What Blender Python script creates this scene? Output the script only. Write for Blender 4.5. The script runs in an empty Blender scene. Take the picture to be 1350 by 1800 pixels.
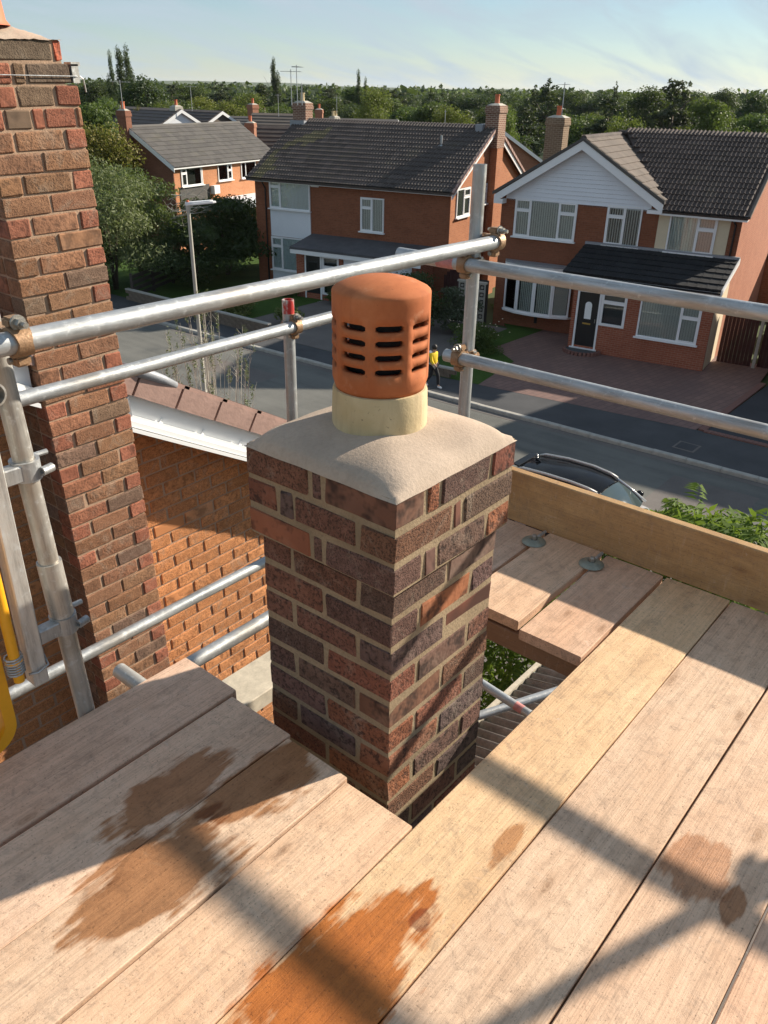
import bpy, bmesh, math, random
import numpy as np
from mathutils import Vector, Matrix, Quaternion
D = bpy.data
SC = bpy.context.scene
COL = SC.collection
rnd = random.Random(7)
R = math.radians

# ------------------------------------------------------------------ camera
EYE = 8.6                     # camera height above the street
F_PX, PITCH, ROLL, TH = 1427.16, 0.479294, 0.0187424, 0.688942
cp, sp = math.cos(PITCH), math.sin(PITCH)
def cam_to_world(x, y, z):    # x right, y ahead (level), z up  ->  world X (to the street), Y (along it)
    return Vector((x*math.sin(TH) + y*math.cos(TH), -x*math.cos(TH) + y*math.sin(TH), z))
_F = Vector((0, cp, -sp)); _R = Vector((1, 0, 0)); _U = Vector((0, sp, cp))
_R2 = _R*math.cos(ROLL) + _U*math.sin(ROLL); _U2 = _U*math.cos(ROLL) - _R*math.sin(ROLL)
FW, RT, UP = cam_to_world(*_F), cam_to_world(*_R2), cam_to_world(*_U2)
cam = D.cameras.new('camera'); camo = D.objects.new('camera', cam); COL.objects.link(camo)
cam.sensor_fit = 'VERTICAL'; cam.sensor_height = 24.0; cam.lens = F_PX/1800*24.0
cam.clip_start = 0.05; cam.clip_end = 9000
M4 = Matrix(((RT.x, UP.x, -FW.x, 0), (RT.y, UP.y, -FW.y, 0), (RT.z, UP.z, -FW.z, EYE), (0, 0, 0, 1)))
camo.matrix_world = M4
SC.camera = camo

# ------------------------------------------------------------------ light
SUN = Vector((1.0, -0.41, 0.54)).normalized()      # towards the sun
wd = D.worlds.new('World'); SC.world = wd; wd.use_nodes = True
wn = wd.node_tree; bg = wn.nodes['Background']
sky = wn.nodes.new('ShaderNodeTexSky'); sky.sky_type = 'NISHITA'; sky.sun_disc = False
sky.sun_elevation = math.asin(SUN.z); sky.sun_rotation = math.atan2(SUN.x, SUN.y)
sky.altitude = 50; sky.air_density = 1.0; sky.dust_density = 0.05; sky.ozone_density = 2.5
# thin high cloud drifting over the whole sky
tc = wn.nodes.new('ShaderNodeTexCoord')
sep = wn.nodes.new('ShaderNodeSeparateXYZ'); wn.links.new(tc.outputs['Generated'], sep.inputs[0])
zz = wn.nodes.new('ShaderNodeMath'); zz.operation = 'ADD'; zz.inputs[1].default_value = 0.22
za = wn.nodes.new('ShaderNodeMath'); za.operation = 'ABSOLUTE'
wn.links.new(sep.outputs[2], za.inputs[0]); wn.links.new(za.outputs[0], zz.inputs[0])
dx = wn.nodes.new('ShaderNodeMath'); dx.operation = 'DIVIDE'; dy = wn.nodes.new('ShaderNodeMath'); dy.operation = 'DIVIDE'
wn.links.new(sep.outputs[0], dx.inputs[0]); wn.links.new(zz.outputs[0], dx.inputs[1])
wn.links.new(sep.outputs[1], dy.inputs[0]); wn.links.new(zz.outputs[0], dy.inputs[1])
cmb = wn.nodes.new('ShaderNodeCombineXYZ'); wn.links.new(dx.outputs[0], cmb.inputs[0]); wn.links.new(dy.outputs[0], cmb.inputs[1])
mp = wn.nodes.new('ShaderNodeMapping'); mp.inputs['Rotation'].default_value = (0, 0, R(50)); mp.inputs['Scale'].default_value = (0.8, 2.6, 1)
wn.links.new(cmb.outputs[0], mp.inputs[0])
cn = wn.nodes.new('ShaderNodeTexNoise'); cn.inputs['Scale'].default_value = 1.7; cn.inputs['Detail'].default_value = 7; cn.inputs['Roughness'].default_value = 0.55; cn.inputs['Distortion'].default_value = 0.6
wn.links.new(mp.outputs[0], cn.inputs['Vector'])
cr = wn.nodes.new('ShaderNodeValToRGB'); cr.color_ramp.elements[0].position = 0.40; cr.color_ramp.elements[1].position = 0.68
cr.color_ramp.elements[0].color = (0.22, 0.22, 0.22, 1); cr.color_ramp.elements[1].color = (0.95, 0.95, 0.95, 1)
wn.links.new(cn.outputs['Fac'], cr.inputs[0])
cm = wn.nodes.new('ShaderNodeMix'); cm.data_type = 'RGBA'
wn.links.new(cr.outputs[0], cm.inputs[0]); wn.links.new(sky.outputs[0], cm.inputs[6]); cm.inputs[7].default_value = (5.3, 6.0, 6.5, 1)
ct = wn.nodes.new('ShaderNodeMix'); ct.data_type = 'RGBA'; ct.blend_type = 'MULTIPLY'; ct.inputs[0].default_value = 1.0; ct.inputs[7].default_value = (0.77, 0.82, 0.86, 1)
wn.links.new(cm.outputs[2], ct.inputs[6]); wn.links.new(ct.outputs[2], bg.inputs['Color'])
bg.inputs['Strength'].default_value = 0.072
sl = D.lights.new('sun', 'SUN'); sl.energy = 5.0; sl.angle = R(0.9); sl.color = (1.0, 0.90, 0.76)
so = D.objects.new('sun', sl); COL.objects.link(so); so.rotation_euler = SUN.to_track_quat('Z', 'Y').to_euler(); so.location = (30, -20, 40)
SC.view_settings.view_transform = 'Standard'; SC.view_settings.look = 'None'
SC.view_settings.gamma = 1.0; SC.view_settings.use_curve_mapping = False
SC.view_settings.exposure = 0.84
SC.render.engine = 'CYCLES'; SC.cycles.use_denoising = True
SC.cycles.max_bounces = 6; SC.cycles.transparent_max_bounces = 12; SC.cycles.glossy_bounces = 3

# ------------------------------------------------------------------ helpers: tags, points
def tag(o, label=None, cat=None, group=None, kind=None):
    if label: o['label'] = label
    if cat: o['category'] = cat
    if group: o['group'] = group
    if kind: o['kind'] = kind
    return o
def empty(name, loc=(0, 0, 0), rz=0.0, parent=None):
    o = D.objects.new(name, None); COL.objects.link(o); o.location = loc; o.rotation_euler = (0, 0, rz)
    o.empty_display_size = 0.1
    if parent: o.parent = parent
    return o
def raydir(px, py):
    return FW + RT*((px-675)/F_PX) + UP*((900-py)/F_PX)
def at_dist(px, py, dist):            # point at a level distance from the viewpoint
    d = raydir(px, py); k = dist/math.hypot(d.x, d.y)
    return Vector((d.x*k, d.y*k, EYE + d.z*k))
def at_z(px, py, z):
    d = raydir(px, py); k = (z-EYE)/d.z
    return Vector((d.x*k, d.y*k, z))

class MB:
    """collects geometry for ONE mesh object"""
    def __init__(s): s.v = []; s.f = []
    def add(s, vs, fs):
        o = len(s.v); s.v += [tuple(p) for p in vs]; s.f += [tuple(i+o for i in f) for f in fs]
        return s
    def box(s, x0, x1, y0, y1, z0, z1):
        return s.add([(x0,y0,z0),(x1,y0,z0),(x1,y1,z0),(x0,y1,z0),(x0,y0,z1),(x1,y0,z1),(x1,y1,z1),(x0,y1,z1)],
                     [(0,3,2,1),(4,5,6,7),(0,1,5,4),(1,2,6,5),(2,3,7,6),(3,0,4,7)])
    def prism(s, pts, ax, lo, hi):    # polygon in the two other axes, extruded along ax
        def P(p, h):
            if ax == 0: return (h, p[0], p[1])
            if ax == 1: return (p[0], h, p[1])
            return (p[0], p[1], h)
        n = len(pts)
        return s.add([P(p, lo) for p in pts]+[P(p, hi) for p in pts],
                     [tuple(range(n-1, -1, -1)), tuple(range(n, 2*n))]+[(i, (i+1) % n, n+(i+1) % n, n+i) for i in range(n)])
    def hull8(s, a, b):               # two quads (lists of 4 points) joined
        return s.add(list(a)+list(b), [(3,2,1,0),(4,5,6,7),(0,1,5,4),(1,2,6,5),(2,3,7,6),(3,0,4,7)])
    def tube(s, p0, p1, r0, r1=None, n=10, cap=True, inner=0.0):
        p0 = Vector(p0); p1 = Vector(p1); r1 = r0 if r1 is None else r1
        d = (p1-p0); q = d.to_track_quat('Z', 'Y'); vs = []
        rings = [(p0, r0), (p1, r1)]
        if inner: rings += [(p1, inner), (p0, inner)]
        for c, r in rings:
            for i in range(n):
                a = 2*math.pi*i/n; vs.append(c + q @ Vector((math.cos(a)*r, math.sin(a)*r, 0)))
        fs = []
        k = len(rings)
        for j in range(k if inner else 1):
            j2 = (j+1) % k
            for i in range(n): fs.append((j*n+i, j*n+(i+1) % n, j2*n+(i+1) % n, j2*n+i))
        if cap and not inner:
            fs += [tuple(range(n-1, -1, -1)), tuple(range(n, 2*n))]
        return s.add(vs, fs)
    def path(s, pts, rs, n=7):        # tapered tube along a polyline
        pts = [Vector(p) for p in pts]; vs = []; fs = []
        for i, p in enumerate(pts):
            d = (pts[min(i+1, len(pts)-1)]-pts[max(i-1, 0)]).normalized(); q = d.to_track_quat('Z', 'Y')
            r = rs[i] if isinstance(rs, (list, tuple)) else rs
            for k in range(n):
                a = 2*math.pi*k/n; vs.append(p + q @ Vector((math.cos(a)*r, math.sin(a)*r, 0)))
        for i in range(len(pts)-1):
            for k in range(n): fs.append((i*n+k, i*n+(k+1) % n, (i+1)*n+(k+1) % n, (i+1)*n+k))
        fs += [tuple(range(n-1, -1, -1)), tuple(range((len(pts)-1)*n, len(pts)*n))]
        return s.add(vs, fs)
    def lathe(s, prof, n=24, c=(0, 0, 0), closed=False):   # prof: (r, z)
        vs = []; fs = []; m = len(prof)
        for i in range(n):
            a = 2*math.pi*i/n
            for r, z in prof: vs.append((c[0]+r*math.cos(a), c[1]+r*math.sin(a), c[2]+z))
        for i in range(n):
            j = (i+1) % n
            for k in range(m if closed else m-1):
                k2 = (k+1) % m; fs.append((i*m+k, j*m+k, j*m+k2, i*m+k2))
        return s.add(vs, fs)
    def mesh(s, name, mat, smooth=False):
        me = D.meshes.new(name); me.from_pydata(s.v, [], s.f); me.validate()
        if mat: me.materials.append(mat)
        if smooth: me.polygons.foreach_set('use_smooth', [True]*len(me.polygons))
        me.update(); return me
    def build(s, name, mat, parent=None, smooth=False, bevel=0.0, seg=1, loc=None, auto=None):
        o = D.objects.new(name, s.mesh(name, mat, smooth)); COL.objects.link(o)
        if parent: o.parent = parent
        if loc: o.location = loc
        bm = bmesh.new(); bm.from_mesh(o.data)
        if auto is not None: bmesh.ops.remove_doubles(bm, verts=bm.verts, dist=1e-5)
        bmesh.ops.recalc_face_normals(bm, faces=bm.faces)
        if bevel:
            bmesh.ops.bevel(bm, geom=[e for e in bm.edges if len(e.link_faces) == 2 and e.calc_face_angle(0) > 0.5], offset=bevel, segments=seg, affect='EDGES', clamp_overlap=True)
        bm.to_mesh(o.data); bm.free()
        if auto is not None: o.data.set_sharp_from_angle(angle=R(auto)); o.data.polygons.foreach_set('use_smooth', [True]*len(o.data.polygons))
        return o
def inst(mesh, name, parent=None, loc=(0, 0, 0), rot=(0, 0, 0), scale=(1, 1, 1), color=None, mtx=None):
    o = D.objects.new(name, mesh); COL.objects.link(o)
    if parent: o.parent = parent
    if mtx is not None: o.matrix_local = mtx
    else: o.location = loc; o.rotation_euler = rot; o.scale = scale
    if color: o.color = (color[0], color[1], color[2], 1)
    return o
def copy_tree(o, parent=None):
    c = o.copy(); COL.objects.link(c); c.parent = parent
    for ch in list(o.children): copy_tree(ch, c)
    return c

# ------------------------------------------------------------------ helpers: materials
def newmat(name):
    m = D.materials.new(name); m.use_nodes = True; nt = m.node_tree
    return m, nt, nt.nodes['Principled BSDF']
def nd(nt, t, inp=None, **kw):
    n = nt.nodes.new(t)
    for k, v in kw.items(): setattr(n, k, v)
    if inp:
        for k, v in inp.items():
            if isinstance(v, bpy.types.NodeSocket): nt.links.new(v, n.inputs[k])
            else: n.inputs[k].default_value = v
    return n
def mix(nt, fac, a, b, blend='MIX'):
    n = nt.nodes.new('ShaderNodeMix'); n.data_type = 'RGBA'; n.blend_type = blend
    for i, v in ((0, fac), (6, a), (7, b)):
        if isinstance(v, bpy.types.NodeSocket): nt.links.new(v, n.inputs[i])
        elif i == 0: n.inputs[0].default_value = v
        else: n.inputs[i].default_value = (v[0], v[1], v[2], 1)
    return n.outputs[2]
def mth(nt, op, a, b=None, c=None, clamp=False):
    n = nt.nodes.new('ShaderNodeMath'); n.operation = op; n.use_clamp = clamp
    for i, v in enumerate((a, b, c)):
        if v is None: continue
        if isinstance(v, bpy.types.NodeSocket): nt.links.new(v, n.inputs[i])
        else: n.inputs[i].default_value = v
    return n.outputs[0]
def ramp(nt, fac, stops, interp='LINEAR'):
    n = nt.nodes.new('ShaderNodeValToRGB'); nt.links.new(fac, n.inputs[0]); cr = n.color_ramp; cr.interpolation = interp
    while len(cr.elements) < len(stops): cr.elements.new(0.5)
    for e, (p, c) in zip(cr.elements, stops):
        e.position = p; e.color = (c, c, c, 1) if isinstance(c, (int, float)) else (c[0], c[1], c[2], 1)
    return n.outputs[0]
def coord(nt, which='Object', scale=(1, 1, 1), loc=(0, 0, 0), rot=(0, 0, 0)):
    t = nt.nodes.new('ShaderNodeTexCoord')
    return nd(nt, 'ShaderNodeMapping', {'Vector': t.outputs[which], 'Scale': scale, 'Location': loc, 'Rotation': rot}).outputs[0]
def noise(nt, vec, scale, detail=4, rough=0.55, dist=0.0):
    return nd(nt, 'ShaderNodeTexNoise', {'Vector': vec, 'Scale': scale, 'Detail': detail, 'Roughness': rough, 'Distortion': dist}).outputs['Fac']
def bump(nt, bsdf, h, strength=0.3, dist=0.01):
    b = nd(nt, 'ShaderNodeBump', {'Height': h, 'Strength': strength, 'Distance': dist})
    nt.links.new(b.outputs[0], bsdf.inputs['Normal'])
def setc(nt, bsdf, col, rough=0.8, metal=0.0, spec=None):
    if isinstance(col, bpy.types.NodeSocket): nt.links.new(col, bsdf.inputs['Base Color'])
    else: bsdf.inputs['Base Color'].default_value = (col[0], col[1], col[2], 1)
    if isinstance(rough, bpy.types.NodeSocket): nt.links.new(rough, bsdf.inputs['Roughness'])
    else: bsdf.inputs['Roughness'].default_value = rough
    bsdf.inputs['Metallic'].default_value = metal
    if spec is not None: bsdf.inputs['Specular IOR Level'].default_value = spec

def m_plain(name, col, rough=0.7, metal=0.0, var=0.15, scale=12, bmp=0.0, spec=None, stretch=(1, 1, 1)):
    m, nt, b = newmat(name); v = coord(nt, scale=stretch)
    n1 = noise(nt, v, scale, 5, 0.6); n2 = noise(nt, v, scale*7, 3, 0.6)
    f = mth(nt, 'ADD', mth(nt, 'MULTIPLY', n1, 0.7), mth(nt, 'MULTIPLY', n2, 0.3))
    lo = [c*(1-var) for c in col]; hi = [min(1, c*(1+var)) for c in col]
    setc(nt, b, ramp(nt, f, [(0.3, lo), (0.7, hi)]), rough, metal, spec)
    if bmp: bump(nt, b, n2, bmp, 0.01)
    return m

def m_brick_piece(name, speck=0.35, bstr=0.6, sc=1.0):
    """a single brick; its own colour comes from the object"""
    m, nt, b = newmat(name); oi = nt.nodes.new('ShaderNodeObjectInfo')
    off = nd(nt, 'ShaderNodeCombineXYZ', {0: oi.outputs['Random'], 1: oi.outputs['Random'], 2: oi.outputs['Random']})
    t = nt.nodes.new('ShaderNodeTexCoord')
    v = nd(nt, 'ShaderNodeVectorMath', {0: t.outputs['Object'], 1: off.outputs[0]}, operation='MULTIPLY_ADD')
    v.inputs[1].default_value = (1, 1, 1); nt.links.new(off.outputs[0], v.inputs[2])
    vec = v.outputs[0]
    big = noise(nt, vec, 9*sc, 4, 0.6); mid = noise(nt, vec, 45*sc, 4, 0.7); fine = noise(nt, vec, 190*sc, 3, 0.75)
    dk = mix(nt, 1.0, oi.outputs['Color'], (0.42, 0.36, 0.34), 'MULTIPLY'); lt = mix(nt, 1.0, oi.outputs['Color'], (1.55, 1.6, 1.6), 'MULTIPLY')
    c = mix(nt, mth(nt, 'MULTIPLY', big, 0.45), oi.outputs['Color'], dk)
    c = mix(nt, ramp(nt, mid, [(0.42, 0.0), (0.72, 0.6)]), c, lt)
    sm = noise(nt, vec, 13*sc, 5, 0.7, 0.8)
    c = mix(nt, ramp(nt, sm, [(0.54, 0.0), (0.70, 0.42)]), c, (0.36, 0.30, 0.23))
    c = mix(nt, ramp(nt, sm, [(0.30, 0.45), (0.42, 0.0)]), c, dk)
    c = mix(nt, ramp(nt, fine, [(0.38, speck), (0.52, 0.0)]), c, (0.025, 0.018, 0.016))
    setc(nt, b, c, 0.9, 0, 0.25)
    h = mth(nt, 'ADD', mth(nt, 'MULTIPLY', mid, 0.5), fine)
    bump(nt, b, h, bstr, 0.006)
    return m
def m_mortar(name, col, dark=0.6, speck=0.5):
    m, nt, b = newmat(name); v = coord(nt)
    n1 = noise(nt, v, 7, 4); n2 = noise(nt, v, 110, 4, 0.7)
    c = mix(nt, ramp(nt, n1, [(0.35, 0), (0.7, 0.6)]), col, [x*dark for x in col])
    c = mix(nt, ramp(nt, n2, [(0.35, speck), (0.55, 0)]), c, [x*0.55 for x in col])
    setc(nt, b, c, 0.95, 0, 0.15); bump(nt, b, n2, 0.3+speck*0.6, 0.004)
    return m
def m_brickwall(name, c1, c2, mort, bw=0.225, rh=0.075, ms=0.008, bmp=0.25):
    m, nt, b = newmat(name); t = nt.nodes.new('ShaderNodeTexCoord')
    s = nd(nt, 'ShaderNodeSeparateXYZ', {0: t.outputs['Object']})
    xy = mth(nt, 'ADD', s.outputs[0], s.outputs[1])
    cb = nd(nt, 'ShaderNodeCombineXYZ', {0: xy, 1: s.outputs[2]})
    br = nd(nt, 'ShaderNodeTexBrick', {'Vector': cb.outputs[0], 'Scale': 1.0, 'Brick Width': bw, 'Row Height': rh, 'Mortar Size': ms, 'Mortar Smooth': 0.2, 'Bias': 0.0,
                                       'Color1': (*c1, 1), 'Color2': (*c2, 1), 'Mortar': (*mort, 1)})
    n1 = noise(nt, t.outputs['Object'], 1.3, 5, 0.6); n2 = noise(nt, t.outputs['Object'], 14, 3)
    c = mix(nt, ramp(nt, n1, [(0.35, 0.0), (0.75, 0.35)]), br.outputs['Color'], [x*0.55 for x in c1])
    c = mix(nt, ramp(nt, n2, [(0.4, 0.0), (0.75, 0.3)]), c, [min(1, x*1.5) for x in c2])
    setc(nt, b, c, 0.9, 0, 0.2)
    bump(nt, b, mth(nt, 'SUBTRACT', 1.0, br.outputs['Fac']), bmp, 0.01)
    return m
def m_galv(name, tint=(0.40, 0.41, 0.41), rust=0.16):
    m, nt, b = newmat(name); oi = nt.nodes.new('ShaderNodeObjectInfo')
    v = coord(nt, scale=(1, 1, 0.12)); v2 = coord(nt)
    n1 = noise(nt, v, 45, 6, 0.72); n2 = noise(nt, v2, 42, 5, 0.7); n3 = noise(nt, v2, 3.0, 4, 0.6)
    c = ramp(nt, n1, [(0.28, [x*0.55 for x in tint]), (0.48, tint), (0.75, [min(1, x*1.35) for x in tint])])
    c = mix(nt, ramp(nt, n2, [(0.56, 0), (0.68, 0.6)]), c, (0.66, 0.68, 0.68))
    c = mix(nt, ramp(nt, n3, [(0.5, 0), (0.75, rust*3)]), c, (0.30, 0.22, 0.13))
    setc(nt, b, c, ramp(nt, n2, [(0.3, 0.36), (0.7, 0.58)]), 0.6)
    bump(nt, b, n1, 0.25, 0.004)
    return m
def m_leaf(name, c1, c2, trans=0.35, rough=0.6, vscale=0.9):
    m = D.materials.new(name); m.use_nodes = True; nt = m.node_tree; nt.nodes.clear()
    out = nt.nodes.new('ShaderNodeOutputMaterial'); oi = nt.nodes.new('ShaderNodeObjectInfo')
    g = nt.nodes.new('ShaderNodeNewGeometry')
    n1 = noise(nt, g.outputs['Position'], vscale, 4, 0.6)
    rn = ramp(nt, g.outputs['Random Per Island'], [(0, 0), (1, 1)])
    f = mth(nt, 'ADD', mth(nt, 'MULTIPLY', n1, 0.6), mth(nt, 'MULTIPLY', rn, 0.4))
    c = ramp(nt, f, [(0.25, c1), (0.75, c2)])
    c = mix(nt, 0.85, c, mix(nt, 1.0, c, oi.outputs['Color'], 'MULTIPLY'))
    d = nd(nt, 'ShaderNodeBsdfPrincipled', {'Base Color': c, 'Roughness': rough, 'Specular IOR Level': 0.3})
    tr = nd(nt, 'ShaderNodeBsdfTranslucent', {'Color': mix(nt, 0.5, c, (0.20, 0.28, 0.03))})
    mx = nd(nt, 'ShaderNodeMixShader', {0: trans}); nt.links.new(d.outputs[0], mx.inputs[1]); nt.links.new(tr.outputs[0], mx.inputs[2])
    nt.links.new(mx.outputs[0], out.inputs[0])
    return m
def m_glass(name, tint=(0.86, 0.90, 0.90), refl=0.03):
    m = D.materials.new(name); m.use_nodes = True; nt = m.node_tree; nt.nodes.clear()
    out = nt.nodes.new('ShaderNodeOutputMaterial')
    fr = nd(nt, 'ShaderNodeFresnel', {'IOR': 1.5})
    fa = mth(nt, 'ADD', fr.outputs[0], refl, clamp=True)
    t = nd(nt, 'ShaderNodeBsdfTransparent', {'Color': (*tint, 1)}); gl = nd(nt, 'ShaderNodeBsdfGlossy', {'Color': (0.9, 0.95, 1, 1), 'Roughness': 0.02})
    mx = nd(nt, 'ShaderNodeMixShader', {0: fa}); nt.links.new(t.outputs[0], mx.inputs[1]); nt.links.new(gl.outputs[0], mx.inputs[2])
    nt.links.new(mx.outputs[0], out.inputs[0]); return m
# ------------------------------------------------------------------ materials
def m_wood(name, c_lo, c_hi, stains=(), fresh=0.0):
    m, nt, b = newmat(name); oi = nt.nodes.new('ShaderNodeObjectInfo')
    t = nt.nodes.new('ShaderNodeTexCoord')
    sh = nd(nt, 'ShaderNodeCombineXYZ', {0: mth(nt, 'MULTIPLY', oi.outputs['Random'], 37.0), 1: mth(nt, 'MULTIPLY', oi.outputs['Random'], 11.0), 2: oi.outputs['Random']})
    vv = nd(nt, 'ShaderNodeVectorMath', {0: t.outputs['Object'], 1: sh.outputs[0]}, operation='ADD').outputs[0]
    def mp(s): return nd(nt, 'ShaderNodeMapping', {'Vector': vv, 'Scale': s}).outputs[0]
    warp = noise(nt, mp((2.0, 5, 5)), 1.0, 3)
    # knots
    s0 = nd(nt, 'ShaderNodeSeparateXYZ', {0: vv})
    kv = nd(nt, 'ShaderNodeCombineXYZ', {0: mth(nt, 'MULTIPLY', s0.outputs[0], 2.3), 1: mth(nt, 'MULTIPLY', mth(nt, 'ADD', s0.outputs[1], s0.outputs[2]), 6.0)})
    vo = nd(nt, 'ShaderNodeTexVoronoi', {'Vector': kv.outputs[0], 'Scale': 1.0, 'Randomness': 1.0}, voronoi_dimensions='2D')
    kd = mth(nt, 'ADD', vo.outputs['Distance'], mth(nt, 'MULTIPLY', mth(nt, 'SUBTRACT', noise(nt, vv, 55, 3, 0.6), 0.5), 0.05))
    gate = ramp(nt, nd(nt, 'ShaderNodeSeparateColor', {0: vo.outputs['Color']}).outputs[0], [(0.66, 0.0), (0.70, 1.0)])
    knot = mth(nt, 'MULTIPLY', gate, ramp(nt, kd, [(0.018, 1.0), (0.030, 0.55), (0.046, 0.85), (0.058, 0.35), (0.16, 0.0)]))
    # growth rings running along the board and bending round the knots
    s = nd(nt, 'ShaderNodeSeparateXYZ', {0: vv})
    g0 = mth(nt, 'ADD', mth(nt, 'MULTIPLY', mth(nt, 'ADD', s.outputs[1], s.outputs[2]), 95.0), mth(nt, 'MULTIPLY', warp, 26.0))
    g0 = mth(nt, 'ADD', g0, mth(nt, 'MULTIPLY', mth(nt, 'MULTIPLY', gate, ramp(nt, vo.outputs['Distance'], [(0.0, 1.0), (0.35, 0.0)])), 14.0))
    ring = mth(nt, 'MULTIPLY_ADD', mth(nt, 'SINE', g0), 0.5, 0.5)
    fib = noise(nt, mp((2.2, 240, 240)), 1.0, 5, 0.7); mott = noise(nt, vv, 34, 5, 0.7, 0.6); fig = noise(nt, mp((3.0, 22, 22)), 1.0, 5, 0.6, 0.8); blot = noise(nt, mp((2.2, 6, 6)), 1.0, 5, 0.65, 0.4)
    cross = noise(nt, mp((60, 9, 9)), 1.0, 4, 0.7); fine = noise(nt, vv, 160, 4, 0.75); scuff = noise(nt, vv, 16, 6, 0.75, 1.2)
    base = mix(nt, ramp(nt, blot, [(0.3, 0), (0.7, 1)]), c_lo, c_hi)
    base = mix(nt, 1.0, base, oi.outputs['Color'], 'MULTIPLY')
    base = mix(nt, mth(nt, 'MULTIPLY', ring, 0.20), base, mix(nt, 0.55, base, (0.17, 0.095, 0.05)))
    base = mix(nt, ramp(nt, fib, [(0.36, 0.42), (0.54, 0.0)]), base, mix(nt, 0.65, base, (0.16, 0.10, 0.065)))
    base = mix(nt, ramp(nt, mott, [(0.36, 0.45), (0.5, 0.0)]), base, mix(nt, 0.5, base, (0.20, 0.13, 0.09)))
    base = mix(nt, ramp(nt, fig, [(0.34, 0.38), (0.48, 0.0)]), base, mix(nt, 0.5, base, (0.30, 0.18, 0.11)))
    base = mix(nt, ramp(nt, cross, [(0.56, 0.0), (0.76, 0.35)]), base, mix(nt, 0.5, base, (0.70, 0.58, 0.46)))
    base = mix(nt, ramp(nt, scuff, [(0.54, 0.0), (0.66, 0.55)]), base, mix(nt, 0.6, base, (0.22, 0.16, 0.12)))
    base = mix(nt, ramp(nt, scuff, [(0.26, 0.5), (0.38, 0.0)]), base, (0.66, 0.56, 0.47))
    base = mix(nt, ramp(nt, fine, [(0.31, 0.75), (0.42, 0.0)]), base, (0.14, 0.09, 0.06))
    base = mix(nt, mth(nt, 'MULTIPLY', knot, 0.85), base, mix(nt, 0.35, (0.20, 0.095, 0.04), base))
    rough = 0.82
    wet = None
    if stains:
        g = nt.nodes.new('ShaderNodeNewGeometry'); sp_ = nd(nt, 'ShaderNodeSeparateXYZ', {0: g.outputs['Position']})
        na = noise(nt, nd(nt, 'ShaderNodeMapping', {'Vector': g.outputs['Position'], 'Scale': (4, 48, 1)}).outputs[0], 1.0, 4, 0.65)
        nb = noise(nt, nd(nt, 'ShaderNodeMapping', {'Vector': g.outputs['Position'], 'Scale': (9, 13, 1)}).outputs[0], 1.0, 3, 0.5)
        wob = mth(nt, 'ADD', mth(nt, 'MULTIPLY', mth(nt, 'SUBTRACT', na, 0.5), 0.85), mth(nt, 'MULTIPLY', mth(nt, 'SUBTRACT', nb, 0.5), 1.4))
        for cu, cv, ru, rv, colr, amt in stains:
            a = mth(nt, 'DIVIDE', mth(nt, 'SUBTRACT', sp_.outputs[0], cu), ru); c_ = mth(nt, 'DIVIDE', mth(nt, 'SUBTRACT', sp_.outputs[1], cv), rv)
            dd = mth(nt, 'SQRT', mth(nt, 'ADD', mth(nt, 'MULTIPLY', a, a), mth(nt, 'MULTIPLY', c_, c_)))
            k = ramp(nt, mth(nt, 'MULTIPLY', mth(nt, 'ADD', dd, wob), 0.5), [(0.44, amt), (0.54, 0.0)])
            tint = mix(nt, 1.0, base, (*colr,), 'MULTIPLY')
            base = mix(nt, k, base, tint)
            wet = k if wet is None else mth(nt, 'MAXIMUM', wet, k)
        rough = mth(nt, 'SUBTRACT', 0.82, mth(nt, 'MULTIPLY', wet, 0.30))
    setc(nt, b, base, rough, 0, 0.3)
    h = mth(nt, 'ADD', mth(nt, 'MULTIPLY', fib, 0.8), mth(nt, 'ADD', mth(nt, 'MULTIPLY', fine, 0.4), mth(nt, 'MULTIPLY', scuff, 0.5)))
    bump(nt, b, h, 0.45, 0.004)
    return m
WET = (0.50, 0.33, 0.20); ORG = (0.62, 0.30, 0.11)
stain_list = [(0.81, 1.315, 0.17, 0.075, WET, 0.95), (0.95, 1.155, 0.17, 0.085, WET, 0.95), (0.62, 1.14, 0.19, 0.115, WET, 0.95),
              (0.69, 0.675, 0.26, 0.118, ORG, 1.0), (1.42, 0.245, 0.10, 0.075, (0.62, 0.42, 0.28), 0.85), (1.37, 0.15, 0.06, 0.02, (0.55, 0.35, 0.2), 0.85),
              (1.20, 0.600, 0.07, 0.025, (0.6, 0.38, 0.2), 0.8), (0.91, 0.632, 0.03, 0.02, (0.5, 0.3, 0.2), 0.8), (0.33, 0.42, 0.2, 0.06, WET, 0.8)]
mt = {}
mt['board'] = m_wood('board_wood', (0.68, 0.455, 0.305), (0.78, 0.575, 0.415), stain_list)
mt['toe'] = m_wood('toe_wood', (0.37, 0.205, 0.080), (0.56, 0.36, 0.17))
mt['bearer'] = m_wood('bearer_wood', (0.25, 0.15, 0.09), (0.33, 0.21, 0.13))
mt['brick'] = m_brick_piece('dark_rustic_brick', 0.75, 1.0)
mt['brick2'] = m_brick_piece('brown_rustic_brick', 0.45, 0.9)
mt['mortar'] = m_mortar('chimney_mortar', (0.345, 0.262, 0.168), 0.5)
mt['mortar2'] = m_mortar('neighbour_mortar', (0.48, 0.325, 0.22))
mt['flaunch'] = m_mortar('flaunching_mortar', (0.50, 0.395, 0.305), 0.62, 0.25)
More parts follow.
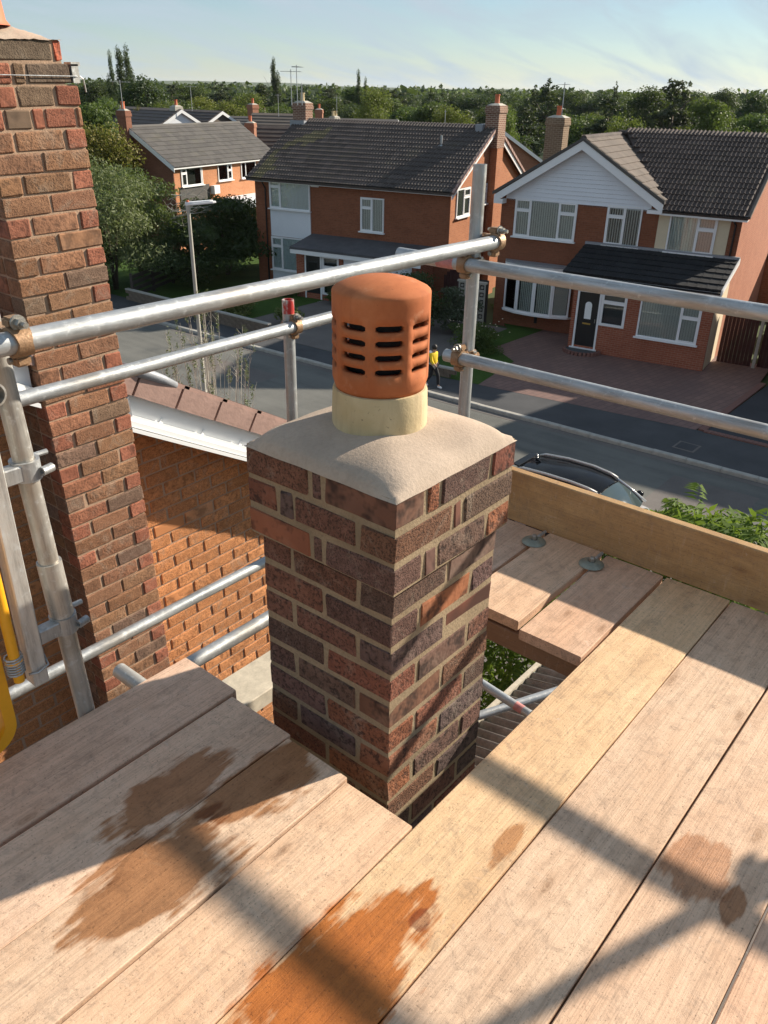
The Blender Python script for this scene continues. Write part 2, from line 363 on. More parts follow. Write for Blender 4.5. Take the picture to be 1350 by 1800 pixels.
def m_terra():
    m, nt, b = newmat('terracotta'); v = coord(nt)
    n1 = noise(nt, v, 7, 5, 0.65); n2 = noise(nt, v, 90, 4, 0.7); n3 = noise(nt, coord(nt, scale=(26, 26, 3)), 1.0, 4, 0.6); n4 = noise(nt, v, 22, 4, 0.6)
    c = ramp(nt, n1, [(0.28, (0.36, 0.105, 0.040)), (0.55, (0.47, 0.155, 0.060)), (0.75, (0.55, 0.205, 0.090))])
    c = mix(nt, ramp(nt, n3, [(0.54, 0), (0.74, 0.40)]), c, (0.26, 0.085, 0.040))
    c = mix(nt, ramp(nt, n4, [(0.62, 0), (0.76, 0.35)]), c, (0.62, 0.36, 0.22))
    c = mix(nt, ramp(nt, n2, [(0.26, 0.7), (0.36, 0)]), c, (0.17, 0.06, 0.03))
    setc(nt, b, c, 0.85, 0, 0.2); bump(nt, b, n2, 0.10, 0.003); return m
mt['terracotta'] = m_terra()
mt['terra2'] = m_plain('orange_clay', (0.55, 0.135, 0.050), 0.6, var=0.08, scale=8)
def m_buff():
    m, nt, b = newmat('buff_clay'); v = coord(nt)
    n1 = noise(nt, v, 9, 5); n2 = noise(nt, v, 60, 4, 0.7); n3 = noise(nt, coord(nt, scale=(30, 30, 4)), 1.0, 4)
    c = ramp(nt, n1, [(0.3, (0.50, 0.38, 0.20)), (0.7, (0.62, 0.50, 0.30))])
    c = mix(nt, ramp(nt, n2, [(0.27, 0.9), (0.36, 0)]), c, (0.14, 0.10, 0.06))
    c = mix(nt, ramp(nt, n3, [(0.52, 0), (0.75, 0.45)]), c, (0.30, 0.21, 0.12))
    setc(nt, b, c, 0.85); bump(nt, b, n2, 0.4, 0.004); return m
mt['buff'] = m_buff()
mt['galv'] = m_galv('galvanised_tube'); mt['galv_old'] = m_galv('weathered_tube', (0.44, 0.42, 0.38), 0.28)
mt['alu'] = m_galv('aluminium', (0.56, 0.55, 0.52), 0.05)
mt['rust'] = m_plain('brown_coupler', (0.33, 0.20, 0.11), 0.55, metal=0.35, var=0.35, scale=25, bmp=0.2)
mt['steel'] = m_plain('dull_steel', (0.36, 0.34, 0.30), 0.45, metal=0.7, var=0.3, scale=30, bmp=0.15)
mt['greendisc'] = m_plain('greenish_steel', (0.27, 0.29, 0.24), 0.5, metal=0.5, var=0.25, scale=30)
def m_patch(name, c1, c2, sc=28):
    m, nt, b = newmat(name); n1 = noise(nt, coord(nt, scale=(1, 1, 0.4)), sc, 5, 0.7)
    setc(nt, b, mix(nt, ramp(nt, n1, [(0.42, 0), (0.52, 1)]), c1, c2), 0.5, 0.2); return m
mt['redpaint'] = m_patch('red_paint', (0.50, 0.49, 0.46), (0.45, 0.03, 0.025))
mt['pinkpaint'] = m_plain('faded_red_paint', (0.50, 0.20, 0.18), 0.6, var=0.3, scale=40)
mt['yellow'] = m_plain('yellow_paint', (0.78, 0.36, 0.015), 0.38, var=0.08, scale=12)
mt['white'] = m_plain('white_upvc', (0.80, 0.80, 0.79), 0.35, var=0.03, scale=4)
mt['whitep'] = m_plain('white_panel', (0.74, 0.76, 0.79), 0.5, var=0.04, scale=2)
mt['cream'] = m_plain('cream_render', (0.66, 0.55, 0.38), 0.85, var=0.06, scale=5, bmp=0.1)
mt['concrete'] = m_plain('concrete', (0.42, 0.39, 0.33), 0.9, var=0.15, scale=10, bmp=0.2)
mt['lead'] = m_plain('lead_flashing', (0.27, 0.28, 0.30), 0.55, metal=0.2, var=0.2, scale=20, bmp=0.2)
mt['black'] = m_plain('black_plastic', (0.012, 0.012, 0.013), 0.35, var=0.1)
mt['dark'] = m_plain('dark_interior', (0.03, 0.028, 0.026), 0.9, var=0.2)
mt['brass'] = m_plain('brass', (0.55, 0.38, 0.10), 0.35, metal=0.9, var=0.1)
mt['glass'] = m_glass('window_glass')
mt['blind'] = m_plain('blind_fabric', (0.84, 0.82, 0.74), 0.9, var=0.05, scale=4)
mt['net'] = m_plain('net_curtain', (0.80, 0.82, 0.80), 0.9, var=0.06, scale=4)
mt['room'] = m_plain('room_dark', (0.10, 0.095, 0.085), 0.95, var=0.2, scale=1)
mt['wall_m'] = m_brickwall('brick_wall_shaded', (0.225, 0.080, 0.041), (0.275, 0.104, 0.053), (0.24, 0.115, 0.07))  # middle house brick, front tone with the shade put into the colour
mt['wall_mside'] = m_brickwall('brick_wall_sunlit', (0.34, 0.130, 0.062), (0.40, 0.165, 0.080), (0.36, 0.20, 0.125))  # same brick for the sunny side, sunlight put into the colour
mt['wall_r'] = m_brickwall('brick_wall_r_shaded', (0.205, 0.074, 0.038), (0.255, 0.096, 0.050), (0.22, 0.105, 0.065))  # right house brick, street side shade put into the colour
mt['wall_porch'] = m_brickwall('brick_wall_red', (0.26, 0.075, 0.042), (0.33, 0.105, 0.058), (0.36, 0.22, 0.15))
mt['wall_l'] = m_brickwall('brick_wall_l_sunlit', (0.45, 0.19, 0.088), (0.50, 0.225, 0.11), (0.46, 0.26, 0.16))  # left house brick, sunlight on the front put into the colour
mt['wall_lg'] = m_brickwall('brick_wall_l_shaded', (0.20, 0.085, 0.055), (0.24, 0.105, 0.068), (0.22, 0.12, 0.08))  # left house brick darkened, gable shade put into the colour
mt['wall_rside'] = m_brickwall('brick_wall_r_sunlit', (0.36, 0.14, 0.085), (0.42, 0.175, 0.105), (0.40, 0.24, 0.16))  # right house brick again, brightened to carry the sunlight on its side
mt['wall_stack'] = m_brickwall('brick_stack', (0.16, 0.072, 0.048), (0.22, 0.10, 0.066), (0.42, 0.33, 0.25), ms=0.016)
mt['wall_stack2'] = m_brickwall('brick_stack_brown', (0.17, 0.11, 0.07), (0.23, 0.15, 0.095), (0.34, 0.27, 0.19), ms=0.012)
mt['wall_far'] = m_brickwall('brick_wall_far', (0.28, 0.12, 0.075), (0.33, 0.15, 0.09), (0.30, 0.2, 0.14))
def m_tile(name, c1, c2, moss=0.0):
    m, nt, b = newmat(name); oi = nt.nodes.new('ShaderNodeObjectInfo'); g = nt.nodes.new('ShaderNodeNewGeometry')
    n1 = noise(nt, g.outputs['Position'], 1.1, 5, 0.6); n2 = noise(nt, g.outputs['Position'], 26, 4, 0.7)
    rr = mth(nt, 'ADD', mth(nt, 'MULTIPLY', oi.outputs['Random'], 0.4), mth(nt, 'MULTIPLY', n1, 0.6))
    c = ramp(nt, rr, [(0.2, c1), (0.8, c2)])
    c = mix(nt, ramp(nt, n2, [(0.56, 0), (0.72, 0.6)]), c, (0.20, 0.18, 0.155))
    if moss: c = mix(nt, ramp(nt, n1, [(0.55, 0), (0.7, moss)]), c, (0.13, 0.12, 0.05))
    setc(nt, b, c, 0.85, 0, 0.3); bump(nt, b, n2, 0.3, 0.01); return m
mt['tile_m'] = m_tile('dark_roof_tile', (0.065, 0.054, 0.049), (0.135, 0.110, 0.098), 0.15)
mt['tile_moss'] = m_tile('mossy_roof_tile', (0.11, 0.095, 0.055), (0.18, 0.155, 0.085), 0.5)
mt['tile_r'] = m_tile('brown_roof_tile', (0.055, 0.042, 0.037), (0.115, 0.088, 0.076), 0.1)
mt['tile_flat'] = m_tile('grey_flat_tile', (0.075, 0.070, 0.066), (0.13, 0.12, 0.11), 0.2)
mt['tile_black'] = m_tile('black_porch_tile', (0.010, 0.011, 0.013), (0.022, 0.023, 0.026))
mt['tile_lit'] = m_tile('brown_lit_tile', (0.13, 0.105, 0.085), (0.20, 0.16, 0.13))  # lighter brown tile with the sunlight put into the colour
mt['verge'] = m_plain('pink_verge_tile', (0.34, 0.215, 0.175), 0.85, var=0.25, scale=7, bmp=0.2)
mt['felt'] = m_plain('grey_roof_felt', (0.085, 0.083, 0.088), 0.8, var=0.3, scale=2)
mt['cement_sheet'] = m_plain('fibre_cement', (0.24, 0.215, 0.18), 0.95, var=0.45, scale=6, bmp=0.3)
mt['paletimber'] = m_plain('pale_timber', (0.50, 0.44, 0.34), 0.85, var=0.25, scale=20)
mt['redfence'] = m_plain('red_brown_fence', (0.055, 0.016, 0.012), 0.8, var=0.3, scale=4)  # darkened so the colour itself holds the shade on the side fence
mt['darkfence'] = m_plain('dark_timber', (0.050, 0.040, 0.032), 0.85, var=0.3, scale=4)
mt['bark'] = m_plain('bark', (0.10, 0.075, 0.055), 0.95, var=0.4, scale=12, bmp=0.4)
mt['twig'] = m_plain('pale_twig', (0.42, 0.39, 0.33), 0.9, var=0.25, scale=20)
mt['lampgrey'] = m_plain('lamp_column_paint', (0.42, 0.40, 0.34), 0.6, var=0.15, scale=8)
def m_ground(name, c1, c2, s1, s2, rough=0.95, b_=0.3, dist=0.02, extra=None):
    m, nt, b = newmat(name); g = nt.nodes.new('ShaderNodeNewGeometry')
    n1 = noise(nt, g.outputs['Position'], s1, 6, 0.65); n2 = noise(nt, g.outputs['Position'], s2, 4, 0.75)
    c = ramp(nt, n1, [(0.28, c1), (0.72, c2)])
    c = mix(nt, ramp(nt, n2, [(0.3, 0.4), (0.5, 0)]), c, [x*0.6 for x in c1])
    c = mix(nt, ramp(nt, n2, [(0.6, 0.0), (0.75, 0.35)]), c, [min(1, x*1.4) for x in c2])
    setc(nt, b, c, rough, 0, 0.2); bump(nt, b, n2, b_, dist); return m
def m_road():
    m, nt, b = newmat('asphalt'); g = nt.nodes.new('ShaderNodeNewGeometry'); P_ = g.outputs['Position']
    n1 = noise(nt, P_, 0.30, 6, 0.7); n2 = noise(nt, P_, 45, 4, 0.75); n3 = noise(nt, nd(nt, 'ShaderNodeMapping', {'Vector': P_, 'Scale': (2.2, 0.12, 1)}).outputs[0], 1.0, 4, 0.6)
    c = ramp(nt, n1, [(0.28, (0.10, 0.10, 0.092)), (0.72, (0.175, 0.172, 0.155))])
    c = mix(nt, ramp(nt, n3, [(0.42, 0.0), (0.70, 0.5)]), c, (0.20, 0.195, 0.175))
    c = mix(nt, ramp(nt, n3, [(0.26, 0.5), (0.40, 0.0)]), c, (0.085, 0.085, 0.08))
    c = mix(nt, ramp(nt, n2, [(0.3, 0.4), (0.5, 0)]), c, (0.06, 0.06, 0.055))
    setc(nt, b, c, 0.95, 0, 0.2); bump(nt, b, n2, 0.3, 0.02); return m
mt['asphalt'] = m_road()
mt['pave'] = m_ground('dark_tarmac_pavement', (0.062, 0.063, 0.066), (0.098, 0.098, 0.10), 0.6, 50)
mt['darkdrive'] = m_ground('dark_drive', (0.045, 0.047, 0.052), (0.07, 0.072, 0.078), 0.5, 50)
mt['pinkdrive'] = m_ground('worn_drive', (0.13, 0.115, 0.105), (0.19, 0.17, 0.155), 0.5, 40)
mt['grass'] = m_ground('lawn_grass', (0.035, 0.075, 0.012), (0.07, 0.125, 0.022), 0.7, 30, b_=0.8, dist=0.05)
mt['field'] = m_ground('far_field', (0.06, 0.085, 0.035), (0.10, 0.12, 0.05), 0.01, 0.3)
mt['hill'] = m_ground('hill_slopes', (0.075, 0.10, 0.055), (0.13, 0.15, 0.08), 0.004, 0.03)
def m_imprint():
    m, nt, b = newmat('imprinted_red_drive'); g = nt.nodes.new('ShaderNodeNewGeometry')
    v = nd(nt, 'ShaderNodeMapping', {'Vector': g.outputs['Position'], 'Rotation': (0, 0, R(8))}).outputs[0]
    br = nd(nt, 'ShaderNodeTexBrick', {'Vector': v, 'Scale': 1.0, 'Brick Width': 0.42, 'Row Height': 0.21, 'Mortar Size': 0.012,
                                       'Color1': (0.185, 0.105, 0.085, 1), 'Color2': (0.225, 0.13, 0.105, 1), 'Mortar': (0.11, 0.07, 0.06, 1)})
    n1 = noise(nt, v, 0.6, 5, 0.65)
    c = mix(nt, ramp(nt, n1, [(0.35, 0), (0.7, 0.6)]), br.outputs['Color'], (0.115, 0.072, 0.065))
    setc(nt, b, c, 0.75); bump(nt, b, br.outputs['Fac'], -0.3, 0.01); return m
mt['imprint'] = m_imprint()
mt['kerb'] = m_plain('kerb_concrete', (0.36, 0.34, 0.30), 0.9, var=0.2, scale=6, bmp=0.2)
mt['edging'] = m_plain('red_edging_brick', (0.20, 0.10, 0.08), 0.9, var=0.25, scale=10)

# ------------------------------------------------------------------ ground
def sheet(name, pts, z, mat, label=None, cat=None, kind='structure', parent=None):
    m = MB(); m.add([(p[0], p[1], z) for p in pts], [tuple(range(len(pts)))])
    o = m.build(name, mat, parent)
    if o.data.polygons[0].normal.z < 0: o.data.flip_normals()
    if kind: o['kind'] = kind
    return o
def gp(*px): return [at_z(x, y, 0)[:2] for x, y in px]
sheet('ground', [(-3800, -3800), (5800, -3800), (5800, 5800), (-3800, 5800)], 0.0, mt['field'])
def rd(u, v): return (u-0.04*(v-8), v)          # the street swings slightly left into the distance
def strip(name, u0, u1, z_, mat, v0=-70, v1=75):
    return sheet(name, [rd(u0, v0), rd(u1, v0), rd(u1, v1), rd(u0, v1)], z_, mat)
strip('road', 13.2, 20.1, 0.004, mt['asphalt'])
def slab(name, pts, z1, mat):
    o = MB().prism(pts, 2, -0.2, z1).build(name, mat); o['kind'] = 'structure'; return o
BACK = [(23.2, -30), (22.62, 5.0), (22.5, 7.0), (21.6, 13.9), (21.15, 17.5), (20.85, 24), (20.95, 32), (20.4, 45), (19.2, 75)]
slab('pavement', [rd(20.30, -70), (25, -70)]+BACK+[rd(20.30, 75)], 0.10, mt['pave'])
slab('pavement', [rd(11.5, -70), rd(13.0, -70), rd(13.0, 75), rd(11.5, 75)], 0.10, mt['pave'])
for u0, u1 in ((20.14, 20.298), (13.02, 13.18)):
    k = empty('kerb', (rd(u0, 0)[0], 0, 0), math.atan(0.04)); k['kind'] = 'structure'
    me = MB().prism([(0, -0.1), (u1-u0, -0.1), (u1-u0, 0.112), (0.02, 0.112), (0, 0.09)], 1, 0, 0.905).mesh('kerb_stone', mt['kerb'])
    for i in range(-6, 52):
        inst(me, 'kerb_stone', k, (0, i*0.915, rnd.uniform(-0.006, 0.006)))
for (ua, ub, va, vb) in ((15.2, 17.0, 12.0, 15.5), (17.4, 18.5, 19.5, 24.0), (16.0, 19.2, 4.2, 6.3)):
    sheet('road_patch', [rd(ua, va), rd(ub, va), rd(ub, vb), rd(ua, vb)], 0.007, mt['pave'] if ua < 15.5 else mt['pinkdrive'])
strip('gutter', 19.88, 20.12, 0.009, mt['pinkdrive'])
# driveways and gardens on the far side
Z1 = 0.104
sheet('driveway', [(22.5, 7.0), (21.6, 13.9), (24.6, 14.4), (25.6, 15.9), (30.5, 15.8), (30.3, 7.3), (28.0, 7.0)], Z1, mt['imprint'])
sheet('driveway', [(22.52, 6.75), (23.0, -8), (40, -8), (40, 6.9), (28.0, 6.75)], Z1, mt['darkdrive'])
sheet('driveway', [(21.2, 16.6), (20.8, 25.6), (27.5, 25.8), (28.3, 17.0)], Z1, mt['pinkdrive'])
sheet('lawn', [(21.62, 13.9), (21.22, 16.6), (28.3, 17.0), (31.5, 20.0), (32, 15.8), (25.6, 15.9), (24.6, 14.4)], Z1+0.004, mt['grass'])
sheet('lawn', [(20.85, 25.6), (20.9, 34), (30, 40), (31, 30), (27.5, 25.8)], Z1+0.008, mt['grass'])
sheet('garden', [(20.9, 34), (19.5, 75), (50, 90), (60, 30), (31, 30), (30, 40)], 0.05, mt['grass'])
sheet('forecourt', [rd(11.5, -70), rd(11.5, 75), (-30, 75), (-30, -70)], 0.02, mt['pinkdrive'])  # paved instead of grass, to keep green out of the window reflections
ed = empty('edging', (0, 0, 0)); ed['kind'] = 'structure'
me = MB().box(-0.1, 0.1, -0.05, 0.05, -0.03, 0.03).mesh('edging_brick', mt['edging'])
for i in range(70): inst(me, 'edging_brick', ed, (22.56+i*0.0045, 6.72-i*0.112, Z1+0.004), (0, 0, 0))
for i in range(50): inst(me, 'edging_brick', ed, (22.62+i*0.112, 6.86+i*0.001, Z1+0.004), (0, 0, R(90)))
# drain cover in the far pavement
c = at_z(1207, 785, 0.104)
mh = empty('drain_cover', (c.x, c.y, 0.1)); tag(mh, 'square metal drain cover set in the tarmac pavement', 'drain cover')
MB().box(-0.30, 0.30, -0.30, 0.30, 0.0, 0.006).build('frame', mt['pinkdrive'], mh)
MB().box(-0.24, 0.24, -0.24, 0.24, 0.006, 0.010).build('lid', mt['pave'], mh)
# far hills
m = MB(); n = 90
for i in range(n):
    a = R(-60+120*i/(n-1)); az = TH + a
    d = 2300
    h = 6+9*math.exp(-((i-34)/9.0)**2)+2.0*math.sin(i*0.53)+1.2*math.sin(i*1.3)
    dirv = cam_to_world(math.sin(a), math.cos(a), 0)
    for k, (dd, hh) in enumerate(((1500, -1), (1900, 6), (2300, h+3), (3000, h+9))):
        m.v.append((dirv.x*dd, dirv.y*dd, hh))
for i in range(n-1):
    for k in range(3): m.f.append((i*4+k, (i+1)*4+k, (i+1)*4+k+1, i*4+k+1))
o = m.build('hills', mt['hill'], smooth=True); o['kind'] = 'structure'
# ================================================================== the chimney in front
def brick_mesh(name, l, w, h, mat, jit=0.0016, ch=0.004, seed=0):
    """chamfered brick, centred, length along x"""
    rr = random.Random(seed); x, y, z = l/2, w/2, h/2; vs = []
    bm = bmesh.new(); bmesh.ops.create_cube(bm, size=1.0)
    for v in bm.verts: v.co = Vector((v.co.x*l, v.co.y*w, v.co.z*h))
    bmesh.ops.bevel(bm, geom=bm.edges[:], offset=ch, segments=1, affect='EDGES')
    for v in bm.verts: v.co += Vector((rr.uniform(-jit, jit), rr.uniform(-jit, jit), rr.uniform(-jit, jit)))
    me = D.meshes.new(name); bm.to_mesh(me); bm.free(); me.materials.append(mat); return me
_bm = {}
def brick_variant(l, w, h, mat, jit=0.0026, ch=0.0045):
    k = (round(l, 3), round(w, 3), round(h, 3), mat.name, rnd.randint(0, 3))
    if k not in _bm: _bm[k] = brick_mesh('brick', l, w, h, mat, jit, ch, seed=len(_bm))
    return _bm[k]
def c_dark():
    r = rnd.random()
    if r < 0.36: b = (0.150, 0.088, 0.066)
    elif r < 0.52: b = (0.125, 0.080, 0.070)
    elif r < 0.80: b = (0.19, 0.092, 0.060)
    elif r < 0.95: b = (0.225, 0.090, 0.055)
    else: b = (0.29, 0.112, 0.058)
    k = rnd.uniform(0.85, 1.15); return tuple(x*k*rnd.uniform(0.95, 1.05) for x in b)
U0, V0, W = 1.2265, 0.980, 0.441
ZC = EYE - 1.026                      # underside of the oversailing courses
CH, BH, BD, J = 0.084, 0.0690, 0.102, 0.0135
ch = empty('chimney_stack', (U0+W/2, V0+W/2, 0)); tag(ch, 'square dark brick chimney rising through the scaffold boards', 'chimney')
def lay(parent, face, lo, hi, zc, lengths, front, mat, h=BH, colf=c_dark, depth=BD, proud=0.0):
    """one row of bricks between lo and hi along a face. face 'x': bricks run along world y at x=front; face 'y': run along x at y=front"""
    tot = sum(lengths); gap = ((hi-lo)-tot)/(len(lengths)-1) if len(lengths) > 1 else 0
    p = lo
    for i, l in enumerate(lengths):
        me = brick_variant(l, depth, h, mat); c = p+l/2; pr = rnd.uniform(-0.0015, 0.0015)+proud
        if face == 'x': inst(me, 'brick', parent, (front+depth/2-pr, c, zc), (rnd.uniform(-.006, .006), rnd.uniform(-.004, .004), R(90)+rnd.uniform(-.006, .006)), color=colf())
        else: inst(me, 'brick', parent, (c, front+depth/2-pr, zc), (rnd.uniform(-.004, .004), rnd.uniform(-.006, .006), rnd.uniform(-.006, .006)), color=colf())
        p += l+gap
ST, HD = 0.2145, 0.102
# local coordinates: centre of the stack
def course(i_z, half, typ):
    h = half; z = i_z
    if typ == 'A':      # left face shows two stretchers
        for f in (-h, h-BD): lay(ch, 'x', -h, h, z, [ST, ST] if h < 0.23 else [ST, 0.030, ST], f, mt['brick'])
        for f in (-h, h-BD): lay(ch, 'y', -h+BD+J, h-BD-J, z, [2*h-2*BD-2*J] if h < 0.23 else [0.044, 2*h-2*BD-2*J-0.044-0.010], f, mt['brick'])
    else:
        for f in (-h, h-BD): lay(ch, 'y', -h, h, z, [ST, ST] if h < 0.23 else [ST, 0.030, ST], f, mt['brick'])
        for f in (-h, h-BD): lay(ch, 'x', -h+BD+J, h-BD-J, z, [2*h-2*BD-2*J] if h < 0.23 else [2*h-2*BD-2*J-0.044-0.010, 0.044], f, mt['brick'])
OV = 0.020
for k in range(3): course(ZC+CH*(k+0.5), W/2+OV, 'A' if k % 2 == 0 else 'B')
for k in range(15): course(ZC-CH*(k+0.5), W/2, 'B' if k % 2 == 0 else 'A')
rec = 0.0032
core = MB()
core.box(-W/2-OV+rec, W/2+OV-rec, -W/2-OV+rec, W/2+OV-rec, ZC+0.004, ZC+3*CH-0.003)
core.box(-W/2+rec, W/2-rec, -W/2+rec, W/2-rec, ZC-15*CH, ZC+0.003)
o = core.build('mortar', mt['mortar'], ch)
MB().box(-W/2, W/2, -W/2, W/2, 0, ZC-15*CH-0.002).build('lower_shaft', mt['wall_m'], ch)
# flaunching: domed mortar cap
m = MB(); n = 36; hw = W/2+OV+0.002
for i in range(n+1):
    for j in range(n+1):
        x = -1+2*i/n; y = -1+2*j/n
        x = math.copysign(abs(x)**0.8, x); y = math.copysign(abs(y)**0.8, y)
        s = (abs(x)**7+abs(y)**7)**(1/7.0); s = min(s, 1.0)
        z = 0.046*(1-s)+0.026*(1-s**9)+0.004*(math.sin(5.1*x+1.3)*math.sin(4.3*y+0.4))*(1-s)
        z += 0.0012*math.sin(9*x+3*y)*math.cos(7*y-2*x)
        edge = i in (0, n) or j in (0, n)
        m.v.append((x*hw, y*hw, ZC+3*CH+0.003+z-(0.012 if edge else 0)))
for i in range(n):
    for j in range(n): m.f.append((i*(n+1)+j, (i+1)*(n+1)+j, (i+1)*(n+1)+j+1, i*(n+1)+j+1))
o = m.build('flaunching', mt['flaunch'], ch, smooth=True)
PZ = EYE-0.735
prof = [(0.0, -0.02), (0.090, -0.02), (0.117, -0.02), (0.1165, 0.05), (0.1145, 0.098), (0.1125, 0.104), (0.103, 0.106), (0.100, 0.100), (0.098, 0.02), (0, 0.02)]
o = MB().lathe(prof, 48).build('chimney_pot', mt['buff'], ch, loc=(-0.006, 0.006, PZ), auto=40); o['label'] = 'short buff clay chimney pot bedded in the mortar'
MB().tube((0, 0, 0.0), (0, 0, 0.33), 0.074, n=24).build('slot_light_blocker', mt['dark'], ch, loc=(-0.006, 0.006, PZ-0.02))  # added dark cylinder that stops light showing through the cowl slots
# terracotta louvred cowl standing on the pot: 8 columns of 4 slots cut through the wall
cw = empty('chimney_cowl', (U0+W/2-0.006, V0+W/2+0.006, EYE-0.632)); tag(cw, 'domed terracotta cowl with rows of slots on the pot', 'chimney cowl')
slots = [EYE-z for z in (0.5675, 0.5345, 0.502, 0.4685)]; z0 = EYE-0.632
slot_h = 0.0165; A0 = TH+math.pi       # angle facing the viewer
zs = [0.0, 0.010, 0.03]
rows = []
for s in slots:
    c = s-z0; rows += [c-slot_h/2, c+slot_h/2]
zs = [0.0, 0.012, 0.028]+rows+[0.190, 0.215, 0.2265]
def rad(z): return 0.1065 if z < 0.005 else (0.110 if z < 0.02 else 0.1145)
angs = []; holecol = []
nsl = 8
for c in range(8):
    a = c*2*math.pi/8; hwid = R(17.0)
    for k in range(nsl): angs.append(a-hwid+2*hwid*k/nsl); holecol.append(True)
    angs.append(a+hwid); holecol.append(False); angs.append(a+hwid+R(6)); holecol.append(False)
na = len(angs); bm = bmesh.new(); grid = []
offs = A0 + R(11)
for i, a in enumerate(angs):
    col = []
    k = i % (nsl+2)
    for j, z in enumerate(zs):
        zz_ = z
        if 3 <= j <= 10:      # round the slot ends
            low = (j-3) % 2 == 0
            e = 0.22 if k in (0, nsl) else 0.0
            zz_ = z + (e*slot_h if low else -e*slot_h)
        r = rad(z); rr_ = r
        col.append(bm.verts.new((rr_*math.cos(-a+offs), rr_*math.sin(-a+offs), zz_)))
    grid.append(col)
for i in range(na):
    i2 = (i+1) % na
    for j in range(len(zs)-1):
        hole = holecol[i] and 3 <= j <= 9 and (j-3) % 2 == 0
        if not hole: bm.faces.new((grid[i][j], grid[i2][j], grid[i2][j+1], grid[i][j+1]))
# domed lid
rings = [[c[-1] for c in grid]]
for r, z in ((0.1132, 0.2300), (0.1085, 0.2345), (0.085, 0.246), (0.055, 0.2545), (0.025, 0.2585)):
    rings.append([bm.verts.new((r*math.cos(-a+offs), r*math.sin(-a+offs), z)) for a in angs])
for a_, b_ in zip(rings, rings[1:]):
    for i in range(na): bm.faces.new((a_[i], a_[(i+1) % na], b_[(i+1) % na], b_[i]))
top = bm.verts.new((0, 0, 0.2592))
for i in range(na): bm.faces.new((rings[-1][i], rings[-1][(i+1) % na], top))
bmesh.ops.recalc_face_normals(bm, faces=bm.faces)
me = D.meshes.new('cowl_body'); bm.to_mesh(me); bm.free(); me.materials.append(mt['terracotta'])
o = D.objects.new('cowl_body', me); COL.objects.link(o); o.parent = cw
so_ = o.modifiers.new('Solidify', 'SOLIDIFY'); so_.thickness = 0.017; so_.offset = -1
me.polygons.foreach_set('use_smooth', [True]*len(me.polygons)); me.set_sharp_from_angle(angle=R(38))

# ================================================================== scaffold deck
DZ = EYE-1.53; BT = 0.038
def board(name, u0, u1, v0, v1, z, mat, label, cat='scaffold board', group=None, tint=(1, 1, 1), bow=0.0):
    l = u1-u0; w = v1-v0; n = 8; m = MB()
    sec = [(-w/2+0.004, -BT), (w/2-0.004, -BT), (w/2, -BT+0.004), (w/2, -0.0022), (w/2-0.0022, 0), (0, 0.0006), (-w/2+0.0022, 0), (-w/2, -0.0022), (-w/2, -BT+0.004)]
    k = len(sec); rr = random.Random(hash((u0, v0)) % 9999)
    for i in range(n+1):
        x = -l/2+l*i/n; dv = rr.uniform(-0.0015, 0.0015); dz = rr.uniform(-0.001, 0.001)+bow*math.sin(math.pi*i/n)
        for y, zz_ in sec: m.v.append((x+(0 if 0 < i < n else 0), y+dv, zz_+dz))
    for i in range(n):
        for j in range(k): m.f.append((i*k+j, i*k+(j+1) % k, (i+1)*k+(j+1) % k, (i+1)*k+j))
    m.f += [tuple(range(k-1, -1, -1)), tuple(range(n*k, n*k+k))]
    o = m.build(name, mat); o.location = ((u0+u1)/2, (v0+v1)/2, z)
    o.color = (*tint, 1)
    tag(o, label, cat, group); return o
GB = 'planks of the working platform'
board('scaffold_board', -2.4, 1.092, 0.795, 1.007, DZ-0.001, mt['board'], 'pale scaffold board ending at the chimney, with a faint red mark', group=GB, tint=(1.06, 1.0, 0.93))
board('scaffold_board', -2.4, 1.103, 1.013, 1.225, DZ+0.003, mt['board'], 'scaffold board ending left of the chimney with large brown wet patch', group=GB, tint=(1.0, 0.98, 0.95))
board('scaffold_board', -2.4, 1.120, 1.232, 1.468, DZ-0.002, mt['board'], 'half shaded scaffold board, second from the outer left edge', group=GB, tint=(1.04, 1.02, 1.03))
board('scaffold_board', -2.4, 1.142, 1.478, 1.708, DZ+0.002, mt['board'], 'shaded grey scaffold board along the outer left edge', group=GB, tint=(1.02, 0.97, 0.99))
board('scaffold_board', -2.4, 2.5575, 0.565, 0.790, DZ+0.001, mt['board'], 'golden scaffold board running past the chimney with bright orange wet stain', group=GB, tint=(1.04, 0.98, 0.80))
board('scaffold_board', -2.4, 2.5575, 0.324, 0.561, DZ-0.002, mt['board'], 'long pale scaffold board right of the golden one', group=GB, tint=(0.98, 0.96, 0.93))
board('scaffold_board', -2.4, 2.5575, 0.093, 0.318, DZ+0.002, mt['board'], 'long scaffold board with a small brown damp patch near the right edge', group=GB, tint=(1.0, 0.95, 0.91))
board('scaffold_board', -2.4, 2.5575, -0.145, 0.0875, DZ, mt['board'], 'pinkish scaffold board in the lower right corner of the deck', group=GB, tint=(1.02, 0.90, 0.84))
board('scaffold_board', -2.4, 2.5575, -0.380, -0.153, DZ, mt['board'], 'scaffold board cut off by the right edge of the photo', group=GB)
board('scaffold_board', 1.935, 2.5575, 0.803, 1.022, DZ+0.001, mt['board'], 'short scaffold board beyond the gap, nearest the golden board', group=GB, tint=(0.95, 0.86, 0.82))
board('scaffold_board', 1.965, 2.5575, 1.044, 1.268, DZ+0.006, mt['board'], 'short scaffold board beyond the gap, beside the chimney, between two discs', group=GB, tint=(0.98, 0.92, 0.86))
board('scaffold_board', 1.93, 2.5575, 1.285, 1.510, DZ+0.001, mt['board'], 'short scaffold board at the far corner behind the chimney', group=GB, tint=(0.90, 0.86, 0.86))
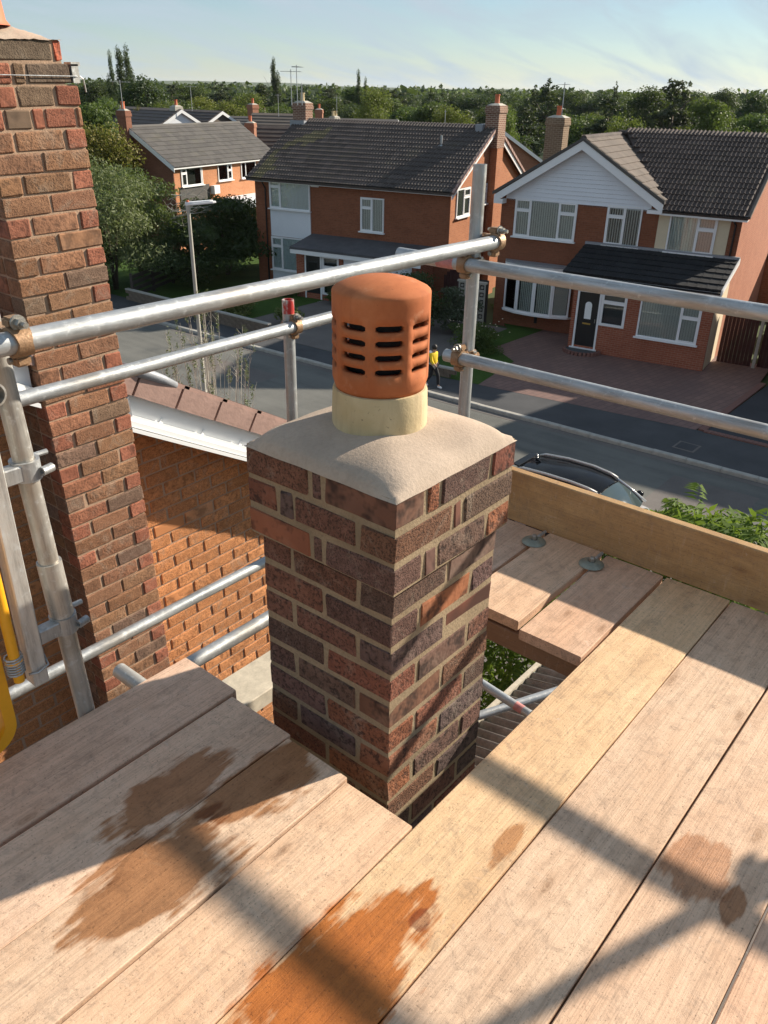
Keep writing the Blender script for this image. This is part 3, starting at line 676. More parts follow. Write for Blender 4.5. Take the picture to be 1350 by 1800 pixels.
board('scaffold_board', 1.93, 2.5575, 1.520, 1.74, DZ+0.001, mt['board'], 'last short scaffold board hidden behind the chimney', group=GB, tint=(0.90, 0.86, 0.86))
# toe board on edge
m = MB(); m.box(-1.95, 1.95, -0.019, 0.019, 0.0, 0.214)
o = m.build('toe_board', mt['toe'], bevel=0.004); o.location = (2.578, -0.21, DZ+0.002); o.rotation_euler = (0, 0, R(90)); tag(o, 'golden brown toe board standing on edge along the street side', 'toe board')
# dark bearer under the short boards
o = MB().box(-0.60, 0.60, -0.019, 0.019, -0.075, 0.0).build('timber_bearer', mt['bearer'], bevel=0.003); o.location = (1.985, 1.30, DZ-0.046); o.rotation_euler = (0, 0, R(90)); tag(o, 'dark timber bearer under the ends of the short boards', 'timber')
# board retaining discs
for i, (u, v, lb) in enumerate(((2.455, 1.277, 'greenish steel retaining disc on the joint nearer the chimney'), (2.45, 1.033, 'greenish steel retaining disc on the joint farther from the chimney'))):
    e = empty('board_retainer', (u, v, DZ+0.008)); tag(e, lb, 'board clip', 'discs clamping the boards')
    MB().lathe([(0, 0.010), (0.012, 0.010), (0.014, 0.013), (0.030, 0.009), (0.044, 0.003), (0.046, 0.0), (0, 0.0)], 28).build('disc', mt['greendisc'], e, auto=35)
    MB().lathe([(0, 0.030), (0.008, 0.030), (0.011, 0.026), (0.011, 0.010), (0, 0.010)], 6).build('nut', mt['steel'], e)
    MB().tube((0.02, 0.004, 0.004), (0.093, 0.004, 0.004), 0.006, n=8).build('strap', mt['galv'], e)

# ================================================================== scaffold tubes
TR = 0.02415
def tube(name, p0, p1, mat, label, r=TR, group='galvanised scaffold tubes', cat='scaffold tube'):
    p0 = Vector(p0); p1 = Vector(p1); L_ = (p1-p0).length
    m = MB(); m.tube((0, 0, 0), (0, 0, L_), r, n=28, inner=r-0.004)
    o = m.build(name, mat, auto=40); o.location = p0; o.rotation_euler = (p1-p0).to_track_quat('Z', 'Y').to_euler()
    tag(o, label, cat, group); return o
def coupler(pa, d_a, pb, d_b, label, mat=None, turn=0.0):
    """right-angle coupler: a hinged strap round each tube, a forged body between, T-bolts with flanged nuts"""
    mat = mat or mt['rust']; pa = Vector(pa); pb = Vector(pb); a = Vector(d_a).normalized(); b_ = Vector(d_b).normalized()
    mid = (pa+pb)/2; nrm = (pb-pa); nrm = (nrm-a*nrm.dot(a)-b_*nrm.dot(b_)); nrm = nrm.normalized() if nrm.length > 1e-4 else a.cross(b_).normalized()
    e = empty('scaffold_coupler', mid); tag(e, label, 'coupler', 'scaffold couplers')
    for c, ax, oth, s_ in ((pa-mid, a, b_, -1), (pb-mid, b_, a, 1)):
        out_ = nrm*s_                                   # away from the other tube
        m = MB(); w_ = 0.019
        ro, ri = TR+0.0075, TR+0.0008; k = 20; vs = []; fs = []
        for i in range(k+1):                            # strap: an open C, thicker towards the hinge
            an = R(-160+320*i/k); d_ = out_*math.cos(an)+oth*math.sin(an); w2 = w_*(0.75+0.35*abs(math.sin(an)))
            for r_, sg in ((ro, -1), (ro, 1), (ri, 1), (ri, -1)): vs.append(c+d_*r_+ax*w2*sg)
        for i in range(k):
            for q in range(4): fs.append((i*4+q, i*4+(q+1) % 4, (i+1)*4+(q+1) % 4, (i+1)*4+q))
        fs += [(3, 2, 1, 0), (k*4, k*4+1, k*4+2, k*4+3)]
        m.add(vs, fs); m.build('strap', mat, e, auto=35)
        for sg in (-1, 1):                              # hinge knuckle on one side, bolt lug on the other
            lug = c+oth*sg*(TR+0.016)-out_*0.008
            m = MB(); q = [lug+ax*0.017+out_*0.017, lug-ax*0.017+out_*0.017, lug-ax*0.017-out_*0.019, lug+ax*0.017-out_*0.019]
            m.hull8([x-oth*0.012 for x in q], [x+oth*0.010 for x in q]); m.build('lug', mat, e, bevel=0.005, seg=2)
            if sg == 1:
                m = MB(); m.tube(lug-out_*0.030, lug+out_*0.052, 0.0062, n=10); m.build('bolt', mt['steel'], e, auto=40)
                m = MB(); m.tube(lug+out_*0.017, lug+out_*0.022, 0.0165, n=16); m.tube(lug+out_*0.022, lug+out_*0.037, 0.0115, n=6); m.build('nut', mt['steel'], e, auto=30)
            else:
                m = MB(); m.tube(lug-ax*0.024-out_*0.004, lug+ax*0.024-out_*0.004, 0.0075, n=10); m.build('hinge_pin', mt['steel'], e, auto=40)
    L_ = (pb-pa).length; h_ = max(0.006, L_/2-TR+0.004)
    m = MB(); q = [a*0.024+b_*0.024, a*0.024-b_*0.024, -a*0.024-b_*0.024, -a*0.024+b_*0.024]
    m.hull8([x-nrm*h_ for x in q], [x+nrm*h_ for x in q]); m.build('body', mat, e, bevel=0.006, seg=2)
    return e
X, Y, Zv = Vector((1, 0, 0)), Vector((0, 1, 0)), Vector((0, 0, 1))
z = lambda d: EYE+d
VP_, UPp = 1.735, 0.835                 # left upright
UC, VC = 2.575, 1.715                   # corner upright
def up_u(d): return 0.762-0.039*d          # the left upright leans a little
tube('scaffold_tube', (UC, VC, DZ-1.6), (UC, VC, z(-0.224)), mt['galv'], 'upright scaffold tube at the far corner with open top')
tube('scaffold_tube', (0.2, VC-0.10, z(-0.467)), (2.64, VC-0.065, z(-0.482)), mt['galv'], 'thick top guard rail crossing in front of the houses')
tube('scaffold_tube', (UC-0.06, 2.02, z(-0.557)), (UC-0.055, -1.9, z(-0.548)), mt['galv'], 'upper right guard rail above the toe board')
tube('scaffold_tube', (UC-0.062, 1.775, z(-0.905)), (UC-0.055, -1.9, z(-0.892)), mt['galv'], 'lower right guard rail above the toe board')
tube('scaffold_tube', (up_u(-2.43), VP_, DZ-0.9), (up_u(0.15), VP_, z(0.15)), mt['galv_old'], 'upright scaffold tube at the left beside the yellow gate')
tube('scaffold_tube', (0.2, 2.38, z(-0.868)), (3.2, 2.42, z(-0.874)), mt['galv'], 'thinner second rail passing behind the orange cowl')
PQ = at_dist(506, 527, math.hypot(2.30, 2.46))
tube('scaffold_tube', (PQ.x+0.01, PQ.y+0.01, DZ-2.5), (PQ.x, PQ.y, PQ.z), mt['galv'], 'short upright tube with a red painted top left of the cowl')
tube('scaffold_tube', (0.2, 2.52, z(-1.985)), (3.4, 2.52, z(-1.985)), mt['galv'], 'horizontal tube crossing the brick wall left of the chimney, upper one')
tube('scaffold_tube', (0.3, 1.790, z(-1.638)), (2.6, 1.790, z(-1.638)), mt['galv'], 'horizontal tube under the deck edge, half shaded, left of the chimney')
tube('scaffold_tube', (1.022, 1.885, z(-1.600)), (1.022, -0.6, z(-1.600)), mt['galv_old'], 'cut tube end poking out under the left boards')
tube('scaffold_tube', (0.655, 1.50, z(-0.525)), (0.655, 3.1, z(-0.54)), mt['galv_old'], 'open ended tube pointing at the camera at the left edge')
tube('scaffold_tube', (3.15, 2.7, z(-2.84)), (3.07, 1.50, z(-2.92)), mt['galv'], 'tube with pink mark seen through the gap below the deck')
tube('scaffold_tube', (2.5, 2.02, z(-3.05)), (4.4, 1.05, z(-2.98)), mt['galv'], 'tube lying across the corrugated roof below the deck')
tube('scaffold_tube', (1.52, 1.60, z(-1.60)), (1.52, -1.5, z(-1.60)), mt['galv'], 'transom tube under the boards left of the gap', r=TR) if False else None
tube('scaffold_tube', (1.30, 2.15, z(-1.93)), (1.98, 1.85, z(-1.93)), mt['galv'], 'bright tube glimpsed in the gap left of the chimney base') if False else None
tube('scaffold_tube', (2.665, -0.36, DZ-1.5), (2.665, -0.36, z(-0.30)), mt['galv'], 'upright scaffold tube just outside the right edge of the photo')
# red paint bands
def band(p, d, r, l, mat, name, parent=None):
    pass
o = MB().tube((0, 0, 0), (0, 0, 0.055), TR+0.0006, n=28, inner=TR-0.0045).build('red_end', mt['redpaint'], auto=40)
par = [x for x in D.objects if x.get('label', '').startswith('short upright tube')][0]
o.parent = par; o.location = (0, 0, PQ.z-(DZ-2.5)-0.054)
par = [x for x in D.objects if x.get('label', '').startswith('tube with pink mark')][0]
o = MB().tube((0, 0, 0), (0, 0, 0.05), TR+0.0006, n=28, inner=TR-0.0045).build('painted_band', mt['pinkpaint'], auto=40); o.parent = par; o.location = (0, 0, 1.11)
par = [x for x in D.objects if x.get('label', '').startswith('upper right guard rail')][0]
o = MB().tube((0, 0, 0), (0, 0, 0.075), TR+0.0006, n=28, inner=TR-0.0045).build('painted_band', mt['pinkpaint'], auto=40); o.parent = par; o.location = (0, 0, 0.19)
# couplers
def rail_v(u): return VC-0.10+(u-0.2)/2.44*0.035
def rail_z(u): return z(-0.467-(u-0.2)/2.44*0.015)
coupler((2.615, rail_v(2.615), rail_z(2.615)), X, (2.615, VC+0.003, rail_z(2.615)), Zv, 'brown coupler clamping the top rail end at the corner upright')
coupler((UC-0.059, VC, z(-0.5562)), Y, (UC, VC, z(-0.5562)), Zv, 'brown coupler behind the upper right rail on the corner upright')
coupler((UC-0.0615, VC, z(-0.9046)), Y, (UC, VC, z(-0.9046)), Zv, 'rusty coupler where the lower right rail meets the corner upright')
coupler((0.781, rail_v(0.781), rail_z(0.781)), X, (up_u(-0.47), VP_, rail_z(0.781)), Zv, 'brown coupler on the top rail at the left upright')
coupler((0.655, rail_v(0.655), z(-0.526)), Y, (0.655, rail_v(0.655), rail_z(0.655)), X, 'rusty coupler holding the open ended tube at the left edge')
coupler((PQ.x+0.004, 2.408, z(-0.872)), X, (PQ.x+0.004, PQ.y, z(-0.872)), Zv, 'brown coupler below the red tube top left of the cowl')
coupler((2.605, -0.36, z(-0.894)), Y, (2.665, -0.36, z(-0.894)), Zv, 'coupler on the upright past the right edge')
# ---- things fixed to the left upright: sleeve, clamps, square gate post, yellow gate
o = MB().tube((0, 0, 0), (0, 0, 0.20), TR+0.006, n=28, inner=TR+0.0005).build('tube_sleeve', mt['galv_old'], auto=40); o.location = (up_u(-1.15)+0.004, VP_, z(-1.25)); o.rotation_euler = (0, -math.atan(0.039), 0); tag(o, 'steel sleeve round the left upright tube', 'sleeve')
gt = empty('safety_gate', (0.682, VP_-0.01, DZ)); tag(gt, 'yellow sprung ladder gate with grey square hinge post at the left edge', 'safety gate')
gz = -DZ
MB().box(0.008, 0.048, -0.022, 0.022, 0.17, 0.95).build('hinge_post', mt['alu'], gt, bevel=0.003)
for zz_ in (z(-0.795), z(-1.235)):
    o = MB().box(0.048, 0.105, -0.017, 0.017, zz_+gz-0.02, zz_+gz+0.02).build('clamp_arm', mt['galv'], gt, bevel=0.003)
    m = MB(); c = Vector((up_u(zz_-EYE)-0.682, 0.01, zz_+gz)); m.tube(c-Zv*0.024, c+Zv*0.024, TR+0.010, n=22, inner=TR+0.001); m.tube(c+Vector((0.02, -0.035, -0.004)), c+Vector((0.05, -0.028, -0.004)), 0.011, n=10, inner=0.006); m.tube(c+Vector((0.02, 0.035, 0.01)), c+Vector((0.075, 0.035, 0.01)), 0.007, n=8)
    m.build('clamp', mt['galv'], gt, auto=40)
# yellow hinge rod with coil spring
MB().tube((-0.022, -0.012, 0.205), (-0.022, -0.012, 0.85), 0.013, n=14).build('hinge_rod', mt['yellow'], gt, auto=40)
pts = [(-0.022+0.021*math.cos(i*0.7), -0.005+0.021*math.sin(i*0.7), 0.225+i*0.00085) for i in range(64)]
MB().path(pts, 0.0028, 6).build('spring', mt['galv'], gt, smooth=True)
MB().path([(0.0, -0.02, 0.215), (0.02, -0.03, 0.214), (0.05, -0.028, 0.222), (0.056, 0.0, 0.235), (0.05, 0.03, 0.24), (0.005, 0.03, 0.24)], 0.003, 6).build('spring_wire', mt['galv'], gt, smooth=True)
MB().tube((-0.022, -0.005, 0.262), (-0.022, -0.005, 0.270), 0.022, n=14).build('collar', mt['yellow'], gt)
# gate leaf: rounded flat frame with a mid rail
m = MB(); out = []; inn = []
def rr_pts(x0, x1, z0, z1, r, n=8):
    p = []
    for cx, cz, a0 in ((x1-r, z1-r, 0), (x0+r, z1-r, 90), (x0+r, z0+r, 180), (x1-r, z0+r, 270)):
        for k in range(n+1):
            a = R(a0+90*k/n); p.append((cx+r*math.cos(a), cz+r*math.sin(a)))
    return p
a_ = rr_pts(-0.90, -0.034, 0.010, 0.60, 0.075); b_ = rr_pts(-0.87, -0.064, 0.040, 0.57, 0.05)
n = len(a_)
vs = [(x-0.012, 0.005, zz_) for x, zz_ in a_]+[(x-0.012, 0.005, zz_) for x, zz_ in b_]+[(x-0.012, 0.037, zz_) for x, zz_ in a_]+[(x-0.012, 0.037, zz_) for x, zz_ in b_]
fs = []
for i in range(n):
    j = (i+1) % n
    fs += [(i, j, n+j, n+i), (2*n+i, 3*n+i, 3*n+j, 2*n+j), (i, 2*n+i, 2*n+j, j), (n+i, n+j, 3*n+j, 3*n+i)]
m.add(vs, fs); m.box(-0.875, -0.075, 0.008, 0.034, 0.135, 0.165)
m.build('gate_leaf', mt['yellow'], gt, auto=30)
o = MB().prism(rr_pts(-0.86, -0.085, 0.045, 0.138, 0.03), 1, 0.022, 0.026).build('kick_plate', mt['yellow'], gt)

# ================================================================== neighbour's house on the left
LEAN = R(1.5)
VN, VWALL = 3.50, 3.72
nh = empty('neighbour_house', (0, 0, 0)); tag(nh, 'brick gable end with white bargeboard next door, left of the chimney', 'house')
nc = empty('chimney_stack', (2.175, VN, EYE-0.9)); nc.rotation_euler = (0, -LEAN, 0)
tag(nc, 'tall brown brick chimney with spalled red bricks at the left edge', 'chimney')
def c_brown():
    r = rnd.random()
    if r < 0.74: b = (0.285, 0.145, 0.080)
    elif r < 0.93: b = (0.235, 0.145, 0.098)
    else: b = (0.32, 0.135, 0.078)
    k = rnd.uniform(0.85, 1.15); return tuple(x*k*rnd.uniform(0.96, 1.04) for x in b)
def c_red(): k = rnd.uniform(0.85, 1.1); return (0.345*k, 0.13*k, 0.078*k)
CN = 0.0828; BHN = 0.0730; WN = 0.438
z_top = 0.9+0.165                       # top of brickwork, local
nb = 0
for k in range(44):
    zc = z_top-CN*(k+0.5)
    if zc < -2.4: break
    r_edge = 0.0
    if k == 0: r_edge = -0.050
    elif k == 1: r_edge = -0.026
    if k % 2 == 1:   # two stretchers
        lens = [ST, ST]; x0 = -WN+r_edge if False else -WN; hi = r_edge
        if k == 1: lens = [0.05, 0.085, 0.045, 0.19]
        if k == 3: lens = [0.08, 0.11, 0.045, 0.135, 0.024]
        lay_c = [c_brown() for _ in lens]
        if k == 1: lay_c = [c_red(), c_red(), (0.16, 0.10, 0.06), (0.17, 0.12, 0.085)]
        if k == 3: lay_c = [c_red(), (0.20, 0.135, 0.09), c_red(), c_red(), c_brown()]
    else:
        lens = [HD, ST, HD-0.012]; x0 = -WN; hi = r_edge
        lay_c = [c_brown(), c_brown(), c_red()]
        if k == 0: lens = [0.10, 0.235, 0.035]; lay_c = [(0.12, 0.08, 0.06), (0.17, 0.125, 0.085), (0.50, 0.12, 0.06)]
        if k == 2: lens = [0.06, 0.075, 0.155, 0.105]; lay_c = [c_red(), c_red(), (0.21, 0.14, 0.09), (0.27, 0.10, 0.06)]
        if k > 16 and rnd.random() < 0.55: lay_c[0] = c_red()
    gap = ((hi-x0)-sum(lens))/(len(lens)-1); p = x0
    for l, cc in zip(lens, lay_c):
        me = brick_variant(l, HD, BHN, mt['brick2'], 0.0022, 0.005)
        inst(me, 'brick', nc, (p+l/2, HD/2+rnd.uniform(-.003, .003), zc), (rnd.uniform(-.01, .01), rnd.uniform(-.01, .01), rnd.uniform(-.012, .012)), color=cc); p += l+gap; nb += 1
    # left return (in shade)
    lens = [ST] if k % 2 == 0 else [HD, ST]
    p = HD+0.012 if k % 2 == 0 else HD+0.012
    for l in lens:
        me = brick_variant(l, HD, BHN, mt['brick2'], 0.0022, 0.005)
        inst(me, 'brick', nc, (-WN+HD/2, p+l/2, zc), (0, 0, R(90)), color=c_brown()); p += l+0.012
MB().box(-WN+0.007, -0.007, 0.007, 0.44, -2.45, z_top-2*CN).box(-WN+0.007, -0.055, 0.007, 0.44, z_top-2*CN, z_top-0.002).build('mortar', mt['mortar2'], nc)
m = MB(); n = 20
for i in range(n+1):
    for j in range(n+1):
        x = -1+2*i/n; y = -1+2*j/n; s = min(1, (abs(x)**4+abs(y)**4)**0.25)
        m.v.append((-WN/2-0.03+x*0.205, 0.20+y*0.205, z_top-0.003+0.058*(1-s**1.7)+rnd.uniform(-.003, .003)))
for i in range(n):
    for j in range(n): m.f.append((i*(n+1)+j, (i+1)*(n+1)+j, (i+1)*(n+1)+j+1, i*(n+1)+j+1))
m.build('flaunching', mt['flaunch'], nc, smooth=True)
o = MB().lathe([(0.145, 0), (0.13, 0.02), (0.115, 0.25), (0.112, 0.38), (0.13, 0.40), (0.13, 0.44), (0.10, 0.44), (0.095, 0.05)], 36).build('chimney_pot', mt['terra2'], nc, auto=40, loc=(-WN/2-0.105, 0.17, z_top+0.045)); o['label'] = 'bright orange clay pot cut off at the top left corner'
# aerial lashing wire round the stack with its corner bracket
MB().path([(-WN-0.02, -0.006, 0.9+0.040), (-0.2, -0.007, 0.9+0.034), (-0.005, -0.008, 0.9+0.030), (0.012, 0.004, 0.9+0.028), (0.02, 0.03, 0.9+0.0)], 0.0022, 6).build('lashing_wire', mt['galv'], nc)
m = MB(); m.box(-0.02, 0.012, -0.004, 0.05, 0.9+0.005, 0.9+0.075); m.box(-0.02, 0.022, -0.004, 0.05, 0.9+0.068, 0.9+0.083); m.path([(0.014, 0, 0.93), (0.03, 0.0, 0.92), (0.034, 0.0, 0.87)], 0.003, 6)
m.build('corner_bracket', mt['galv_old'], nc)
# lead soaker where the chimney meets the roof slopes
m = MB(); m.box(0.0, 0.02, 0.02, 0.40, -0.62, -0.36); m.build('lead_flashing', mt['lead'], nc)
# gable wall bricks
wl = empty('gable_wall', (2.175, VWALL, EYE-0.9), parent=nh); wl.rotation_euler = (0, -LEAN, 0)
def verge_z(u): return EYE-1.63-0.553*(u-2.224)          # underside of bargeboard
cand = []
for k in range(4, 60):
    zc = z_top-CN*(k+0.5)
    x = -2.1-(0.1135 if k % 2 else 0)
    while x < 3.3:
        u = 2.175+x+ST/2
        Zw = EYE-0.9+zc
        if Zw+0.03 < verge_z(u)+0.10 and not (-WN-0.02 < x < -0.235) and Zw > 4.0:
            cand.append((x, zc))
        x += ST+0.0125
cand.sort(key=lambda c: abs(c[0]-0.5)*0.9+abs(c[1]+0.6)*0.6)
extra = MB()
for i, (x, zc) in enumerate(cand):
    if i < 290:
        kk = rnd.uniform(0.9, 1.12); cc = (0.54*kk, 0.235*kk, 0.098*kk)
        inst(brick_variant(ST, HD, BHN, mt['brick2'], 0.002, 0.0045), 'brick', wl, (x+ST/2, HD/2+rnd.uniform(-.0015, .0015), zc), (rnd.uniform(-.006, .006), rnd.uniform(-.004, .004), rnd.uniform(-.004, .004)), color=cc)
    else: extra.box(x+0.002, x+ST-0.002, 0.002, HD, zc-BHN/2, zc+BHN/2)
o = extra.build('bricks', mt['brick2'], wl, bevel=0.004); o['kind'] = 'stuff'; o.color = (0.54, 0.235, 0.098, 1)
# mortar backing / wall body, following the gable
m = MB(); f_ = lambda u: verge_z(u)+0.12
pts = [(-5.0, 0), (5.75, 0), (5.75, f_(5.75)), (0.5, f_(0.5)), (-5.0, f_(0.5)-5.5*0.553)]
m.prism(pts, 1, VWALL+0.007, VWALL+0.28); m.build('mortar', mt['mortar2'], nh)
m = MB(); m.box(5.5, 5.75, VWALL+0.3, 13, 0, 5.2); m.build('front_wall', mt['wall_m'], nh)
# bargeboard, soffit and its clips
def along(u): return EYE-1.552-0.553*(u-2.224)
VB = 3.555
m = MB()
for (ua, ub) in ((2.19, 5.95),):
    m.hull8([(ua, VB, along(ua)-0.0), (ub, VB, along(ub)), (ub, VB+0.02, along(ub)), (ua, VB+0.02, along(ua))],
            [(ua, VB, along(ua)+0.165), (ub, VB, along(ub)+0.165), (ub, VB+0.02, along(ub)+0.165), (ua, VB+0.02, along(ua)+0.165)])
ua, ub = 0.5, 1.73
m.hull8([(ua, VB, along(ua)), (ub, VB, along(ub)), (ub, VB+0.02, along(ub)), (ua, VB+0.02, along(ua))],
        [(ua, VB, along(ua)+0.165), (ub, VB, along(ub)+0.165), (ub, VB+0.02, along(ub)+0.165), (ua, VB+0.02, along(ua)+0.165)])
m.build('bargeboard', mt['white'], nh)
m = MB()
for ua, ub in ((2.03, 5.95), (0.9, 1.73)):
    m.hull8([(ua, VB-0.022, along(ua)+0.168), (ub, VB-0.022, along(ub)+0.168), (ub, VB+0.02, along(ub)+0.168), (ua, VB+0.02, along(ua)+0.168)], [(ua, VB-0.022, along(ua)+0.262), (ub, VB-0.022, along(ub)+0.262), (ub, VB+0.02, along(ub)+0.262), (ua, VB+0.02, along(ua)+0.262)])
m.build('verge_gap_shade', mt['dark'], nh)  # dark strip added so the gaps between verge tiles look shadowed
m = MB()
for ua, ub in ((2.19, 5.95), (0.5, 1.73)):
    for (v0, v1, dz0, dz1) in ((VB-0.045, VB-0.002, -0.035, 0.0), (VB-0.055, VWALL, -0.062, -0.040), (VB-0.03, VB-0.001, 0.0, 0.03)):
        m.hull8([(ua, v0, along(ua)+dz0), (ub, v0, along(ub)+dz0), (ub, v1, along(ub)+dz0), (ua, v1, along(ua)+dz0)],
                [(ua, v0, along(ua)+dz1), (ub, v0, along(ub)+dz1), (ub, v1, along(ub)+dz1), (ua, v1, along(ua)+dz1)])
m.build('soffit_trim', mt['white'], nh)
clip = MB().prism([(-0.011, 0), (0.011, 0), (0.006, 0.030), (-0.006, 0.030)], 1, -0.006, 0).mesh('trim_clip', mt['white'])
for i in range(9):
    u = 2.395+i*0.268; inst(clip, 'trim_clip', nh, (u, VB-0.001, along(u)+0.026), (0, math.atan(0.553), 0))
# verge tiles, one by one, each overlapping the one below it
vt = MB(); vt.prism([(0.012, 0), (0.335, 0), (0.335, 0.022), (0.012, 0.022)], 1, -0.03, 0.24); vt.prism([(0.012, 0.004), (0.284, 0.004), (0.277, -0.115), (0.005, -0.115)], 1, -0.034, -0.012)
vt = vt.mesh('verge_tile', mt['verge'])
slope = math.atan(0.553)
i = 0
u = 2.06
for u in [2.03+0.252*k for k in range(16)]+[1.30, 1.552]:
    if 1.60 < u < 2.0: continue
    o = inst(vt, 'verge_tile', nh, (u, VB-0.012, along(u)+0.275-0.0), (0, slope+R(0.4), 0)); o['label'] = 'pinkish concrete verge tile' if False else 'verge tile'
    del o['label']
m = MB()
for ua, ub in ((0.5, 6.05),):
    for dz0, dz1 in ((0.05, 0.13),):
        m.hull8([(ua, VB+0.25, along(ua)+dz0), (ub, VB+0.25, along(ub)+dz0), (ub, 11, along(ub)+dz0), (ua, 11, along(ua)+dz0)],
                [(ua, VB+0.25, along(ua)+dz1), (ub, VB+0.25, along(ub)+dz1), (ub, 11, along(ub)+dz1), (ua, 11, along(ua)+dz1)])
a0 = along(0.5)
m.hull8([(-5.1, VB+0.05, a0-5.6*0.553+0.17), (0.5, VB+0.05, a0+0.17), (0.5, 14, a0+0.17), (-5.1, 14, a0-5.6*0.553+0.17)], [(-5.1, VB+0.05, a0-5.6*0.553+0.255), (0.5, VB+0.05, a0+0.255), (0.5, 14, a0+0.255), (-5.1, 14, a0-5.6*0.553+0.255)])
m.build('roof', mt['verge'], nh)
# crumpled lead and a stub of mortar at the chimney end of the verge
m = MB(); m.path([(2.20, VB-0.02, along(2.20)+0.275), (2.30, VB-0.035, along(2.30)+0.288), (2.42, VB-0.035, along(2.42)+0.288), (2.50, VB-0.03, along(2.50)+0.280)], [0.03, 0.032, 0.026, 0.02], 9)
m.build('lead_flashing', mt['lead'], nh, smooth=True)
# mortar ledge low on the wall seen by the chimney base
o = MB().box(1.35, 2.6, 2.10, 2.30, EYE-2.36, EYE-2.28).build('plank', mt['paletimber'], bevel=0.004); o.rotation_euler = (0, 0, 0); tag(o, 'pale plank edge glimpsed between the deck and the chimney base', 'plank')

# ================================================================== lean-to roof seen through the gap
lr = empty('leanto_roof', (0, 0, 0)); tag(lr, 'weathered corrugated sheet roof with pale timber edge below the deck gap', 'roof')
RZ = EYE-4.15
for s in range(4):
    m = MB(); n = 84; x0 = 2.85+s*0.92
    for i in range(n+1):
        x = x0+i*0.98/n
        zz_ = 0.020*math.cos(2*math.pi*(x-x0)/0.092)
        for j in range(2): m.v.append((x, 2.36-1.75*j, RZ+zz_+1.75*j*0.24+0.006*s))
    for i in range(n): m.f.append((2*i, 2*i+1, 2*i+3, 2*i+2))
    o = m.build('corrugated_sheet', mt['cement_sheet'], lr, smooth=True); so_ = o.modifiers.new('Solidify', 'SOLIDIFY'); so_.thickness = 0.006
MB().box(2.7, 6.8, 2.365, 2.405, RZ-0.09, RZ+0.035).build('timber_edge', mt['paletimber'], lr)
MB().prism([(-0.2, 0), (2.30, 0), (2.30, RZ-0.06), (-0.2, RZ+0.54)], 0, 2.9, 6.5).build('shed_wall', mt['darkfence'], lr)

# ================================================================== the house under the deck
oh = empty('own_house', (0, 0, 0)); tag(oh, 'dark tiled house roof hidden below the scaffold deck', 'house')
AZ = EYE-2.25
m = MB(); m.hull8([(-3.0, -10, AZ-2.65), (1.45, -10, AZ-0.08), (1.45, 0.93, AZ-0.08), (-3.0, 0.93, AZ-2.65)], [(-3.0, -10, AZ-2.57), (1.45, -10, AZ), (1.45, 0.93, AZ), (-3.0, 0.93, AZ-2.57)])
m.hull8([(1.45, -10, AZ-0.08), (5.4, -10, AZ-2.36), (5.4, 0.93, AZ-2.36), (1.45, 0.93, AZ-0.08)], [(1.45, -10, AZ), (5.4, -10, AZ-2.28), (5.4, 0.93, AZ-2.28), (1.45, 0.93, AZ)])
m.build('roof', mt['tile_m'], oh)
MB().prism([(-2.7, 0), (5.1, 0), (5.1, AZ-2.3), (1.45, AZ-0.2), (-2.7, AZ-2.6)], 1, -9.6, 0.80).build('wall', mt['wall_m'], oh)
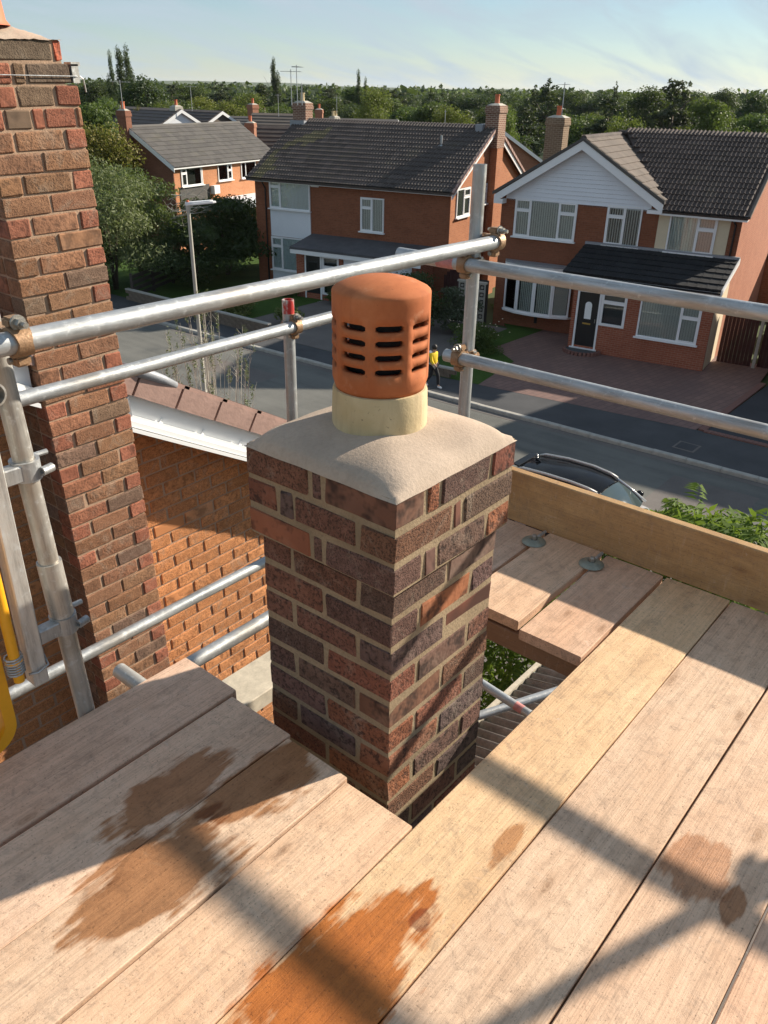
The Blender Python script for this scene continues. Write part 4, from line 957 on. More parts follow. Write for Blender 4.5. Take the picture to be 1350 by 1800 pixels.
# ================================================================== houses across the street
# local frame of a house: x to the right as seen from the street, y inwards, z up
def house_root(u, v, ang, label, name='brick_house'):
    e = empty(name, (u, v, 0), R(-90-ang)); tag(e, label, 'house'); return e
def window(par, x0, x1, y, z0, z1, cols, name='window', fw=0.055, sill=True, inner='blind', depth=0.055, slat=0.0445, dark=None, axis='y', face=-1):
    """cols: list of (fraction_end, [transom fractions from bottom]). Faces -y (street) by default; axis 'x' faces +x."""
    def B(m, a0, a1, d0, d1, zz0, zz1):       # a along wall, d outwards depth
        if axis == 'y': m.box(a0, a1, y+d0, y+d1, zz0, zz1)
        else: m.box(y-d1, y-d0, a0, a1, zz0, zz1)
    m = MB(); W_ = x1-x0
    B(m, x0, x1, -0.02, 0.05, z0, z0+fw); B(m, x0, x1, -0.02, 0.05, z1-fw, z1)
    B(m, x0, x0+fw, -0.02, 0.05, z0+fw, z1-fw); B(m, x1-fw, x1, -0.02, 0.05, z0+fw, z1-fw)
    edges = [0]+[c[0] for c in cols]
    panes = []
    for i, (e, tr) in enumerate(cols):
        a0 = x0+W_*edges[i]+(fw if i == 0 else fw/2); a1 = x0+W_*e-(fw if i == len(cols)-1 else fw/2)
        if i < len(cols)-1: B(m, x0+W_*e-fw/2, x0+W_*e+fw/2, -0.015, 0.045, z0+fw, z1-fw)
        zs_ = [z0+fw]+[z0+(z1-z0)*t for t in tr]+[z1-fw]
        for j in range(len(zs_)-1):
            b0 = zs_[j]+(fw/2 if j > 0 else 0); b1 = zs_[j+1]-(fw/2 if j < len(zs_)-2 else 0)
            if j < len(zs_)-2: B(m, a0, a1, -0.014, 0.044, zs_[j+1]-fw/2, zs_[j+1]+fw/2)
            panes.append((a0, a1, b0, b1, len(tr) > 0))
    w = m.build(name, mt['white'], par)
    for a0, a1, b0, b1, opener in panes:
        if opener:      # opening light has its own sash
            s_ = 0.035; m = MB()
            B(m, a0, a1, -0.027, 0.01, b0, b0+s_); B(m, a0, a1, -0.027, 0.01, b1-s_, b1); B(m, a0, a0+s_, -0.027, 0.01, b0+s_, b1-s_); B(m, a1-s_, a1, -0.027, 0.01, b0+s_, b1-s_)
            m.build('sash', mt['white'], w); a0 += s_; a1 -= s_; b0 += s_; b1 -= s_
        m = MB(); B(m, a0, a1, 0.012, 0.018, b0, b1); m.build('pane', mt['glass'], w)
    if sill:
        m = MB(); B(m, x0-0.06, x1+0.06, -0.11, 0.02, z0-0.05, z0-0.002); m.build('sill', mt['white'], w)
    # what is behind the glass
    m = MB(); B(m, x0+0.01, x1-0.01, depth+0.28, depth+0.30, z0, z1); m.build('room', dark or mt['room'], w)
    if inner == 'blind':
        m = MB(); n = max(3, int(W_/0.095))
        for i in range(n):
            a = x0+fw+(W_-2*fw)*(i+0.5)/n; t = slat; dd = 0.014
            if axis == 'y': m.add([(a-t, y+depth+dd, z0+fw), (a+t, y+depth-dd, z0+fw), (a+t, y+depth-dd, z1-fw), (a-t, y+depth+dd, z1-fw)], [(0, 1, 2, 3)])
            else: m.add([(y-depth-dd, a-t, z0+fw), (y-depth+dd, a+t, z0+fw), (y-depth+dd, a+t, z1-fw), (y-depth-dd, a-t, z1-fw)], [(0, 1, 2, 3)])
        m.build('blind', mt['blind'], w)
    elif inner == 'net':
        m = MB(); n = int(W_/0.04)
        for i in range(n+1):
            a = x0+fw+(W_-2*fw)*i/n
            for zz_ in (z0+fw, z1-fw):
                d_ = depth+0.018*math.sin(i*1.5)+0.008*math.sin(i*0.37)
                m.v.append((a, y+d_, zz_) if axis == 'y' else (y-d_, a, zz_))
        for i in range(n): m.f.append((2*i, 2*i+2, 2*i+3, 2*i+1))
        m.build('net_curtain', mt['net'], w, smooth=True)
    return w
def holed(m, axis, a0, a1, z0_, z1_, d0, d1, holes):
    """a wall sheet of real thickness with window openings; a along the wall, d from outer face d0 to inner face d1"""
    A = sorted({a0, a1, *[h[0] for h in holes], *[h[1] for h in holes]}); Zs = sorted({z0_, z1_, *[h[2] for h in holes], *[h[3] for h in holes]})
    def P(a, d, zz_): return (a, d, zz_) if axis == 'y' else (d, a, zz_)
    for i in range(len(A)-1):
        for j in range(len(Zs)-1):
            ca, cz = (A[i]+A[i+1])/2, (Zs[j]+Zs[j+1])/2
            if any(h[0] < ca < h[1] and h[2] < cz < h[3] for h in holes): continue
            for d in (d0, d1): m.add([P(A[i], d, Zs[j]), P(A[i+1], d, Zs[j]), P(A[i+1], d, Zs[j+1]), P(A[i], d, Zs[j+1])], [(0, 1, 2, 3)])
    for h in holes+[(a0, a1, z0_, z1_)]:
        q = [(h[0], h[2]), (h[1], h[2]), (h[1], h[3]), (h[0], h[3])]
        for k in range(4):
            (xa, za_), (xb, zb_) = q[k], q[(k+1) % 4]
            m.add([P(xa, d0, za_), P(xb, d0, zb_), P(xb, d1, zb_), P(xa, d1, za_)], [(0, 1, 2, 3)])
def shell(par, x0, x1, y0, y1, z0_, z1_, mat, front=(), side=None, side_holes=()):
    m = MB(); holed(m, 'y', x0, x1, z0_, z1_, y0, y0+0.24, list(front)); m.build('front_wall', mat, par)
    MB().box(x0, x1, y1-0.24, y1, z0_, z1_).build('back_wall', mat, par)
    MB().box(x0, x0+0.24, y0+0.245, y1-0.245, z0_, z1_).build('side_wall', mat, par)
    m = MB(); holed(m, 'x', y0+0.245, y1-0.245, z0_, z1_, x1, x1-0.24, list(side_holes)); m.build('side_wall', side or mat, par)
    if side: MB().box(x1, x1+0.003, y0+0.001, y0+0.245, z0_, z1_).build('sunlit_wall_end', side, par)  # thin facing carries the sunlit side colour over the front wall's end
def tile_mesh(w, l, mat, rolls=2, th=0.034, hgt=0.046):
    """interlocking double roll tile: x across, y up the slope, lower edge at y=0"""
    m = MB(); pr = []
    for r in range(rolls):
        x0 = w*r/rolls; ww = w/rolls
        for t, h in ((0.0, 0.0), (0.42, 0.0), (0.52, 0.6), (0.68, 1.0), (0.84, 0.75), (0.94, 0.15)): pr.append((x0+ww*t, h*hgt))
    pr.append((w, 0.0)); n = len(pr)
    for x, zz_ in pr: m.v.append((x, 0, zz_+th+0.014))
    for x, zz_ in pr: m.v.append((x, l, zz_+th*0.2))
    for x, zz_ in pr: m.v.append((x, 0, zz_*0.4))
    for i in range(n-1): m.f.append((i, i+1, n+i+1, n+i)); m.f.append((2*n+i, 2*n+i+1, i+1, i))
    return m.mesh('roof_tile', mat, smooth=False)
def flat_tile_mesh(w, l, mat, th=0.02):
    m = MB(); m.add([(0, 0, th+0.012), (w-0.006, 0, th+0.012), (w-0.006, l, 0.004), (0, l, 0.004), (0, 0, 0), (w-0.006, 0, 0)], [(0, 1, 2, 3), (4, 5, 1, 0)])
    m.add([(w*0.5-0.02, 0, th+0.020), (w*0.5+0.02, 0, th+0.020), (w*0.5+0.02, l, 0.012), (w*0.5-0.02, l, 0.012), (w*0.5-0.02, 0, 0), (w*0.5+0.02, 0, 0)], [(0, 1, 2, 3), (4, 5, 1, 0)])
    return m.mesh('roof_tile', mat)
def lay_tiles(par, o, ex, es, width, length, mesh, tw, gauge, keep=None, limit=300, near=None, matfun=None):
    """o: lower left corner, ex: unit vector along eave, es: unit vector up the slope"""
    o = Vector(o); ex = Vector(ex).normalized(); es = Vector(es).normalized(); nn = ex.cross(es).normalized()
    nx = int(round(width/tw)); ns = int(length/gauge+0.5); cells = []
    for j in range(ns):
        for i in range(nx):
            c = (i+0.5)*tw, (j+0.5)*gauge
            if keep is None or keep(*c): cells.append((i, j))
    if near: cells.sort(key=lambda c: (near[0]-(c[0]+0.5)*tw)**2+(near[1]-(c[1]+0.5)*gauge)**2)
    rest = None
    for k, (i, j) in enumerate(cells):
        p = o+ex*(i*tw)+es*(j*gauge)+nn*0.012
        ang = rnd.uniform(-0.006, 0.006)
        e1 = (ex+nn*rnd.uniform(-.004, .004)).normalized(); s1 = nn.cross(e1)
        mm = Matrix((( e1.x, s1.x, nn.x, p.x), (e1.y, s1.y, nn.y, p.y), (e1.z, s1.z, nn.z, p.z), (0, 0, 0, 1)))
        if k < limit:
            me = mesh if matfun is None else matfun((i+0.5)*tw, (j+0.5)*gauge)
            inst(me, 'roof_tile', par, mtx=mm)
        else:
            if rest is None: rest = MB()
            vs = [mm @ v.co for v in mesh.vertices]; rest.add(vs, [tuple(f.vertices) for f in mesh.polygons])
    if rest:
        r_ = D.objects.new('roof_tiles', rest.mesh('roof_tiles', mesh.materials[0])); COL.objects.link(r_); r_.parent = par; r_['kind'] = 'stuff'
def gutter(par, x0, x1, y, zz_, mat=None):
    m = MB(); n = 8; k = []
    for i in range(n+1):
        a = math.pi*i/n; k.append((y-0.055+0.055*math.cos(a), zz_-0.055*math.sin(a)))
    k2 = [(p[0]*1.0, p[1]+0.006) for p in k[::-1]]
    m.prism(k+k2, 0, x0, x1); return m.build('gutter', mat or mt['black'], par)
def stack(par, x, y, z0, z1, w, d, wallmat, pots=1, potmat=None, name='chimney', over=True):
    c = MB().box(x-w/2, x+w/2, y-d/2, y+d/2, z0, z1-0.02).build(name, wallmat, par)
    if over: MB().box(x-w/2-0.04, x+w/2+0.04, y-d/2-0.04, y+d/2+0.04, z1-0.30, z1-0.15).box(x-w/2-0.02, x+w/2+0.02, y-d/2-0.02, y+d/2+0.02, z1-0.15, z1-0.017).build('oversail_course', wallmat, c)
    m = MB(); q = [(x-w/2, y-d/2), (x+w/2, y-d/2), (x+w/2, y+d/2), (x-w/2, y+d/2)]
    m.hull8([(a, b, z1-0.018) for a, b in q], [(x+(a-x)*0.5, y+(b-y)*0.5, z1+0.07) for a, b in q]); m.build('flaunching', mt['concrete'], c)
    for i in range(pots):
        px = x+(i-(pots-1)/2)*0.34
        MB().lathe([(0.12, 0), (0.105, 0.05), (0.095, 0.33), (0.115, 0.35), (0.115, 0.40), (0.08, 0.40), (0.08, 0.1)], 14, (px, y, z1+0.02)).build('chimney_pot', potmat or mt['terra2'], c, auto=40)
    return c
def aerial(x, y, z0, z1, label, rot=0.0, n=7, L_=1.0, vert=False, name='tv_aerial'):
    e = empty(name, (x, y, z0), rot); tag(e, label, 'tv aerial', 'television aerials on the roofs')
    h = z1-z0
    MB().tube((0, 0, 0), (0, 0, h), 0.018, n=8).build('mast', mt['galv'], e)
    m = MB(); m.tube((-L_*0.5, 0, h-0.08), (L_*0.5, 0, h-0.08), 0.012, n=6); m.build('boom', mt['galv'], e)
    m = MB()
    for i in range(n):
        xx = -L_*0.48+L_*0.96*i/(n-1); l = 0.16+0.015*i
        if vert: m.tube((xx, 0, h-0.08-l), (xx, 0, h-0.08+l), 0.006, n=5)
        else: m.tube((xx, -l, h-0.08), (xx, l, h-0.08), 0.006, n=5)
    m.build('elements', mt['galv'], e); return e

# ---------------------------------------------------------------- middle house
hm = house_root(26.566, 26.762, -11.0, 'dark tiled brick house with white panel and flat porch in the middle')
Y0 = 1.6; XL, XR = -3.78, 6.30; DEP = 8.0; EV = 4.98; RG = 7.20
YM = Y0+DEP/2
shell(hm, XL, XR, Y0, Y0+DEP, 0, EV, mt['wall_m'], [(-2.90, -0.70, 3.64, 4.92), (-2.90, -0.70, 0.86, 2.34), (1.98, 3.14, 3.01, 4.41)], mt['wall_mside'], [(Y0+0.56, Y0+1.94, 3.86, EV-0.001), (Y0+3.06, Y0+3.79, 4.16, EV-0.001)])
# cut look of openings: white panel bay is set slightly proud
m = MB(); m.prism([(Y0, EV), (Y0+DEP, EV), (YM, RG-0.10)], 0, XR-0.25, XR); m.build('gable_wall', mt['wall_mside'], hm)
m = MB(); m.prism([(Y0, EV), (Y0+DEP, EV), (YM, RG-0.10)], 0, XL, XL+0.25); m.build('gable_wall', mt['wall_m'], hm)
# roof
OVH = 0.38; sl_len = math.hypot(DEP/2+OVH, (RG-EV)*(DEP/2+OVH)/(DEP/2)); tanr = (RG-0.05-EV)/(DEP/2)
def rz(y): return EV+0.02+(y-Y0)*tanr if y <= YM else EV+0.02+(Y0+DEP-y)*tanr
rf = MB()
for ya, yb in ((Y0-OVH, YM), (Y0+DEP+OVH, YM)):
    rf.hull8([(XL-0.22, ya, rz(ya)), (XR+0.22, ya, rz(ya)), (XR+0.22, yb, rz(yb)), (XL-0.22, yb, rz(yb))],
             [(XL-0.22, ya, rz(ya)+0.09), (XR+0.22, ya, rz(ya)+0.09), (XR+0.22, yb, rz(yb)+0.09), (XL-0.22, yb, rz(yb)+0.09)])
roof = rf.build('roof', mt['tile_m'], hm)
tm_ = tile_mesh(0.30, 0.40, mt['tile_m']); tmo = tile_mesh(0.30, 0.40, mt['tile_moss'])
slp = math.atan(tanr)
def moss_pick(x, s):
    dd = (x-1.2)**2/1.6+(s-3.7)**2/1.2
    dd2 = (x-0.5)**2/0.6+(s-1.2)**2/4.0
    return tmo if (dd < rnd.uniform(0.3, 1.1) or dd2 < rnd.uniform(0.1, 0.6)) else tm_
wid = XR-XL+0.44
lay_tiles(roof, (XL-0.22, Y0-OVH-0.03, rz(Y0-OVH)+0.075), (1, 0, 0), (0, math.cos(slp), math.sin(slp)), wid, (DEP/2+OVH)/math.cos(slp)-0.05, tm_, wid/35, 0.335, near=(4.0, 1.0), matfun=moss_pick)
rt_ = MB().tube((0, 0, 0), (0, 0, 0.44), 0.12, n=12).mesh('ridge_tile', mt['tile_m'])
for i in range(24): inst(rt_, 'ridge_tile', roof, (XL-0.2+i*0.44, YM, RG+0.0), (0, R(90)+rnd.uniform(-.008, .008), 0))
# verge of the right gable: bargeboards and pink verge pieces
m = MB()
for ya, yb in ((Y0-OVH, YM), (Y0+DEP+OVH, YM)):
    x = XR+0.20
    m.hull8([(x, ya, rz(ya)-0.16), (x+0.03, ya, rz(ya)-0.16), (x+0.03, yb, rz(yb)-0.16), (x, yb, rz(yb)-0.16)], [(x, ya, rz(ya)+0.03), (x+0.03, ya, rz(ya)+0.03), (x+0.03, yb, rz(yb)+0.03), (x, yb, rz(yb)+0.03)])
m.build('bargeboard', mt['white'], hm)
vp = MB().box(0, 0.10, 0, 0.30, -0.03, 0.075).mesh('verge_tile', mt['verge'])
for s_ in range(14):
    y_ = Y0-OVH+s_*0.335*math.cos(slp)
    inst(vp, 'verge_tile', roof, (XR+0.20, y_, rz(y_)+0.07), (slp+R(3), 0, 0))
    y2 = Y0+DEP+OVH-s_*0.335*math.cos(slp)
    inst(vp, 'verge_tile', roof, (XR+0.20, y2, rz(y2)+0.07), (-slp-R(3), 0, R(0)), scale=(1, -1, 1))
MB().box(XL-0.2, XR+0.19, Y0-OVH+0.04, Y0-OVH+0.065, EV-0.31+0.10, EV-0.02).box(XL-0.2, XR+0.19, Y0-OVH+0.065, Y0, EV-0.20, EV-0.18).build('fascia', mt['white'], hm)
gutter(hm, XL-0.2, XR+0.15, Y0-OVH+0.035, EV-0.03)
MB().tube((XL+0.62, Y0-0.06, 0.1), (XL+0.62, Y0-0.06, EV-0.5), 0.034, n=10).tube((XL+0.62, Y0-0.06, EV-0.5), (XL+0.62, Y0-OVH, EV-0.1), 0.034, n=10).build('downpipe', mt['black'], hm)
# white panelled bay with its two windows
MB().box(-2.92, -0.68, Y0-0.05, Y0+0.01, 2.38, 3.60).build('panel', mt['whitep'], hm)
MB().box(-2.92, -0.68, Y0-0.05, Y0+0.01, 0.15, 0.82).build('panel', mt['whitep'], hm)
window(hm, -2.92, -0.68, Y0-0.06, 3.62, 4.94, [(0.27, [0.72]), (1.0, [])], inner='net', sill=True)
window(hm, -2.92, -0.60, Y0-0.06, 0.84, 2.36, [(0.27, [0.72]), (1.0, [])], inner='net')
window(hm, 1.97, 3.15, Y0-0.03, 3.0, 4.42, [(0.5, [0.70]), (1.0, [])], inner='blind')
window(hm, Y0+0.55, Y0+1.95, XR+0.03, 3.82, 4.96, [(0.52, []), (1.0, [0.68])], axis='x', inner=None)
window(hm, Y0+3.05, Y0+3.80, XR+0.03, 4.12, 4.96, [(1.0, [0.62])], axis='x', inner=None)
MB().box(-0.62, -0.20, Y0-0.10, Y0, 4.68, 4.88).build('alarm_box', mt['white'], hm, bevel=0.02)
# chimney on the right gable, running down the wall, and the left one
m = MB(); m.box(XR+0.02, XR+0.36, YM-0.12, YM+0.58, 0, 6.6); m.build('chimney_breast', mt['wall_mside'], hm)
c_ = stack(hm, XR+0.06, YM+0.20, 6.4, 8.10, 0.62, 0.86, mt['wall_stack'], 1)
MB().box(XR-0.60, XR-0.26, YM-0.5, YM+0.75, RG-0.16, RG+0.14).build('lead_flashing', mt['lead'], hm)
c_ = stack(hm, XL+0.10, YM, 6.3, 8.00, 0.74, 0.62, mt['wall_stack'], 1, potmat=mt['buff'])
MB().box(XL-0.30, XL+0.52, YM-0.55, YM-0.3, RG-0.30, RG+0.02).build('lead_flashing', mt['lead'], hm)
# soil vent on the roof
e = MB().tube((4.55, Y0+2.55, rz(Y0+2.55)), (4.55, Y0+2.55, rz(Y0+2.55)+0.50), 0.05, n=10).tube((4.55, Y0+2.55, rz(Y0+2.55)+0.08), (4.55, Y0+2.55, rz(Y0+2.55)+0.13), 0.16, 0.08, n=10).build('roof_vent', mt['galv'], hm)
# flat-roofed porch and garage
MB().box(-0.46, 5.55, -0.03+0.03, 0.10, 0, 0.35).box(-0.46, -0.05, 0.0, 0.12, 0, 2.1).box(-0.46, -0.30, 0.12, Y0, 0, 2.1).box(5.40, 5.62, 0.0, Y0, 0, 2.1).build('porch_wall', mt['wall_porch'], hm)
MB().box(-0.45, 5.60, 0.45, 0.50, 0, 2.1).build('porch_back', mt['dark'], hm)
MB().prism([(-0.30, 2.24), (Y0, 2.56), (Y0, 2.66), (-0.30, 2.34)], 0, -0.60, 5.95).build('porch_roof', mt['felt'], hm)
MB().box(-0.58, 5.93, -0.285, -0.255, 2.06, 2.25).build('porch_fascia', mt['white'], hm)
dr = MB().box(0.0, 0.06, -0.02, 0.06, 0, 2.06).box(0.82, 0.90, -0.02, 0.06, 0, 2.06).box(0.06, 0.82, -0.02, 0.06, 1.99, 2.06).box(-0.04, 0.95, -0.06, 0.06, 0.0, 0.05).build('door', mt['white'], hm)
MB().box(0.06, 0.82, 0.02, 0.05, 0.05, 1.99).build('door_leaf', mt['black'], dr)
MB().box(0.22, 0.66, 0.012, 0.022, 1.0, 1.75).build('pane', mt['glass'], dr)
window(hm, 0.93, 1.80, 0.0, 0.36, 2.05, [(1.0, [0.72])], inner=None, sill=False)
gd = MB().box(2.0, 5.38, 0.06, 0.10, 0, 2.08).build('garage_door', mt['whitep'], hm)
for i in range(9): MB().box(2.02, 5.36, 0.045, 0.062, 0.03+i*0.228, 0.225+i*0.228).build('slat', mt['whitep'], gd)
MB().box(1.80, 2.0, 0.0, 0.12, 0, 2.1).build('pier', mt['wall_porch'], hm)
# hose loop on the drive
# ---------------------------------------------------------------- right house
hr = house_root(28.097, 8.966, -8.0, 'brick house with white clad front gable and black tiled porch at right')
Y0 = 2.0; EV = 5.08
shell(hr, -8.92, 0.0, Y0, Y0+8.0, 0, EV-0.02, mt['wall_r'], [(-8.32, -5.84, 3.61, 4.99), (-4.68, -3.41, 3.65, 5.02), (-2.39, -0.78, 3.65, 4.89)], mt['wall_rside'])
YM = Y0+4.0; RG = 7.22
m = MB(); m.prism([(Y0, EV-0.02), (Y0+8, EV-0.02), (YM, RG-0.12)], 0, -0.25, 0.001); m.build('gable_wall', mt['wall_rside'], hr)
XA = -5.80; XGL, XGR = -9.15, -2.62; RGA = 7.12      # front gable: apex and eaves
tanm = (RG-EV)/(4.0)
def rzm(y): return EV+0.03+(y-Y0)*tanm if y <= YM else EV+0.03+(Y0+8-y)*tanm
OVH = 0.35
rf = MB()
# main roof slab, back and front (front only right of the valley)
rf.hull8([(XA, Y0+8.35, rzm(Y0+8.35)), (0.22, Y0+8.35, rzm(Y0+8.35)), (0.22, YM, rzm(YM)), (XA, YM, rzm(YM))], [(XA, Y0+8.35, rzm(Y0+8.35)+0.09), (0.22, Y0+8.35, rzm(Y0+8.35)+0.09), (0.22, YM, rzm(YM)+0.09), (XA, YM, rzm(YM)+0.09)])
yf = Y0-OVH
rf.hull8([(XGR-0.15, yf, rzm(yf)), (0.22, yf, rzm(yf)), (0.22, YM, rzm(YM)), (XA+0.2, YM, rzm(YM))], [(XGR-0.15, yf, rzm(yf)+0.09), (0.22, yf, rzm(yf)+0.09), (0.22, YM, rzm(YM)+0.09), (XA+0.2, YM, rzm(YM)+0.09)])
roof = rf.build('roof', mt['tile_r'], hr)
tR = tile_mesh(0.30, 0.40, mt['tile_r']); slm = math.atan(tanm)
Lm = (4.0+OVH)/math.cos(slm)
def keep_r(x, s): return (XGR-0.15+x-0.1) > (XGR-0.15)+(XA+0.2-XGR+0.15)*min(1, s/Lm)+0.15 if True else True
x_or = XA+0.2
lay_tiles(roof, (x_or, yf-0.03, rzm(yf)+0.075), (1, 0, 0), (0, math.cos(slm), math.sin(slm)), 0.22-x_or, Lm-0.04, tR, 0.30, 0.315,
          keep=lambda x, s: x_or+x > (XGR-0.15)+(XA+0.2-XGR+0.15)*s/Lm+0.12)
rt_ = MB().tube((0, 0, 0), (0, 0, 0.44), 0.12, n=12).mesh('ridge_tile', mt['tile_r'])
for i in range(14): inst(rt_, 'ridge_tile', roof, (XA-0.1+i*0.437, YM, RG+0.02), (0, R(90), 0))
# front gable roof slopes
tang = (RGA-5.10)/(XA-XGL); tangr = (RGA-5.22)/(XGR-XA)
g2 = MB()
yb = YM+0.3
g2.hull8([(XGL, yf, 5.10), (XGL, yb+3, 5.10), (XA, yb, RGA), (XA, yf, RGA)], [(XGL-0.02, yf, 5.19), (XGL-0.02, yb+3, 5.19), (XA, yb, RGA+0.09), (XA, yf, RGA+0.09)])
g2.hull8([(XGR, yf, 5.22), (XGR, yf+0.05, 5.22), (XA, yb, RGA), (XA, yf, RGA)], [(XGR+0.02, yf, 5.31), (XGR+0.02, yf+0.05, 5.31), (XA, yb, RGA+0.09), (XA, yf, RGA+0.09)])
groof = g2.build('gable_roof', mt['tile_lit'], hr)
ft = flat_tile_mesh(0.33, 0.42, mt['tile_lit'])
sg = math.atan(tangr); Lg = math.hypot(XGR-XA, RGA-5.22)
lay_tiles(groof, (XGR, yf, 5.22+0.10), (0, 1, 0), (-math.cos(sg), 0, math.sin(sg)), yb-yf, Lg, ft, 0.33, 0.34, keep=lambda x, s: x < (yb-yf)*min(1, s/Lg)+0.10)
sg2 = math.atan(tang); Lg2 = math.hypot(XA-XGL, RGA-5.10)
for i in range(11): inst(rt_, 'ridge_tile', groof, (XA, yf+i*0.43, RGA+0.06), (R(-90), 0, 0))
# bargeboards and cladding
def bar(m, xa, za, xb, zb, y0, y1, d0, d1):
    m.hull8([(xa, y0, za+d0), (xb, y0, zb+d0), (xb, y1, zb+d0), (xa, y1, za+d0)], [(xa, y0, za+d1), (xb, y0, zb+d1), (xb, y1, zb+d1), (xa, y1, za+d1)])
m = MB(); bar(m, XGL+0.05, 5.10, XA, RGA, yf-0.03, yf-0.003, -0.30, -0.01); bar(m, XA, RGA, XGR-0.02, 5.22, yf-0.03, yf-0.003, -0.30, -0.01)
m.box(XGL+0.05, XGL+0.42, yf-0.028, Y0, 4.78, 4.95); m.box(XGR-0.55, XGR-0.03, yf-0.028, Y0, 4.88, 5.0); m.build('bargeboard', mt['white'], hr)
m = MB(); bar(m, XGL-0.02, 5.10, XA, RGA, yf-0.06, yf+0.02, 0.0, 0.11); bar(m, XA, RGA, XGR+0.02, 5.22, yf-0.06, yf+0.02, 0.0, 0.11); m.build('verge', mt['tile_flat'], hr)
zb = 4.95; i = 0
while zb < RGA-0.15:
    zt = zb+0.145
    def xl(q): return max(XGL+0.42, XGL+(q-4.93)/tang)
    def xr(q): return min(XGR-0.50, XGR-(q-5.02)/tangr)
    if xr(zt)-xl(zt) < 0.05: break
    MB().hull8([(xl(zb), Y0-0.055, zb+0.004), (xr(zb), Y0-0.055, zb+0.004), (xr(zb), Y0-0.002, zb+0.004), (xl(zb), Y0-0.002, zb+0.004)], [(xl(zt), Y0-0.03, zt), (xr(zt), Y0-0.03, zt), (xr(zt), Y0-0.002, zt), (xl(zt), Y0-0.002, zt)]).build('cladding_board', mt['whitep'], hr)
    zb = zt
MB().prism([(XGL+0.5, 4.9), (XGR-0.4, 4.9), (XA, RGA-0.30)], 1, Y0+0.0, Y0+0.2).build('gable_backing', mt['whitep'], hr)
# right hand part: fascia, render panel
MB().box(XGR-0.05, 0.20, yf+0.02, yf+0.045, 4.86, 5.06).box(XGR-0.05, 0.20, yf+0.045, Y0, 4.88, 4.90).build('fascia', mt['white'], hr)
gutter(hr, XGR, 0.2, yf+0.015, 5.05)
m = MB(); holed(m, 'y', -2.80, -0.36, 3.30, 4.90, Y0-0.03, Y0-0.001, [(-2.39, -0.78, 3.65, 4.89)]); m.build('render_panel', mt['cream'], hr)
window(hr, -8.33, -5.83, Y0-0.03, 3.60, 5.0, [(0.26, [0.70]), (0.72, []), (1.0, [0.70])], inner='blind')
window(hr, -4.69, -3.40, Y0-0.03, 3.64, 5.03, [(0.52, [0.72]), (1.0, [])], inner='blind', slat=0.020)
window(hr, -2.40, -0.77, Y0-0.06, 3.64, 4.90, [(0.60, []), (1.0, [0.66])], inner='blind')
MB().tube((-0.18, Y0-0.06, 3.3), (-0.18, Y0-0.06, 4.7), 0.034, n=10).tube((-0.18, Y0-0.06, 4.7), (-0.30, yf, 5.0), 0.034, n=10).build('downpipe', mt['black'], hr)
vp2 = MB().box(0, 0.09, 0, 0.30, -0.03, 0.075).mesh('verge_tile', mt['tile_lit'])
for s_ in range(14):
    y_ = yf+s_*0.315*math.cos(slm); inst(vp2, 'verge_tile', roof, (0.19, y_, rzm(y_)+0.07), (slm+R(3), 0, 0))
# porch
MB().box(-4.90, 0.0, 0.0, 0.12, 0, 0.30).box(-4.90, -4.76, 0, 0.12, 0.3, 2.75).box(-2.92, -2.46, 0, 0.12, 0.3, 2.75).box(-0.36, 0, 0, 0.12, 0.3, 2.75).box(-3.85, -2.92, 0, 0.12, 0.3, 1.14).box(-2.46, -0.36, 0, 0.12, 0.3, 0.94).box(-4.76, -0.36, 0.0, 0.12, 2.34, 2.75).box(-4.9, -4.75, 0.12, Y0, 0, 2.75).build('porch_wall', mt['wall_porch'], hr)
MB().box(-0.13, 0.0, 0.12, Y0, 0, 2.80).build('porch_side', mt['cream'], hr)
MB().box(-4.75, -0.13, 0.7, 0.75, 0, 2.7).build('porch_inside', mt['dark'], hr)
pz = lambda y: 2.86+(y+0.25)*(3.56-2.86)/2.25
pr_ = MB().hull8([(-5.32, -0.25, pz(-0.25)), (0.15, -0.25, pz(-0.25)), (0.15, Y0, pz(Y0)), (-5.32, Y0, pz(Y0))], [(-5.32, -0.25, pz(-0.25)+0.07), (0.15, -0.25, pz(-0.25)+0.07), (0.15, Y0, pz(Y0)+0.07), (-5.32, Y0, pz(Y0)+0.07)]).build('porch_roof', mt['tile_black'], hr)
fb = flat_tile_mesh(0.33, 0.45, mt['tile_black'], th=0.03); sp2 = math.atan((3.56-2.86)/2.25)
lay_tiles(pr_, (-5.32, -0.28, pz(-0.28)+0.06), (1, 0, 0), (0, math.cos(sp2), math.sin(sp2)), 5.47, 2.25/math.cos(sp2), fb, 5.47/17, 0.385)
MB().box(-5.34, 0.17, Y0-0.14, Y0-0.002, pz(Y0)+0.02, pz(Y0)+0.13).build('lead_flashing', mt['lead'], hr)
m = MB(); m.hull8([(0.15, -0.27, pz(-0.27)-0.12), (0.19, -0.27, pz(-0.27)-0.12), (0.19, Y0, pz(Y0)-0.12), (0.15, Y0, pz(Y0)-0.12)], [(0.15, -0.27, pz(-0.27)+0.08), (0.19, -0.27, pz(-0.27)+0.08), (0.19, Y0, pz(Y0)+0.08), (0.15, Y0, pz(Y0)+0.08)])
m.box(-5.3, 0.15, -0.24, -0.215, 2.66, 2.85); m.build('porch_fascia', mt['white'], hr)
gutter(hr, -5.3, 0.15, -0.24, 2.84)
dr = MB().box(-4.74, -4.67, -0.02, 0.06, 0.22, 2.33).box(-3.92, -3.85, -0.02, 0.06, 0.22, 2.33).box(-4.67, -3.92, -0.02, 0.06, 2.26, 2.33).box(-4.82, -3.80, -0.09, 0.06, 0.17, 0.235).build('door', mt['white'], hr)
